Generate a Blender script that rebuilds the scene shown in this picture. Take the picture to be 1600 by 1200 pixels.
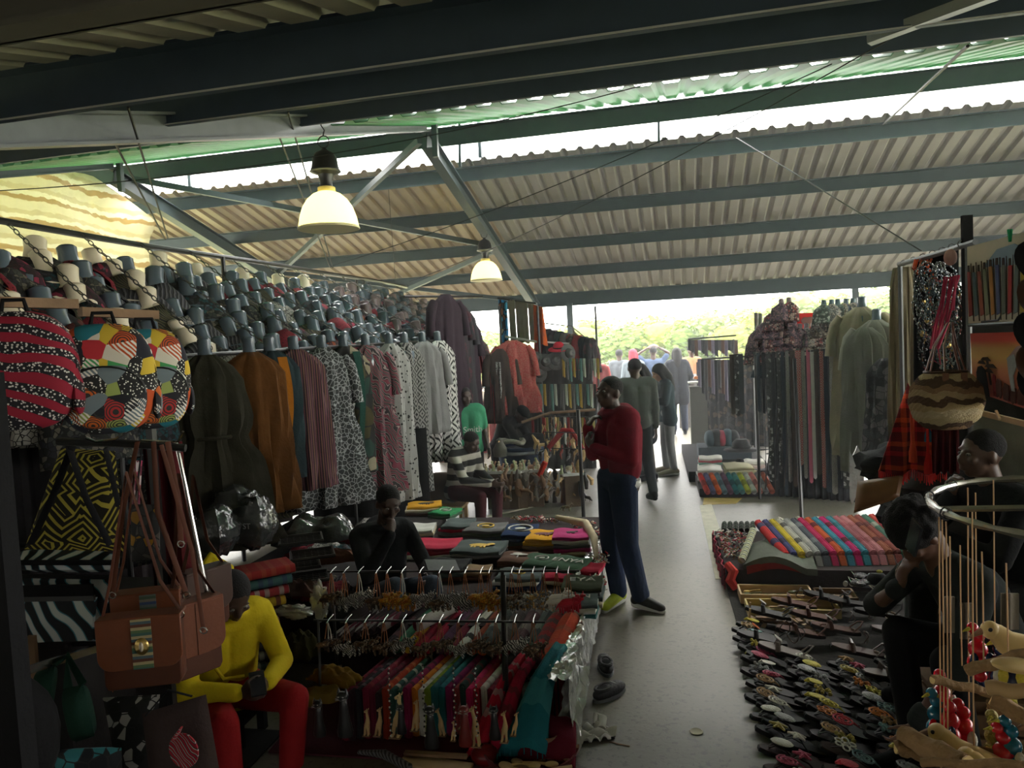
import bpy, math, random
from math import sin, cos, pi, radians, sqrt, atan2, floor
from mathutils import Vector as V, Matrix, Euler
R = random.Random(7)
SC = bpy.context.scene
COL = SC.collection
for o_ in list(bpy.data.objects):
    bpy.data.objects.remove(o_)

# ---------------------------------------------------------------- camera
F = 1155.0; YAW = radians(10.94); PIT = radians(3.17); ROL = radians(2.86); EYE = 2.0
FF = V((-sin(YAW)*cos(PIT), cos(YAW)*cos(PIT), -sin(PIT)))
r0 = V((cos(YAW), sin(YAW), 0)); u0 = r0.cross(FF)
RR = r0*cos(ROL)-u0*sin(ROL); UU = r0*sin(ROL)+u0*cos(ROL)
cd = bpy.data.cameras.new('camera'); cam = bpy.data.objects.new('camera', cd); COL.objects.link(cam)
cd.sensor_width = 36; cd.lens = F/1600*36; cd.clip_end = 500; cd.clip_start = .05
cam.matrix_world = Matrix(((RR.x, UU.x, -FF.x, 0), (RR.y, UU.y, -FF.y, 0), (RR.z, UU.z, -FF.z, EYE), (0, 0, 0, 1)))
SC.camera = cam

def at(px, py, x=None, y=None, z=None):
    """point of the place seen at a pixel of the photograph, at a known x, y or height"""
    d = FF+RR*((px-800)/F)+UU*((600-py)/F)
    t = x/d.x if x is not None else (y/d.y if y is not None else (z-EYE)/d.z)
    return V((0, 0, EYE))+d*t

# ---------------------------------------------------------------- sky, light, exposure
wd = bpy.data.worlds.new('overcast_sky'); SC.world = wd; wd.use_nodes = True
wn = wd.node_tree; wn.nodes.clear()
bg = wn.nodes.new('ShaderNodeBackground'); wo = wn.nodes.new('ShaderNodeOutputWorld')
tc = wn.nodes.new('ShaderNodeTexCoord'); sx = wn.nodes.new('ShaderNodeSeparateXYZ'); rp = wn.nodes.new('ShaderNodeValToRGB')
wn.links.new(tc.outputs['Generated'], sx.inputs[0]); wn.links.new(sx.outputs['Z'], rp.inputs[0])
rp.color_ramp.elements[0].color = (1, .985, .93, 1); rp.color_ramp.elements[1].color = (.97, .97, .97, 1)
wn.links.new(rp.outputs[0], bg.inputs[0]); bg.inputs[1].default_value = 4.2
wn.links.new(bg.outputs[0], wo.inputs[0])
sd = bpy.data.lights.new('veiled_sun', 'SUN'); sd.energy = 3.0; sd.angle = radians(25); sd.color = (1, .97, .88)
so = bpy.data.objects.new('veiled_sun', sd); COL.objects.link(so); so.rotation_euler = Euler((radians(-38), 0, radians(-14)))
SC.view_settings.view_transform = 'Standard'; SC.view_settings.look = 'None'
SC.view_settings.gamma = 1; SC.view_settings.use_curve_mapping = False
SC.view_settings.exposure = 1.75
SC.cycles.use_denoising = True; SC.cycles.max_bounces = 8; SC.cycles.diffuse_bounces = 5
SC.cycles.transparent_max_bounces = 12; SC.cycles.sample_clamp_indirect = 6

# ---------------------------------------------------------------- materials
MATS = {}
def mat(key, col=(.5, .5, .5), rough=.8, metal=0, kind='plain', cols=(), sc=1., ax=0, trans=0, emis=0, spec=.3, dist=0, var=.25, bump=.0, bsc=60, sheen=0, alpha=1):
    if key in MATS: return MATS[key]
    m = bpy.data.materials.new(key); m.use_nodes = True; MATS[key] = m
    nt = m.node_tree; N = nt.nodes; L = nt.links.new
    p = N['Principled BSDF']; out = N['Material Output']
    p.inputs['Roughness'].default_value = rough; p.inputs['Metallic'].default_value = metal
    p.inputs['Specular IOR Level'].default_value = spec
    tc = N.new('ShaderNodeTexCoord'); co = tc.outputs['Object']
    def ramp(src, cl, const=True):
        r = N.new('ShaderNodeValToRGB'); e = r.color_ramp
        if const: e.interpolation = 'CONSTANT'
        n = len(cl)
        while len(e.elements) < n: e.elements.new(.5)
        for i, c in enumerate(cl):
            e.elements[i].position = i/n if const else i/max(1, n-1)
            e.elements[i].color = (*c[:3], 1)
        L(src, r.inputs[0]); return r.outputs[0]
    def math(op, a, b=None, c=None):
        n = N.new('ShaderNodeMath'); n.operation = op
        for i, q in enumerate((a, b, c)):
            if q is None: continue
            if isinstance(q, (int, float)): n.inputs[i].default_value = q
            else: L(q, n.inputs[i])
        return n.outputs[0]
    def mix(f, a, b, bt='MIX'):
        n = N.new('ShaderNodeMixRGB'); n.blend_type = bt
        for i, q in enumerate((f, a, b)):
            if isinstance(q, (int, float)): n.inputs[i].default_value = q
            elif isinstance(q, tuple): n.inputs[i].default_value = (*q[:3], 1)
            else: L(q, n.inputs[i])
        return n.outputs[0]
    def noise(s, d=3):
        n = N.new('ShaderNodeTexNoise'); n.inputs['Scale'].default_value = s; n.inputs['Detail'].default_value = d
        L(co, n.inputs['Vector']); return n.outputs[0]
    def axis(a):
        s = N.new('ShaderNodeSeparateXYZ'); L(co, s.inputs[0]); v = s.outputs[a]
        if dist: v = math('ADD', v, math('MULTIPLY', noise(8), dist))
        return v
    def stripe(a, s, cl): return ramp(math('FRACT', math('MULTIPLY', axis(a), s)), cl)
    def vor(s, what='Distance', feat='F1'):
        n = N.new('ShaderNodeTexVoronoi'); n.feature = feat; n.inputs['Scale'].default_value = s; L(co, n.inputs['Vector']); return n.outputs[what]
    def wave(s, d, rot=0.6):
        mp = N.new('ShaderNodeMapping'); mp.inputs['Rotation'].default_value = (rot, rot, rot*.7); L(co, mp.inputs[0])
        n = N.new('ShaderNodeTexWave'); n.inputs['Scale'].default_value = s; n.inputs['Distortion'].default_value = d
        n.inputs['Detail'].default_value = 1; L(mp.outputs[0], n.inputs[0]); return n.outputs['Fac']
    if kind == 'plain': c = mix(0, col, col)
    elif kind == 'stripe': c = stripe(ax, sc, cols)
    elif kind == 'check':
        c = mix(.5, stripe(ax, sc, cols), stripe(2, sc, cols[::-1]))
    elif kind == 'dots': c = mix(math('LESS_THAN', vor(sc), .28), cols[0], cols[1])
    elif kind == 'zebra': c = ramp(wave(sc, dist*10+2), cols)
    elif kind == 'cells':
        s = N.new('ShaderNodeSeparateXYZ'); L(vor(sc, 'Color'), s.inputs[0])
        c = ramp(s.outputs[0], cols)
        c = mix(math('LESS_THAN', vor(sc, 'Distance', 'DISTANCE_TO_EDGE'), .05), c, (.02, .02, .02))
    elif kind == 'patch':          # patchwork of prints
        s = N.new('ShaderNodeSeparateXYZ'); L(vor(sc, 'Color'), s.inputs[0])
        c = ramp(s.outputs[0], cols)
        c2 = ramp(wave(sc*1.6, 3), [(.02, .02, .025), (.75, .72, .65)])
        c3 = mix(math('LESS_THAN', vor(sc*7), .3), (.02, .02, .02), (.8, .78, .7))
        c = mix(math('MULTIPLY', math('GREATER_THAN', s.outputs[1], .74), math('GREATER_THAN', wave(sc*1.6, 3), .5)), c, c2)
        c = mix(math('MULTIPLY', math('GREATER_THAN', s.outputs[2], .8), 1), c, c3)
        c = mix(math('MULTIPLY', math('LESS_THAN', s.outputs[2], .25), math('LESS_THAN', math('FRACT', math('MULTIPLY', vor(sc, 'Distance'), 9)), .4)), c, (.03, .03, .03))
    elif kind == 'flame':          # red blobs edged by white dotting on black
        w = wave(sc, 4.5, 1.2)
        d = mix(math('LESS_THAN', vor(sc*20), .36), (.012, .012, .015), (.62, .6, .55))
        c = mix(math('GREATER_THAN', w, .52), d, cols[0])
    elif kind == 'kuba':           # geometric lines
        b = N.new('ShaderNodeTexVoronoi'); b.distance = 'MANHATTAN'; b.inputs['Scale'].default_value = sc; b.inputs['Randomness'].default_value = .55
        L(co, b.inputs['Vector'])
        c = mix(math('LESS_THAN', math('FRACT', math('MULTIPLY', b.outputs['Distance'], 5)), .38), cols[0], cols[1])
    elif kind == 'crackle':
        c = mix(math('LESS_THAN', vor(sc, 'Distance', 'DISTANCE_TO_EDGE'), .06), cols[0], cols[1])
    elif kind == 'diamond':
        s = N.new('ShaderNodeSeparateXYZ'); L(co, s.inputs[0])
        u_ = math('ABSOLUTE', math('SUBTRACT', math('FRACT', math('MULTIPLY', math('ADD', s.outputs[0], s.outputs[1]), sc)), .5))
        v_ = math('ABSOLUTE', math('SUBTRACT', math('FRACT', math('MULTIPLY', s.outputs[2], sc*.8)), .5))
        c = mix(math('LESS_THAN', math('FRACT', math('MULTIPLY', math('ADD', u_, v_), 3)), .4), cols[0], cols[1])
    elif kind == 'concrete':
        c = mix(noise(1.3, 6), cols[0], cols[1]); c = mix(math('LESS_THAN', noise(34, 5), .40), c, tuple(q*.72 for q in cols[0]))
        n2 = noise(.5, 5); c = mix(math('MULTIPLY', n2, .5), c, tuple(q*1.25 for q in cols[1]))
    if var:
        nn = N.new('ShaderNodeTexNoise'); nn.inputs['Scale'].default_value = 9; nn.inputs['Detail'].default_value = 4; L(co, nn.inputs['Vector'])
        g = ramp(nn.outputs[0], [(1-var,)*3, (1+var*.3,)*3], False)
        c = mix(1, c, g, 'MULTIPLY')
    L(c, p.inputs['Base Color'])
    if bump:
        bn = N.new('ShaderNodeBump'); bn.inputs['Strength'].default_value = bump; bn.inputs['Distance'].default_value = .01
        L(noise(bsc, 4), bn.inputs['Height']); L(bn.outputs[0], p.inputs['Normal'])
    if sheen: p.inputs['Sheen Weight'].default_value = sheen
    if emis:
        L(c, p.inputs['Emission Color']); p.inputs['Emission Strength'].default_value = emis
    if trans:
        t = N.new('ShaderNodeBsdfTranslucent'); L(c, t.inputs[0]); ms = N.new('ShaderNodeMixShader'); ms.inputs[0].default_value = trans
        L(p.outputs[0], ms.inputs[1]); L(t.outputs[0], ms.inputs[2]); L(ms.outputs[0], out.inputs[0])
    if alpha < 1: p.inputs['Alpha'].default_value = alpha
    return m

def cloth(key, col, **k): return mat(key, col, rough=.92, spec=.15, bump=.25, **k)
STEEL = mat('painted_blue_grey_steel', (.060, .085, .095), .45, spec=.4)
STEELD = mat('painted_dark_blue_steel', (.060, .085, .120), .5, spec=.35)
GREYST = mat('painted_grey_steel', (.13, .145, .155), .4, spec=.5, var=.35)
BLACKM = mat('black_metal', (.012, .012, .012), .35, spec=.5)
CHROME = mat('worn_chrome', (.5, .48, .45), .25, metal=1)
SHEETF = mat('pale_roof_sheet', (.29, .275, .25), .5, var=.15)
SHEETW = mat('warm_lit_roof_sheet', (.46, .37, .26), .5, var=.15)  # warm light of tarpaulin and lamp painted into the left sheets
SHEETN = mat('dusty_roof_sheet', (.46, .44, .37), .55, var=.3)
GREENS = mat('translucent_green_sheet', (.10, .34, .16), .4, trans=.3, var=.1)
WOODL = mat('pale_carved_wood', (.62, .42, .20), .5, var=.3, bump=.1, bsc=30)
WOODD = mat('dark_rough_wood', (.22, .13, .07), .7, var=.5, bump=.3, bsc=20)
SKIN = mat('dark_brown_skin', (.055, .030, .020), .42, spec=.45, var=.1)
SKINL = mat('light_brown_skin', (.42, .24, .16), .5, var=.1)
HAIR = mat('black_hair', (.010, .009, .009), .75, var=.4, bump=1., bsc=180)
FOIL = mat('crumpled_clear_plastic', (.85, .87, .87), .12, metal=.55, var=.6, bump=1., bsc=22)
BROWN = mat('brown_leather', (.17, .050, .020), .55, spec=.3, var=.35, bump=.1)
DBROWN = mat('dark_brown_leather', (.06, .025, .014), .35, spec=.5, var=.35)
BLK = cloth('black_cloth', (.012, .012, .013)); WHT = cloth('white_cloth', (.6, .6, .57))
BRASS = mat('brass', (.6, .42, .15), .3, metal=1)

# ---------------------------------------------------------------- mesh builder
def frame(d):
    d = d.normalized(); a = V((0, 0, 1)) if abs(d.z) < .9 else V((1, 0, 0))
    s = d.cross(a).normalized(); return s, s.cross(d).normalized()
def lump(c, r, seed=0, amp=.16, pw=.75, n=26, k=16):
    b = MB().ell((0, 0, 0), (1, 1, 1), n, k, pw=pw); q = random.Random(seed); a = [q.uniform(0, 6) for _ in range(6)]; c = V(c)
    def f(v):
        v = V(v); d = 1+amp*(sin(v.x*5+a[0]+2*sin(v.z*4+a[1]))*.5+sin(v.y*7+v.z*9+a[2])*.35+sin(v.x*13+v.y*11+a[3])*.3+sin(v.z*17+v.x*8+a[4])*.2)
        return tuple(c+V((v.x*r[0], v.y*r[1], v.z*r[2]))*d)
    b.v = [f(v) for v in b.v]; return b
class MB:
    def __init__(s): s.v = []; s.f = []; s.m = []; s.mi = 0
    def add(s, vs, fs):
        n = len(s.v); s.v += [tuple(q) for q in vs]; s.f += [tuple(n+i for i in f) for f in fs]; s.m += [s.mi]*len(fs); return s
    def box(s, c, d, rz=0, rot=None, tp=1):
        c = V(c); M = rot if rot else Matrix.Rotation(rz, 3, 'Z'); hx, hy, hz = d[0]/2, d[1]/2, d[2]/2; vs = []
        for z in (-1, 1):
            k = tp if z > 0 else 1
            for x, y in ((-1, -1), (1, -1), (1, 1), (-1, 1)): vs.append(c+M @ V((x*hx*k, y*hy*k, z*hz)))
        return s.add(vs, [(0, 3, 2, 1), (4, 5, 6, 7), (0, 1, 5, 4), (1, 2, 6, 5), (2, 3, 7, 6), (3, 0, 4, 7)])
    def bar(s, a, b, w, h):
        a = V(a); b = V(b); d = b-a; L = d.length; x, u = frame(d)
        M = Matrix((x, d.normalized(), u)).transposed()
        return s.box((a+b)/2, (w, L, h), rot=M)
    def tube(s, pts, r, n=8, cap=True, closed=False, flat=1):
        pts = [V(p) for p in pts]; k = len(pts); rs = r if isinstance(r, (list, tuple)) else [r]*k; vs = []; fs = []; pu = None
        for i, p in enumerate(pts):
            d = (pts[(i+1) % k]-pts[i-1]) if closed or 0 < i < k-1 else (pts[1]-pts[0] if i == 0 else pts[-1]-pts[-2])
            if d.length < 1e-9: d = V((0, 0, 1))
            if pu is None: x, u = frame(d)
            else:
                x = d.normalized().cross(pu)
                if x.length < 1e-4: x, u = frame(d)
                else: x.normalize(); u = x.cross(d.normalized())
            pu = u
            for j in range(n): a = 2*pi*j/n; vs.append(p+(x*cos(a)+u*sin(a)*flat)*rs[i])
        for i in range(k if closed else k-1):
            b = (i+1) % k
            for j in range(n): q = (j+1) % n; fs.append((i*n+j, i*n+q, b*n+q, b*n+j))
        if cap and not closed: fs += [tuple(range(n))[::-1], tuple((k-1)*n+j for j in range(n))]
        return s.add(vs, fs)
    def lathe(s, prof, c=(0, 0, 0), n=16, sx=1, sy=1, cap=True, rot=None):
        c = V(c); vs = []; fs = []
        for r, z in prof:
            for j in range(n):
                a = 2*pi*j/n; q = V((r*cos(a)*sx, r*sin(a)*sy, z)); vs.append(c+(rot @ q if rot else q))
        k = len(prof)
        for i in range(k-1):
            for j in range(n): q = (j+1) % n; fs.append((i*n+j, i*n+q, (i+1)*n+q, (i+1)*n+j))
        if cap: fs += [tuple(range(n))[::-1], tuple((k-1)*n+j for j in range(n))]
        return s.add(vs, fs)
    def ell(s, c, r, n=12, k=8, rot=None, pw=1):
        if not isinstance(r, (tuple, list, V)): r = (r, r, r)
        c = V(c); vs = [c+(rot @ V((0, 0, -r[2])) if rot else V((0, 0, -r[2])))]; fs = []
        for i in range(1, k):
            t = pi*i/k
            for j in range(n):
                a = 2*pi*j/n; cx, cy = cos(a), sin(a)
                if pw != 1: cx = math.copysign(abs(cx)**pw, cx); cy = math.copysign(abs(cy)**pw, cy)
                q = V((r[0]*sin(t)**pw*cx, r[1]*sin(t)**pw*cy, -r[2]*cos(t))); vs.append(c+(rot @ q if rot else q))
        vs.append(c+(rot @ V((0, 0, r[2])) if rot else V((0, 0, r[2])))); e = len(vs)-1
        for j in range(n): q = (j+1) % n; fs.append((0, 1+q, 1+j)); fs.append((e, 1+(k-2)*n+j, 1+(k-2)*n+q))
        for i in range(k-2):
            for j in range(n): q = (j+1) % n; fs.append((1+i*n+j, 1+i*n+q, 1+(i+1)*n+q, 1+(i+1)*n+j))
        return s.add(vs, fs)
    def cap(s, a, b, ra, rb, n=10):
        a = V(a); b = V(b); d = (b-a)
        if d.length < 1e-6: return s.ell(a, ra, n, 6)
        d.normalize(); pts = []; rs = []
        for t in (.05, .35, .7, 1): th = pi/2*t; pts.append(a-d*ra*cos(th)); rs.append(ra*sin(th))
        for t in (0, .3, .65, .95): th = pi/2*t; pts.append(b+d*rb*sin(th)); rs.append(rb*cos(th))
        return s.tube(pts, rs, n)
    def grid(s, fn, nu, nv, wrap=False):
        vs = [V(fn(i/nu, j/nv)) for j in range(nv+1) for i in range(nu if wrap else nu+1)]; W = nu if wrap else nu+1; fs = []
        for j in range(nv):
            for i in range(nu): q = (i+1) % W if wrap else i+1; fs.append((j*W+i, j*W+q, (j+1)*W+q, (j+1)*W+i))
        return s.add(vs, fs)
    def slab(s, fn, nu, nv, th, nrm=(0, 0, 1)):
        """thick sheet: fn gives the top face, nrm the thickness direction"""
        n = V(nrm); a = len(s.v); s.grid(fn, nu, nv); s.grid(lambda u, v: V(fn(1-u, v))-n*th, nu, nv); W = nu+1; H = (nu+1)*(nv+1); fs = []
        t = lambda i, j: a+j*W+i
        b = lambda i, j: a+H+j*W+(nu-i)
        for i in range(nu): fs += [(t(i+1, 0), t(i, 0), b(i, 0), b(i+1, 0)), (t(i, nv), t(i+1, nv), b(i+1, nv), b(i, nv))]
        for j in range(nv): fs += [(t(0, j), t(0, j+1), b(0, j+1), b(0, j)), (t(nu, j+1), t(nu, j), b(nu, j), b(nu, j+1))]
        s.f += fs; s.m += [s.mi]*len(fs); return s
    def prism(s, pts, z0, z1, M=None):
        n = len(pts); vs = [V((x, y, z0)) for x, y in pts]+[V((x, y, z1)) for x, y in pts]
        if M: vs = [M @ q for q in vs]
        return s.add(vs, [tuple(range(n))[::-1], tuple(range(n, 2*n))]+[(i, (i+1) % n, n+(i+1) % n, n+i) for i in range(n)])
    def build(s, name, m, parent=None, world=False, smooth=True, rem=0, solid=0, smo=0, sub=0, bev=0):
        off = V((0, 0, 0))
        if parent is None and s.v:
            xs = [q[0] for q in s.v]; ys = [q[1] for q in s.v]; zs = [q[2] for q in s.v]; off = V(((min(xs)+max(xs))/2, (min(ys)+max(ys))/2, min(zs)))
        elif world: off = root_loc(parent)
        me = bpy.data.meshes.new(name); me.from_pydata([(q[0]-off[0], q[1]-off[1], q[2]-off[2]) for q in s.v], [], s.f)
        for k in (m if isinstance(m, (list, tuple)) else [m]): me.materials.append(k)
        if any(s.m): me.polygons.foreach_set('material_index', s.m)
        if smooth: me.polygons.foreach_set('use_smooth', [True]*len(me.polygons)); 
        me.update()
        o = bpy.data.objects.new(name, me); COL.objects.link(o); o.parent = parent
        if parent is None: o.location = off
        if smooth and not rem: me.set_sharp_from_angle(angle=radians(42))
        if rem:
            q = o.modifiers.new('r', 'REMESH'); q.mode = 'VOXEL'; q.voxel_size = rem; q.use_smooth_shade = True
        if smo: q = o.modifiers.new('s', 'SMOOTH'); q.iterations = smo; q.factor = .5
        if solid: q = o.modifiers.new('t', 'SOLIDIFY'); q.thickness = solid
        if bev: q = o.modifiers.new('b', 'BEVEL'); q.width = bev; q.segments = 2; q.limit_method = 'ANGLE'
        return o
def root_loc(p):
    l = V((0, 0, 0))
    while p is not None: l = l+V(p.location); p = p.parent
    return l
def tag(o, label, cat, group=None, kind=None):
    if label: o['label'] = label
    if cat: o['category'] = cat
    if group: o['group'] = group
    if kind: o['kind'] = kind
    return o
def thing(name, label, cat, loc=(0, 0, 0), rz=0, group=None, rot=None):
    o = bpy.data.objects.new(name, None); COL.objects.link(o); o.location = loc; o.rotation_euler = rot if rot else (0, 0, rz); o.empty_display_size = .1
    return tag(o, label, cat, group)
def struct(name, loc=(0, 0, 0)):
    o = bpy.data.objects.new(name, None); COL.objects.link(o); o.location = loc; o['kind'] = 'structure'; return o
KIDS = {}
def dup(root, loc, rot, label, group=None, mats=None, sc=None):
    """copy a thing with its parts and sub-parts; mats recolours named parts"""
    def cp(o, par):
        c = o.copy(); COL.objects.link(c)
        if par is not None: c.parent = par
        for k in o.children: cp(k, c)
        if mats:
            st = o.name.split('.')[0]
            if st in mats and o.type == 'MESH' and c.material_slots:
                c.material_slots[0].link = 'OBJECT'; c.material_slots[0].material = mats[st]
        return c
    c = cp(root, None); c.location = loc; c.rotation_euler = rot if isinstance(rot, (tuple, Euler)) else (0, 0, rot)
    if sc: c.scale = (sc,)*3 if isinstance(sc, (int, float)) else sc
    c['label'] = label
    if group: c['group'] = group
    return c
ORD = ['', 'first', 'second', 'third', 'fourth', 'fifth', 'sixth', 'seventh', 'eighth', 'ninth', 'tenth', 'eleventh', 'twelfth', 'thirteenth', 'fourteenth', 'fifteenth', 'sixteenth', 'seventeenth', 'eighteenth', 'nineteenth', 'twentieth']
def nth(i): return ORD[i] if i <= 20 else ('thirtieth' if i == 30 else ('twenty-' if i < 30 else 'thirty-')+ORD[i % 10])
def one(mb, name, label, cat, m, group=None, **k): return tag(mb.build(name, m, **k), label, cat, group)
def text(name, body, size, m, parent, loc, rot, ext=.002):
    c = bpy.data.curves.new(name, 'FONT'); c.body = body; c.size = size; c.extrude = ext; c.align_x = 'CENTER'; c.align_y = 'CENTER'
    t = bpy.data.objects.new(name, c); me = bpy.data.meshes.new_from_object(t); bpy.data.objects.remove(t); me.name = name
    me.materials.clear(); me.materials.append(m); o = bpy.data.objects.new(name, me); COL.objects.link(o); o.parent = parent; o.location = loc; o.rotation_euler = rot; return o

HZ = bpy.data.materials.new('thin_glare_haze'); HZ.use_nodes = True; HZ.node_tree.nodes.clear()  # added haze volume, imitates lens glare and lifts dark tones
hv = HZ.node_tree.nodes.new('ShaderNodeVolumeScatter'); ho = HZ.node_tree.nodes.new('ShaderNodeOutputMaterial'); hv.inputs['Color'].default_value = (.93, .97, 1, 1)
hv.inputs['Density'].default_value = .0062; hv.inputs['Anisotropy'].default_value = .55; HZ.node_tree.links.new(hv.outputs[0], ho.inputs['Volume'])
o_ = MB().box((0, 11.4, 4.5), (30, 16, 9.4)).build('haze', HZ, smooth=False); o_['kind'] = 'stuff'; o_['label'] = 'thin added haze imitating lens glare in the market hall'; o_['category'] = 'haze'
# ================================================================ SETTING
def flat(name, x0, x1, y0, y1, z, m, th=.1, kind='structure'):
    b = MB().box(((x0+x1)/2, (y0+y1)/2, z-th/2), (x1-x0, y1-y0, th)); o = b.build(name, m, smooth=False); o['kind'] = kind; return o
CONC = mat('worn_concrete', kind='concrete', cols=((.078, .071, .052), (.138, .125, .094)), rough=.42, spec=.5, var=.2, bump=.12, bsc=40)
flat('floor', -9, 9, -6, 19, 0, CONC)
flat('outer_ground', -90, 90, 19, 120, -.03, mat('dry_grass_ground', (.38, .40, .20), 1, var=.4))
flat('side_ground', -90, -9, -6, 19, -.03, MATS['dry_grass_ground'])
flat('side_ground', 9, 90, -6, 19, -.03, MATS['dry_grass_ground'])
PAINT = mat('worn_cream_paint', (.52, .49, .36), .6, var=.5); YEL = mat('worn_yellow_paint', (.50, .36, .10), .6, var=.5)
def paint(name, pts, m):
    o = MB().prism([(p.x, p.y) for p in pts], .0, .004).build(name, m, smooth=False); o['kind'] = 'structure'
paint('trim_1', [at(*p, z=0) for p in ((1093, 790), (1112, 788), (1150, 905), (1118, 905))], PAINT)
paint('trim_2', [at(*p, z=0) for p in ((1100, 778), (1160, 778), (1150, 787), (1098, 789))], YEL)
paint('trim_3', [at(*p, z=0) for p in ((760, 806), (850, 788), (853, 788), (764, 808))], PAINT)
for n_, (x0, x1, y0, y1) in dict(shade_wall_back=(-9, 9, -6.2, -6), shade_wall_right=(5.2, 5.4, -6, 4.6), shade_wall_left=(-7.2, -7.0, -6, 4.2)).items():  # unseen walls added to keep light off the foreground
    o = MB().box(((x0+x1)/2, (y0+y1)/2, .6), (x1-x0, y1-y0, 1.2)).build(n_, mat('dark_shade_wall', (.12, .12, .11), .9), smooth=False); o['kind'] = 'structure'

ROOF = struct('ceiling')
ROOF.rotation_euler.z = radians(-2); ROOF.location = V((2, 7, 0))-Matrix.Rotation(radians(-2), 3, 'Z') @ V((2, 7, 0))
SL = .27
def zroof_far(y): return 4.38-SL*(y-8.55)
def zroof_near(y): return 3.27+SL*(y-2.95)
def sheet(y0, y1, zf, x, m, flip):
    b = MB(); prof = []
    for i in range(4):
        x0 = i*.2; prof += [(x0, 0), (x0+.10, 0), (x0+.13, .035), (x0+.17, .035)]
    prof.append((.8, 0)); vs = []; fs = []
    for (dx, dz) in prof: vs += [(x+dx, y0, zf(y0)+dz+.03), (x+dx, y1, zf(y1)+dz+.03)]
    for i in range(len(prof)-1): fs.append((2*i, 2*i+2, 2*i+3, 2*i+1))
    b.add(vs, fs); return b.build('roof_sheet', m, ROOF, smooth=False, solid=.006)
for i in range(-14, 14):
    x = i*.8
    sheet(8.98, 14.3, zroof_far, x, SHEETW if x < -2.6 else SHEETF, 0)
    sheet(-5, 6.3, zroof_near, x, SHEETN, 0)
    sheet(5.5, 8.7, lambda y: zroof_near(y)-.18, x, GREENS, 0)
def purlin(y, z, h, m, lip=True, x0=-11.2, x1=11.2):
    w = .065 if y < 2 else .022
    b = MB(); b.box(((x0+x1)/2, y, z+h/2), (x1-x0, .012, h)); b.box(((x0+x1)/2, y-w/2, z+.006), (x1-x0, w, .012)); b.box(((x0+x1)/2, y-.03, z+h-.006), (x1-x0, .07, .012))
    if 2 < y < 4: MB().box(((x0+x1)/2, y-w-.002, z+.004), (x1-x0, .004, .006)).build('edge_strip', mat('pale_grey_edge', (.55, .55, .52), .5), ROOF, smooth=False)  # thin pale strip along the lower edge of these purlins
    return b.build('purlin', m, ROOF, smooth=False)
for y in (9.1, 10.3, 11.5, 12.7): purlin(y, zroof_far(y)-.16, .17, STEEL)
purlin(14.05, zroof_far(14.05)-.24, .26, STEEL)
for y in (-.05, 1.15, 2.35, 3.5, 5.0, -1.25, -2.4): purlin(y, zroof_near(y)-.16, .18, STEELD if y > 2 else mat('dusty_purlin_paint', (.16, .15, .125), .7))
purlin(8.6, 4.40, .21, STEEL)
def member(a, b, w, h, m, name): return MB().bar(a, b, w, h).build(name, m, ROOF, smooth=False)
for x in (-10.6, -6.5, -2.42, 5.3):
    mm = GREYST if x == -2.42 else STEEL
    b = MB(); a0 = V((x, -6, zroof_near(-6)-.22)); a1 = V((x, 7.9, zroof_near(7.9)-.14)); b.bar(a0, a1, .02, .14)
    for dz in (-.07, .07): b.bar(a0+V((0, 0, dz)), a1+V((0, 0, dz)), .14, .014)
    b.build('rafter', mm, ROOF, smooth=False)
    b = MB(); a0 = V((x, 7.9, 4.30)); a1 = V((x, 14.1, zroof_far(14.1)-.26))
    b.bar(a0, a1, .015, .18)
    for dz in (-.09, .09): b.bar(a0+V((0, 0, dz)), a1+V((0, 0, dz)), .12, .012)
    b.build('rafter', STEEL, ROOF, smooth=False)
    member((x+.1, 7.9, 4.1), (x+.1, 7.9, 5.1), .06, .06, STEEL, 'ridge_strut'); member((x+.35, 8.9, 4.3), (x+.35, 8.9, 4.75), .04, .04, STEEL, 'ridge_strut')
    member((x, 7.6, 5.1), (x, 9.0, 4.78), .05, .08, STEEL, 'ridge_bracket')
for a, b in (((-2.5, 7.9, 4.3), (-6.4, 11.5, 3.40)), ((-6.4, 8.1, 4.3), (-2.5, 11.1, 3.5)), ((-6.4, 11.6, 3.4), (-2.4, 14.0, 2.75)), ((-2.5, 11.2, 3.45), (-6.4, 14.0, 2.7))):
    member(a, b, .06, .07, STEEL, 'roof_brace')
member(at(1406, 52, y=3.6), at(1640, -30, y=3.3), .05, .045, mat('galvanised_bar', (.35, .37, .38), .4, metal=.4), 'roof_brace')
for px, pt, pb, y in ((1020, 133, 222, 8.7), (705, 172, 258, 8.7)): member(at(px, pt, y=y), at(px+1, pb, y=y), .03, .03, STEEL, 'ridge_strut')
# posts on the open side
for px in (693, 785, 890, 1336):
    p = at(px, 480, y=14.05)
    o = MB().box((p.x, 14.05, 1.35), (.11, .11, 2.7)).build('roof_post', STEEL, smooth=False); o['kind'] = 'structure'
o = MB().box((5.3, 14.05, 1.35), (.14, .14, 2.7)).build('roof_post', STEEL, smooth=False); o['kind'] = 'structure'
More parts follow.
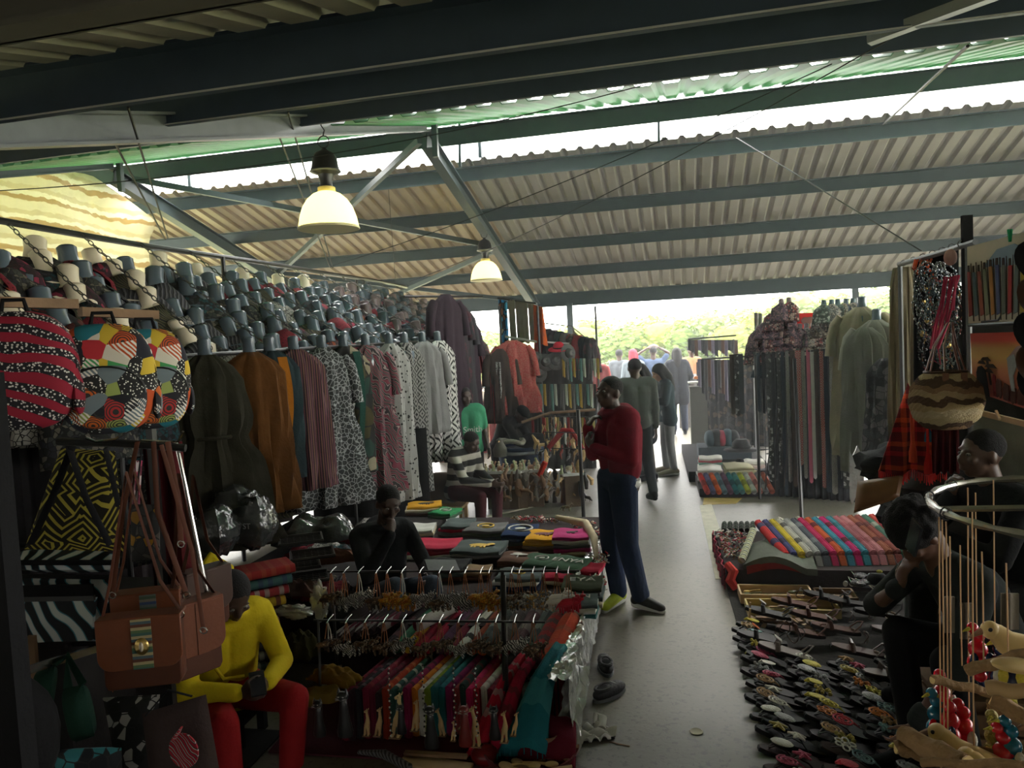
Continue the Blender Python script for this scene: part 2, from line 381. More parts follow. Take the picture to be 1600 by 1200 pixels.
# striped translucent tarpaulin closing the gable on the left
TARP = mat('striped_plastic_tarpaulin', kind='stripe', cols=((.80, .76, .60), (.80, .76, .60), (.62, .50, .30), (.85, .82, .68), (.72, .66, .48)), sc=3.6, ax=2, dist=.10, trans=.66, rough=.4, var=.15)
def tf(u, v):
    y = 3.2+6.0*u; top = 3.1+SL*(y-2.2) if y < 7.9 else 4.5-SL*1.6*(y-7.9)
    bot = 2.4+.35*u
    return (-6.78+.10*sin(u*17+v*3)+.05*sin(v*14), y, bot+(min(top, 4.35)-bot)*v+.04*sin(u*23))
tp = MB().grid(tf, 40, 12); tag(tp.build('tarpaulin', TARP, solid=.004), 'cream and tan striped translucent tarpaulin hung under the roof at left', 'tarpaulin')
# cables
CAB = mat('black_cable', (.03, .03, .03), .5)
def cable(a, b, sag, label, r=.004, n=14):
    a = V(a); b = V(b); pts = [a.lerp(b, i/n)+V((0, 0, -sag*4*(i/n)*(1-i/n))) for i in range(n+1)]
    one(MB().tube(pts, r, 5), 'cable', label, 'cable', CAB)
cable(at(0, 298, y=4.6), at(1010, 132, y=5.2), .12, 'black cable sagging across from the tarpaulin to the dark beams')
cable(at(640, 440, y=9), at(1410, 50, y=4.4), .10, 'thin cable from the mannequin rail up to the pale brace at upper right')
cable(at(520, 415, y=7.5), at(1300, 100, y=5.2), .08, 'thin cable crossing low beside the far lamp to the dark beams')
cable(at(200, 168, y=3.0), at(262, 372, y=5.4), 0, 'left rope of the pair dropping from grey girder to rail', .006)
cable(at(178, 220, y=3.3), at(258, 374, y=5.42), 0, 'right rope of the pair dropping from grey girder to rail', .006)
cable(at(450, 175, y=4.8), at(520, 418, y=8.4), 0, 'rope dropping past the near lamp to the rail', .007)
cable(at(437, 215, y=5.0), at(516, 418, y=8.4), 0, 'second rope dropping past the near lamp to the rail', .007)
cable(at(1150, 215, y=8.9), at(1440, 392, y=6.2), 0, 'rope slanting down to the necklace rail at right', .006)
cable(at(1512, 72, y=5.3), at(1380, 195, y=8.9), 0, 'straight stay rod under the ridge at upper right', .012)
cable(at(605, 270, y=9.2), at(618, 440, y=11.2), 0, 'thin vertical wire left of the far lamp', .004)

# ---------------------------------------------------------------- lamps
LSH = mat('glowing_cream_lamp_shade', (.90, .86, .50), .35, emis=.42, trans=.3, var=0)
BULB = mat('lit_bulb', (1, .97, .85), .3, emis=14, var=0)
def lamp(p, label):
    t = thing('pendant_lamp', label, 'lamp', p, group='bell pendant lamps')
    MB().lathe([(.225, 0), (.222, .03), (.21, .09), (.185, .16), (.15, .215), (.105, .255), (.06, .275)], n=32, cap=False).build('lamp_shade', LSH, t, solid=.004)
    MB().lathe([(.228, -.008), (.232, 0), (.228, .008)], n=32).build('shade_rim', mat('cream_rim', (.8, .74, .45), .4, var=0), t)
    MB().lathe([(.062, .27), (.066, .275), (.066, .305), (.058, .31)], n=20).build('collar', mat('yellow_collar', (.75, .6, .2), .4), t)
    MB().lathe([(.05, .30), (.045, .35), (.06, .40), (.105, .42), (.11, .435), (.10, .46), (.092, .52), (.07, .56), (.03, .58), (.012, .60)], n=24).build('lamp_housing', BLACKM, t)
    MB().lathe([(.11, .418), (.118, .425), (.11, .432)], n=24).build('housing_rim', GREYST, t)
    MB().tube([(0.045*sin(a), 0, .645-.045*cos(a)) for a in [i*2*pi/12 for i in range(12)]], .005, 6, closed=True).build('ring', BLACKM, t)
    MB().tube([(0, 0, .69), (.012, 0, .73), (-.012, 0, .77), (0, 0, .80)], .005, 6).build('hook', BLACKM, t)
    MB().ell((0, 0, .13), (.05, .05, .09)).build('bulb', BULB, t)
    return t
lamp(at(514, 357, y=5.3), 'nearer glowing bell lamp with dark dome, hung from the grey girder')
lamp(at(760, 438, y=10.4), 'farther and smaller glowing bell lamp before the pale roof slope')
# ================================================================ DISPLAY BUSTS ON THE LEFT
BUSTG = mat('glossy_blue_grey_plastic', (.085, .115, .145), .22, spec=.6, var=.3); BUSTC = mat('glossy_cream_plastic', (.62, .55, .42), .3, spec=.5, var=.15)
BUSTD = mat('dull_pinkish_grey_plastic', (.17, .12, .125), .3, spec=.5, var=.3)
def bust_mesh():
    b = MB(); prof = [(.125, .075, -.02), (.150, .085, .05), (.165, .080, .11), (.150, .065, .15), (.095, .055, .175), (.060, .052, .20), (.052, .050, .26), (.054, .052, .31), (.040, .040, .322)]
    n = 14; vs = []; fs = []
    for rx, ry, z in prof:
        for j in range(n): a = 2*pi*j/n; vs.append((rx*cos(a), ry*sin(a)-(.02 if z < .14 else 0), z))
    for i in range(len(prof)-1):
        for j in range(n): q = (j+1) % n; fs.append((i*n+j, i*n+q, (i+1)*n+q, (i+1)*n+j))
    fs += [tuple(range(n))[::-1], tuple((len(prof)-1)*n+j for j in range(n))]
    return b.add(vs, fs)
def drape_mesh(k):
    """print top wound over the shoulders of a bust, falling in folds"""
    def f(u, v):
        a = -pi*.15+u*2*pi*.93+(k*1.7); z = .195-.40*v
        s = 1.06+.10*sin(u*21+k)*v+.10*v; w = .165+.025*min(1, v*3)
        if v < .2: w = .072+.105*v/.2
        return (w*s*cos(a), (.062+.03*min(1, v*3))*s*sin(a)-.01, z+.02*sin(u*9+k)*(1-v))
    b = MB().grid(f, 22, 7)
    b.tube([(-.09+.02*k, -.07, -.02), (-.07, -.05, .10), (-.035, .045, .165), (.05, .02, .185), (.08, -.07, .10), (.05, -.10, 0)], [.02, .022, .02, .02, .022, .015], 6)
    return b
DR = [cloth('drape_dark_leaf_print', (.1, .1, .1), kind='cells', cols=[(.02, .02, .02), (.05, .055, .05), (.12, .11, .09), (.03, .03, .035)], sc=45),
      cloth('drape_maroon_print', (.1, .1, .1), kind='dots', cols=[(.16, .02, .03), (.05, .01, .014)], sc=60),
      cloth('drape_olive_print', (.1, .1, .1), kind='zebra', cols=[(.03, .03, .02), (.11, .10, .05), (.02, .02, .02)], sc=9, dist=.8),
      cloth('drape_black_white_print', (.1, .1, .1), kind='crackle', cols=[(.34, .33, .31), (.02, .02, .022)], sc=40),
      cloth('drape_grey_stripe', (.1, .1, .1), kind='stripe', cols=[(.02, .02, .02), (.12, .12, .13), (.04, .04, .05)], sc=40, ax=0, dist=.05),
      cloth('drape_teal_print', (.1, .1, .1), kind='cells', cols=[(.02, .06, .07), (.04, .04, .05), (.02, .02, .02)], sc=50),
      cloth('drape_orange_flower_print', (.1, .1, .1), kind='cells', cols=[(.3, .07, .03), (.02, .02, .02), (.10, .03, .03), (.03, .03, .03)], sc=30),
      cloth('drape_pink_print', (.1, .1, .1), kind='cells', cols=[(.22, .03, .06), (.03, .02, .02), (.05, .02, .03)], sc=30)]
DRN = ['dark leaf print', 'maroon print', 'olive print', 'black and white print', 'grey striped', 'dark teal print', 'orange flowered', 'pink and black print']
protos = []
for k in range(3):
    t = thing('display_bust', 'x', 'bust', (0, 0, -50)); bust_mesh().build('bust_shell', BUSTG, t)
    d = drape_mesh(k).build('print_top', DR[0], t, solid=.003); protos.append(t)
def rail_x(y): return -4.12+.035*(y-4)
def bar_x(y): return -3.1+.138*(y-4.3)
def bar_z(y): return 2.02+.012*(y-4.3)
chains = [3.55+.62*i for i in range(13)]
used = [0, 0, 0]; nb = 0
LINK = mat('blackened_steel_chain', (.10, .10, .095), .35, metal=.7)
for ci, y in enumerate(chains):
    a = V((rail_x(y), y, 2.96)); b_ = V((bar_x(min(y, 9.2))-.06 if y > 4.1 else -3.15, y, bar_z(y)+.04))
    if y > 9.2: b_ = V((-2.75, y, 2.25))
    mb = MB(); n = int((b_-a).length/.045); dd = (b_-a).normalized(); s_, u_ = frame(dd)
    for i in range(n):
        c = a.lerp(b_, (i+.5)/n); w = s_ if i % 2 else u_
        mb.tube([c+dd*.028*cos(t)+w*.013*sin(t) for t in [k*2*pi/8 for k in range(8)]], .0045, 4, closed=True)
    one(mb, 'chain', 'steel chain from the long rail to the front bar, %s from near end' % nth(ci+1), 'chain', LINK, 'chains carrying the busts')
    rows = 8
    for side in (0, 1):
        for r in range(rows):
            t_ = (r+.35+.45*side)/rows; p = a.lerp(b_, t_); yy = y+(.14 if side == 0 else .44)+R.uniform(-.03, .03)
            p = p+V((R.uniform(-.02, .02), 0, -.43+R.uniform(-.02, .02))); p.y = yy
            cream = (side == 0 and ci < 3) or (r == 0 and side == 0 and ci < 8)
            k = R.randrange(8) if R.random() < .35 else R.choice([0, 0, 3, 2, 4, 5, 1])
            q = R.randrange(3); src = protos[q]
            bm_ = BUSTC if cream else (BUSTD if ci > 7 and R.random() < .6 else BUSTG)
            lab = '%s bust in %s top, %s down, %s the %s chain' % ('cream' if cream else ('pinkish grey' if bm_ is BUSTD else 'blue grey'), DRN[k], nth(r+1), 'beside' if side == 0 else 'right of', nth(ci+1))
            o = dup(src, p, (radians(-14+R.uniform(-8, 8)), radians(R.uniform(-7, 7)), radians(58+R.uniform(-18, 18))), lab, 'neck busts on the chains at left', {'bust_shell': bm_, 'print_top': DR[k]}, 1.25+R.uniform(-.06, .1))
            nb += 1
for t in protos: t['label'] = 'x'
def kill(o):
    for k in list(o.children): kill(k)
    bpy.data.objects.remove(o)
rt = thing('mannequin_rail', 'long dark pipe rail carrying the chains of neck busts at left', 'rail', (-4.1, 8, 0))
MB().tube([(rail_x(y)+.02*sin(y*2), y, 2.97-.02*sin((y-2)*.6)) for y in [1.5+.5*i for i in range(21)]], .024, 8).build('rail_pipe', BLACKM, rt, world=True)
MB().tube([(bar_x(y), y, bar_z(y)) for y in (3.2, 5, 7, 9, 9.6)], .016, 8).build('front_bar', BLACKM, rt, world=True)
for y in (3.9, 6.5, 9.5):
    MB().tube([(rail_x(y)+.02, y, .0), (rail_x(y)+.02, y, 2.96)], .022, 8).build('upright', BLACKM, rt, world=True)
    MB().tube([(bar_x(y)-.03, y+.02, 0), (bar_x(y)-.03, y+.02, bar_z(y))], .016, 8).build('upright', BLACKM, rt, world=True)

# ---------------------------------------------------------------- garments hung from the front bar
def garment(name, label, cat, p, L, ws, wh, m, rz=radians(50), folds=9, waist=0, lap=None, sleeves=False, bust=True, seed=0, group=None, dep=.10):
    t = thing(name, label, cat, p, rz, group)
    def f(u, v):
        a = 2*pi*u; sh = min(1, v/.09); w = (.055+(ws/2-.055)*sh**.7) if v < .09 else ws/2+(wh/2-ws/2)*((v-.09)/.91)
        if waist and v > .09: w *= 1-waist*math.exp(-((v-.42)/.07)**2)
        d = dep*(.45+.3*sh)*(1+.5*v*(wh > ws)); g = .06+v*(.22 if wh > ws*1.2 else .15)
        k = 1+g*sin(folds*a+seed+2*sin(v*3+seed))+g*.5*sin(folds*2.3*a+seed*2+v*4)
        return (w*k*cos(a), d*k*sin(a), -L*v-.035*(0 if v < .09 else 1)*0-(.10*(1-abs(cos(a)))*0)+(-.05*abs(cos(a))*(1 if v < .12 else 0)*v/.12 if v < .12 else -.05*abs(cos(a))*(1-v)))
    MB().grid(f, 64, 20, wrap=True).build('garment_body', m, t, solid=.004)
    if sleeves:
        for s in (-1, 1):
            MB().tube([(s*ws*.40, 0, -.09), (s*ws*.52, -.01, -.18), (s*ws*.60, -.02, -.34), (s*ws*.62, -.03, -.5)], [.05, .062, .055, .06], 10).build('sleeve', m, t)
    if lap:
        MB().slab(lambda u, v: (.02+.07*u+.03*v*(1-u)+.03*sin(v*5), -dep*1.05-.012-.02*v, -.05-(L*.93)*v), 4, 14, .006, (0, 1, 0)).build('front_panel', lap, t)
    if waist: MB().tube([(ws/2*(1-waist)*1.0*cos(a), dep*.98*sin(a)-.005, -.42*L) for a in [i*2*pi/20 for i in range(20)]], .014, 6, closed=True).build('sash', m, t)
    if bust:
        src = protos[seed % 3]; c = src.children[0].copy(); COL.objects.link(c); c.parent = t; c.location = (0, 0, -.21); c.scale = (.8, .8, 1); c.name = 'bust_shell'; c.rotation_euler = (radians(-6), 0, 0)
    return t
K = lambda *a, **k: cloth(*a, **k)
gm = [
 (322, 4.35, 1.28, .40, .66, K('black_olive_crumpled_satin', (.03, .028, .018), var=.6), .25, None, False, 'dress', 'black and olive dress gathered at the waist, nearest on the left bar', 'dress'),
 (392, 4.9, 1.17, .44, .50, K('rust_brown_cotton', (.12, .048, .012), var=.45), 0, None, False, 'long_shirt', 'rust brown long shirt next to the black gathered dress', 'shirt'),
 (424, 5.25, 1.00, .40, .36, K('dark_teal_lining', (.02, .035, .04)), 0, K('ochre_orange_cotton', (.45, .16, .015)), False, 'open_jacket', 'dark teal jacket with an ochre orange front panel hanging open', 'jacket'),
 (462, 5.6, 1.15, .44, .50, mat('maroon_fine_stripes', kind='stripe', cols=[(.05, .022, .03), (.05, .022, .03), (.18, .07, .09), (.03, .015, .02), (.03, .015, .02), (.22, .12, .08)], sc=26, rough=.9), 0, None, False, 'striped_robe', 'dark maroon robe with fine vertical pink stripes', 'robe'),
 (506, 6.0, 1.38, .44, .62, mat('grey_white_crackle_print', kind='crackle', cols=[(.04, .045, .045), (.36, .38, .38)], sc=26, rough=.9), .12, None, True, 'crackle_dress', 'pale grey dress with black crackle print and sleeves', 'dress'),
 (540, 6.35, 1.18, .44, .42, mat('green_red_cream_patchwork', kind='cells', cols=[(.02, .05, .04), (.18, .02, .03), (.28, .25, .17), (.02, .02, .02), (.06, .05, .02)], sc=7, rough=.9), 0, K('deep_green_cloth', (.02, .07, .055)), False, 'patch_coat', 'green coat with red and cream patches', 'coat'),
 (575, 6.75, 1.45, .44, .55, mat('black_pink_feather_print', kind='zebra', cols=[(.02, .018, .02), (.30, .24, .23), (.02, .02, .02), (.16, .03, .05)], sc=7, dist=1.4, rough=.9), .1, None, True, 'feather_print_dress', 'black dress with pale pink feather print and sleeves', 'dress'),
 (612, 7.15, 1.60, .40, .42, mat('black_white_ikat_chain', kind='dots', cols=[(.30, .30, .29), (.012, .012, .012)], sc=24, rough=.9), 0, None, False, 'ikat_robe', 'black robe covered with white ikat dashes, left of the pair', 'robe'),
 (636, 7.5, 1.62, .40, .40, mat('black_white_diamond_small', kind='diamond', cols=[(.22, .22, .21), (.012, .012, .012)], sc=9, rough=.9), 0, None, False, 'ikat_robe', 'black robe with rows of small white diamonds beside the grey shirt', 'robe'),
 (664, 7.85, 1.02, .48, .50, K('mid_grey_wool', (.20, .20, .20), var=.3), 0, None, True, 'grey_shirt', 'plain mid grey hanging shirt above the brown sack', 'shirt'),
 (688, 8.1, 1.36, .42, .42, mat('black_white_large_geometric', kind='diamond', cols=[(.55, .54, .52), (.015, .015, .015)], sc=6, rough=.9), 0, None, False, 'geometric_dress', 'white dress with bold black geometric print', 'dress'),
]
for i, (px, y, L, ws, wh, m, waist, lap, sl, nm, lab, cat) in enumerate(gm):
    p = at(px, 572, y=y); p.z = bar_z(y)+.0; garment(nm, lab, cat, p, L, ws, wh, m, radians(38+i*2), 9, waist, lap, sl, True, i, 'garments on the left front bar')
plum = [K('plum_black_cloth', (.035, .022, .032)), mat('dark_plum_print', kind='cells', cols=[(.03, .02, .03), (.07, .02, .03), (.02, .02, .025)], sc=14, rough=.9), K('charcoal_cloth', (.04, .04, .045))]
for i, (px, y, z, L) in enumerate(((700, 8.6, 2.62, 1.75), (708, 8.85, 2.56, 1.9), (716, 9.1, 2.50, 1.95), (724, 9.3, 2.35, 1.75))):
    p = at(px, 540, y=y); p.z = z
    garment('hanging_coat', '%s dark coat counted from left at the far end of the left rack' % nth(i+1), 'coat', p, L, .48, .55, plum[i % 3], radians(60), 7, 0, None, True, False, i, 'dark coats ending the left rack')
MB_ = MB().tube([(-2.9, 8.5, 2.62), (-2.15, 9.4, 2.62)], .015, 6)
MB_.build('end_bar', BLACKM, rt, world=True)
# darker stock hanging behind, under the busts
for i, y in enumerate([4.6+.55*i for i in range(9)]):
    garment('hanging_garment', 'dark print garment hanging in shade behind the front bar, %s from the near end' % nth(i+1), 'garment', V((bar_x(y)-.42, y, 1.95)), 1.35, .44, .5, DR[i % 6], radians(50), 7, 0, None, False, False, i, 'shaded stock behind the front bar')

# ---------------------------------------------------------------- near left: bag stand, backpacks, totes
def backpack(name, label, p, rz, m, sx=1., pocket=True, m2=None, handle=True):
    t = thing(name, label, 'backpack', p, rz, 'print backpacks hung at left')
    w, d, h = .155*sx, .085, .20
    MB().ell((0, 0, 0), (w, d, h), 28, 18, pw=.62).build('bag_body', m, t)
    if pocket:
        MB().ell((0, -.055, -.06), (w*.80, .055, .115), 24, 14, pw=.6).build('front_pocket', m2 or m, t)
        MB().tube([(w*.78*cos(a), -.098+.008*abs(cos(a)), -.055+.10*sin(a)) for a in [pi*i/16 for i in range(17)]], .0035, 6).build('zip', BLACKM, t)
    MB().tube([(w*.97*cos(a), -.03, .18*sin(a)-.0) for a in [pi*i/20 for i in range(21)]], .006, 6).build('piping', BLK, t)
    for s in (-1, 1):
        MB().tube([(s*.06, .06, .19), (s*.075, .10, .10), (s*.08, .11, -.05), (s*.09, .08, -.18)], [.018, .022, .02, .01], 8, flat=.4).build('strap', BLK, t)
    MB().tube([(-.04, .03, .195), (-.03, .03, .24), (.03, .03, .24), (.04, .03, .195)], .008, 6).build('carry_handle', BLK, t)
    for s in (-1, 1): MB().ell((s*w*.95, 0, -.09), (.02, .05, .07), 12, 8).build('side_pocket', m2 or m, t)
    return t
FLA = mat('red_flame_dotted_print', kind='flame', cols=[(.26, .012, .03)], sc=5.5, rough=.8, var=.15)
PAT = mat('patchwork_african_print', kind='patch', cols=[(.50, .08, .02), (.02, .02, .025), (.60, .42, .04), (.06, .30, .10), (.02, .16, .20), (.45, .03, .04), (.65, .60, .50), (.50, .16, .03), (.02, .02, .03)], sc=15, rough=.8, var=.1)
PAT2 = mat('patchwork_print_pocket', kind='patch', cols=[(.02, .02, .025), (.52, .12, .02), (.16, .20, .22), (.38, .03, .03), (.30, .36, .10), (.015, .015, .02), (.55, .50, .42)], sc=16, rough=.8, var=.1)
backpack('backpack', 'crimson flame print backpack with white dots at the far left edge', at(26, 580, y=2.12), radians(30), FLA, 1.2, False)
MB_ = MB().tube([(.186*cos(a), -.05, .08+.11*sin(a)*.2) for a in [pi*i/16 for i in range(17)]], .005, 6)
backpack('backpack', 'patchwork print backpack with a rounded front pocket, largest and central', at(166, 592, y=2.35), radians(34), PAT, 1.08, True, PAT2)
backpack('backpack', 'patchwork print backpack with yellow and orange, behind on the right', at(235, 592, y=2.62), radians(52), PAT, .95, True, PAT2)
st = thing('bag_stand', 'dark wood and metal stand carrying bags at the far left', 'stand', (-1.9, 2.2, 0))
MB().box((at(8, 900, y=1.72).x, 1.72, 1.0), (.055, .055, 1.98)).build('upright', BLK, st, world=True)
MB().bar(at(-80, 470, y=2.0), at(118, 475, y=2.45), .035, .035).build('wooden_bar', WOODD, st, world=True)
MB().bar(at(125, 487, y=2.47), at(245, 492, y=2.8), .03, .035).build('wooden_bar', WOODD, st, world=True)
MB().tube([at(90, 690, y=2.5), at(180, 692, y=2.55), at(290, 700, y=2.62)], .016, 8).build('crossbar', BLACKM, st, world=True)
for pts in ([(205, 670, 2.5), (180, 686, 2.42), (150, 690, 2.38), (134, 684, 2.36)], [(222, 688, 2.6), (262, 690, 2.55), (278, 690, 2.5), (286, 674, 2.48)]):
    MB().tube([at(a, b, y=c) for a, b, c in pts], .005, 6).build('hook', CHROME, st, world=True)
MB().tube([at(275, 690, y=2.62), at(290, 760, y=2.6), at(318, 900, y=2.6), at(330, 960, y=2.6)], .008, 8).build('bent_leg', CHROME, st, world=True)
MB().bar(at(28, 1052, y=2.3), at(160, 1010, y=2.75), .02, .03).build('lower_bar', CHROME, st, world=True)
MB().box((at(245, 950, y=2.75).x, 2.8, .9), (.03, .03, 1.7)).build('upright', BLACKM, st, world=True)
p = at(50, 1010, y=2.6); MB().box((p.x, p.y, p.z-.18), (.035, .02, .45), rz=.1).build('wooden_slat', WOODD, st, world=True)
# yellow tote
def flatbag(name, label, cat, corners, th, m, group=None, straps=(), sm=None, y=2.7):
    """soft bag: four photo corners at real depth, bulging body"""
    c = [V(q) for q in corners]; ctr = sum(c, V((0, 0, 0)))/4; t = thing(name, label, cat, ctr, 0, group)
    n = (c[1]-c[0]).cross(c[3]-c[0]).normalized()
    if n.y > 0: n = -n
    def S(sg):
        def f(u, v):
            a = c[0].lerp(c[1], u); b = c[3].lerp(c[2], u); q = a.lerp(b, v)
            e = (1-abs(2*u-1)**4)*(1-abs(2*v-1)**4); return q-ctr+n*(sg*th/2*e**.5)
        return f
    b = MB().grid(S(1), 12, 12); b.grid(lambda u, v: S(-1)(1-u, v), 12, 12); b.build('bag_body', m, t)
    for k, (pts, w) in enumerate(straps):
        MB().tube([V(q)-ctr for q in pts], w, 8, flat=.35).build('strap', sm or BLK, t)
    return t, ctr, n
KUB = mat('yellow_mudcloth_print', kind='kuba', cols=[(.02, .018, .012), (.48, .40, .06)], sc=6, rough=.9, var=.5)
flatbag('tote_bag', 'yellow mud cloth tote bag with black line print and dark straps', 'bag', [at(95, 700, y=2.85), at(180, 705, y=2.9), at(196, 862, y=2.8), at(38, 858, y=2.7)], .12, KUB, None,
        [([at(118, 685, y=2.6), at(85, 770, y=2.66), at(48, 850, y=2.66)], .018), ([at(105, 690, y=2.6), at(135, 780, y=2.66), at(172, 852, y=2.7)], .018), ([at(165, 700, y=2.65), at(185, 790, y=2.72)], .016)])
ZEB = mat('white_blue_zebra_print', kind='zebra', cols=[(.012, .014, .02), (.012, .014, .02), (.012, .014, .02), (.05, .20, .27), (.55, .60, .63), (.60, .64, .66)], sc=4.5, dist=.55, rough=.7, var=.2)
def laptopbag(label, c4, pocket, group='zebra print laptop bags'):
    t, ctr, n = flatbag('laptop_bag', label, 'bag', c4, .06, ZEB, group)
    cs = [V(q)-ctr+n*.035 for q in c4]
    e = MB(); e.tube(cs, .012, 6, closed=True); e.build('black_edging', BLK, t)
    if pocket:
        q = [cs[0].lerp(cs[2], .16)*0+ (cs[0]*(1-u)*(1-v)+cs[1]*u*(1-v)+cs[2]*u*v+cs[3]*(1-u)*v) for u, v in ((.16, .32), (.88, .30), (.84, .94), (.12, .96))]
        MB().slab(lambda u, v: q[0]*(1-u)*(1-v)+q[1]*u*(1-v)+q[2]*u*v+q[3]*(1-u)*v+n*.02, 6, 6, .016, n).build('front_pocket', ZEB, t)
        MB().bar(q[0]+n*.024, q[1]+n*.024, .012, .022).build('zip', BLACKM, t)
        MB().bar(q[0]+n*.028+V((0, 0, .035)), q[1]+n*.028+V((0, 0, .035)), .008, .05).build('black_band', BLK, t)
    return t
laptopbag('slim zebra print laptop bag lying flat above the larger one', [at(30, 862, y=2.9), at(188, 862, y=2.9), at(186, 890, y=2.8), at(28, 890, y=2.75)], False)
laptopbag('large zebra print laptop bag with blue tinted front pocket', [at(30, 898, y=2.75), at(180, 900, y=2.8), at(178, 1002, y=2.75), at(30, 1006, y=2.7)], True)
# leather satchels
STR = mat('green_cream_stripe_panel', kind='stripe', cols=[(.40, .33, .18), (.06, .13, .11), (.10, .16, .08), (.40, .33, .18), (.13, .05, .03), (.08, .12, .14)], sc=16, ax=2, rough=.85, dist=.004, var=.1)
STB = mat('blue_stripe_panel', kind='stripe', cols=[(.12, .15, .14), (.05, .08, .16), (.20, .18, .14), (.07, .11, .07)], sc=24, ax=2, rough=.85, var=.1)
STRAPM = mat('strap_leather', (.070, .022, .011), .7, spec=.12, var=.3)
def satchel(label, p, rz, w, h, m, panel, clasp=True, straps=()):
    t = thing('satchel', label, 'bag', p, rz, 'leather satchels on the stand'); d = .07
    ol = [(-w/2+.012, -h), (w/2-.012, -h), (w/2, -h+.02), (w/2, 0), (-w/2, 0), (-w/2, -h+.02)]
    M_ = Matrix(((1, 0, 0, 0), (0, 0, 1, 0), (0, 1, 0, 0), (0, 0, 0, 1)))
    MB().prism(ol, -d/2, d/2, M_).build('bag_body', mat('shaded_cognac_leather', (.085, .024, .010), .5, var=.3), t, bev=.006, smooth=True)  # body colour darker than the flap, shading painted in
    fh = h*.70; fo = []
    for i in range(7): a = pi/2*i/6; fo.append((w/2+.012-.05+.05*sin(a), -fh+.05-.05*cos(a)))
    fo += [(w/2+.012, .004), (-w/2-.012, .004)]
    for i in range(7): a = pi/2*i/6; fo.append((-w/2-.012+.05-.05*cos(a), -fh+.05-.05*sin(a)))
    MB().prism(fo, -d/2-.016, -d/2-.004, M_).build('flap', m, t, bev=.003)
    MB().box((0, -.008, .006), (w+.024, d+.016, .012)).build('flap_top', m, t, smooth=False, bev=.004)
    MB().prism([(-w*.13+.01, -fh+.002), (w*.13+.01, -fh+.002), (w*.13+.01, .005), (-w*.13+.01, .005)], -d/2-.019, -d/2-.016, M_).build('striped_panel', panel, t, smooth=False)
    if clasp:
        c = MB().lathe([(.0, 0), (.021, 0), (.024, .004), (.020, .008), (.0, .008)], (.01, -d/2-.018, -fh*.52), 18, sy=1.3, rot=Matrix.Rotation(pi/2, 3, 'X')).build('clasp', BRASS, t)
        MB().ell((.01, -d/2-.028, -fh*.52), (.008, .006, .018), 8, 6).build('cowrie_shell', mat('cowrie', (.6, .5, .38), .3), t)
    MB().tube([(-w/2-.004, 0, .0), (-w/2+.03, 0, .12), (-.015, 0, straps[0] if straps else .5), (w/2-.06, 0, .12), (w/2+.004, 0, .0)], .014, 8, flat=.3).build('shoulder_strap', STRAPM, t)
    for s in (-1, 1): MB().tube([(s*(w/2+.004)+.008*cos(a), 0, -.01+.012*sin(a)) for a in [i*2*pi/10 for i in range(10)]], .0025, 5, closed=True).build('ring', CHROME, t)
    return t
satchel('large brown leather satchel in front with striped panel and cowrie clasp', at(222, 962, y=2.30), radians(20), .26, .25, BROWN, STR, True, (.52,))
satchel('brown leather satchel with blue striped panel behind the large one', at(232, 925, y=2.44), radians(22), .22, .20, BROWN, STB, False, (.46,))
satchel('reddish brown leather satchel hanging right of the large one', at(300, 940, y=2.52), radians(60), .18, .28, BROWN, BROWN, False, (.50,))
satchel('dark leather satchel hanging deepest on the stand', at(318, 890, y=2.75), radians(60), .17, .24, DBROWN, DBROWN, False, (.40,))
for i, (a, b, c, w, lab) in enumerate((((240, 690), (246, 800), (292, 930), .012, 'left stitched brown strap looping off the stand'), ((262, 690), (280, 790), (283, 850), .013, 'broad brown strap with buckle hanging centrally'), ((215, 690), (192, 800), (176, 930), .011, 'long brown strap hanging left of the small print pouch'), ((252, 695), (300, 860), (318, 985), .010, 'thin brown strap running down to the dark bag'))):
    t = thing('leather_strap', lab, 'strap', at(*a, y=2.45), 0, 'loose straps on the stand')
    MB().tube([at(*q, y=2.40-.02*i)-V(t.location) for q in (a, b, c)], w*1.25, 8, flat=.3).build('strap_band', STRAPM, t)
    q = at(*c, y=2.38-.02*i)-V(t.location); MB().tube([q+V((.014*cos(k), 0, .012*sin(k))) for k in [j*2*pi/8+pi/4 for j in range(8)]], .0025, 5, closed=True).build('buckle', CHROME, t)
STP = mat('pink_white_stripe_cloth', kind='stripe', cols=[(.35, .05, .10), (.50, .42, .42), (.12, .02, .04)], sc=55, ax=0, rough=.9)
one(MB().slab(lambda u, v: tuple(at(206+14*u-6*v, 720+100*v, y=2.62+.01*sin(u*9))), 6, 8, .01, (0, -1, 0)), 'striped_pouch', 'pink and white striped cloth pouch between the brown straps', 'pouch', STP)
PCH = mat('dark_flower_print', kind='cells', cols=[(.02, .02, .02), (.05, .05, .05), (.09, .08, .07), (.30, .15, .01), (.03, .03, .03)], sc=24, rough=.8)
flatbag('print_pouch', 'small dark printed pouch bag with a yellow patch', 'bag', [at(205, 788, y=2.5), at(247, 788, y=2.5), at(250, 872, y=2.5), at(206, 878, y=2.5)], .05, PCH, None, [([at(210, 790, y=2.5), at(222, 700, y=2.5)], .005)])
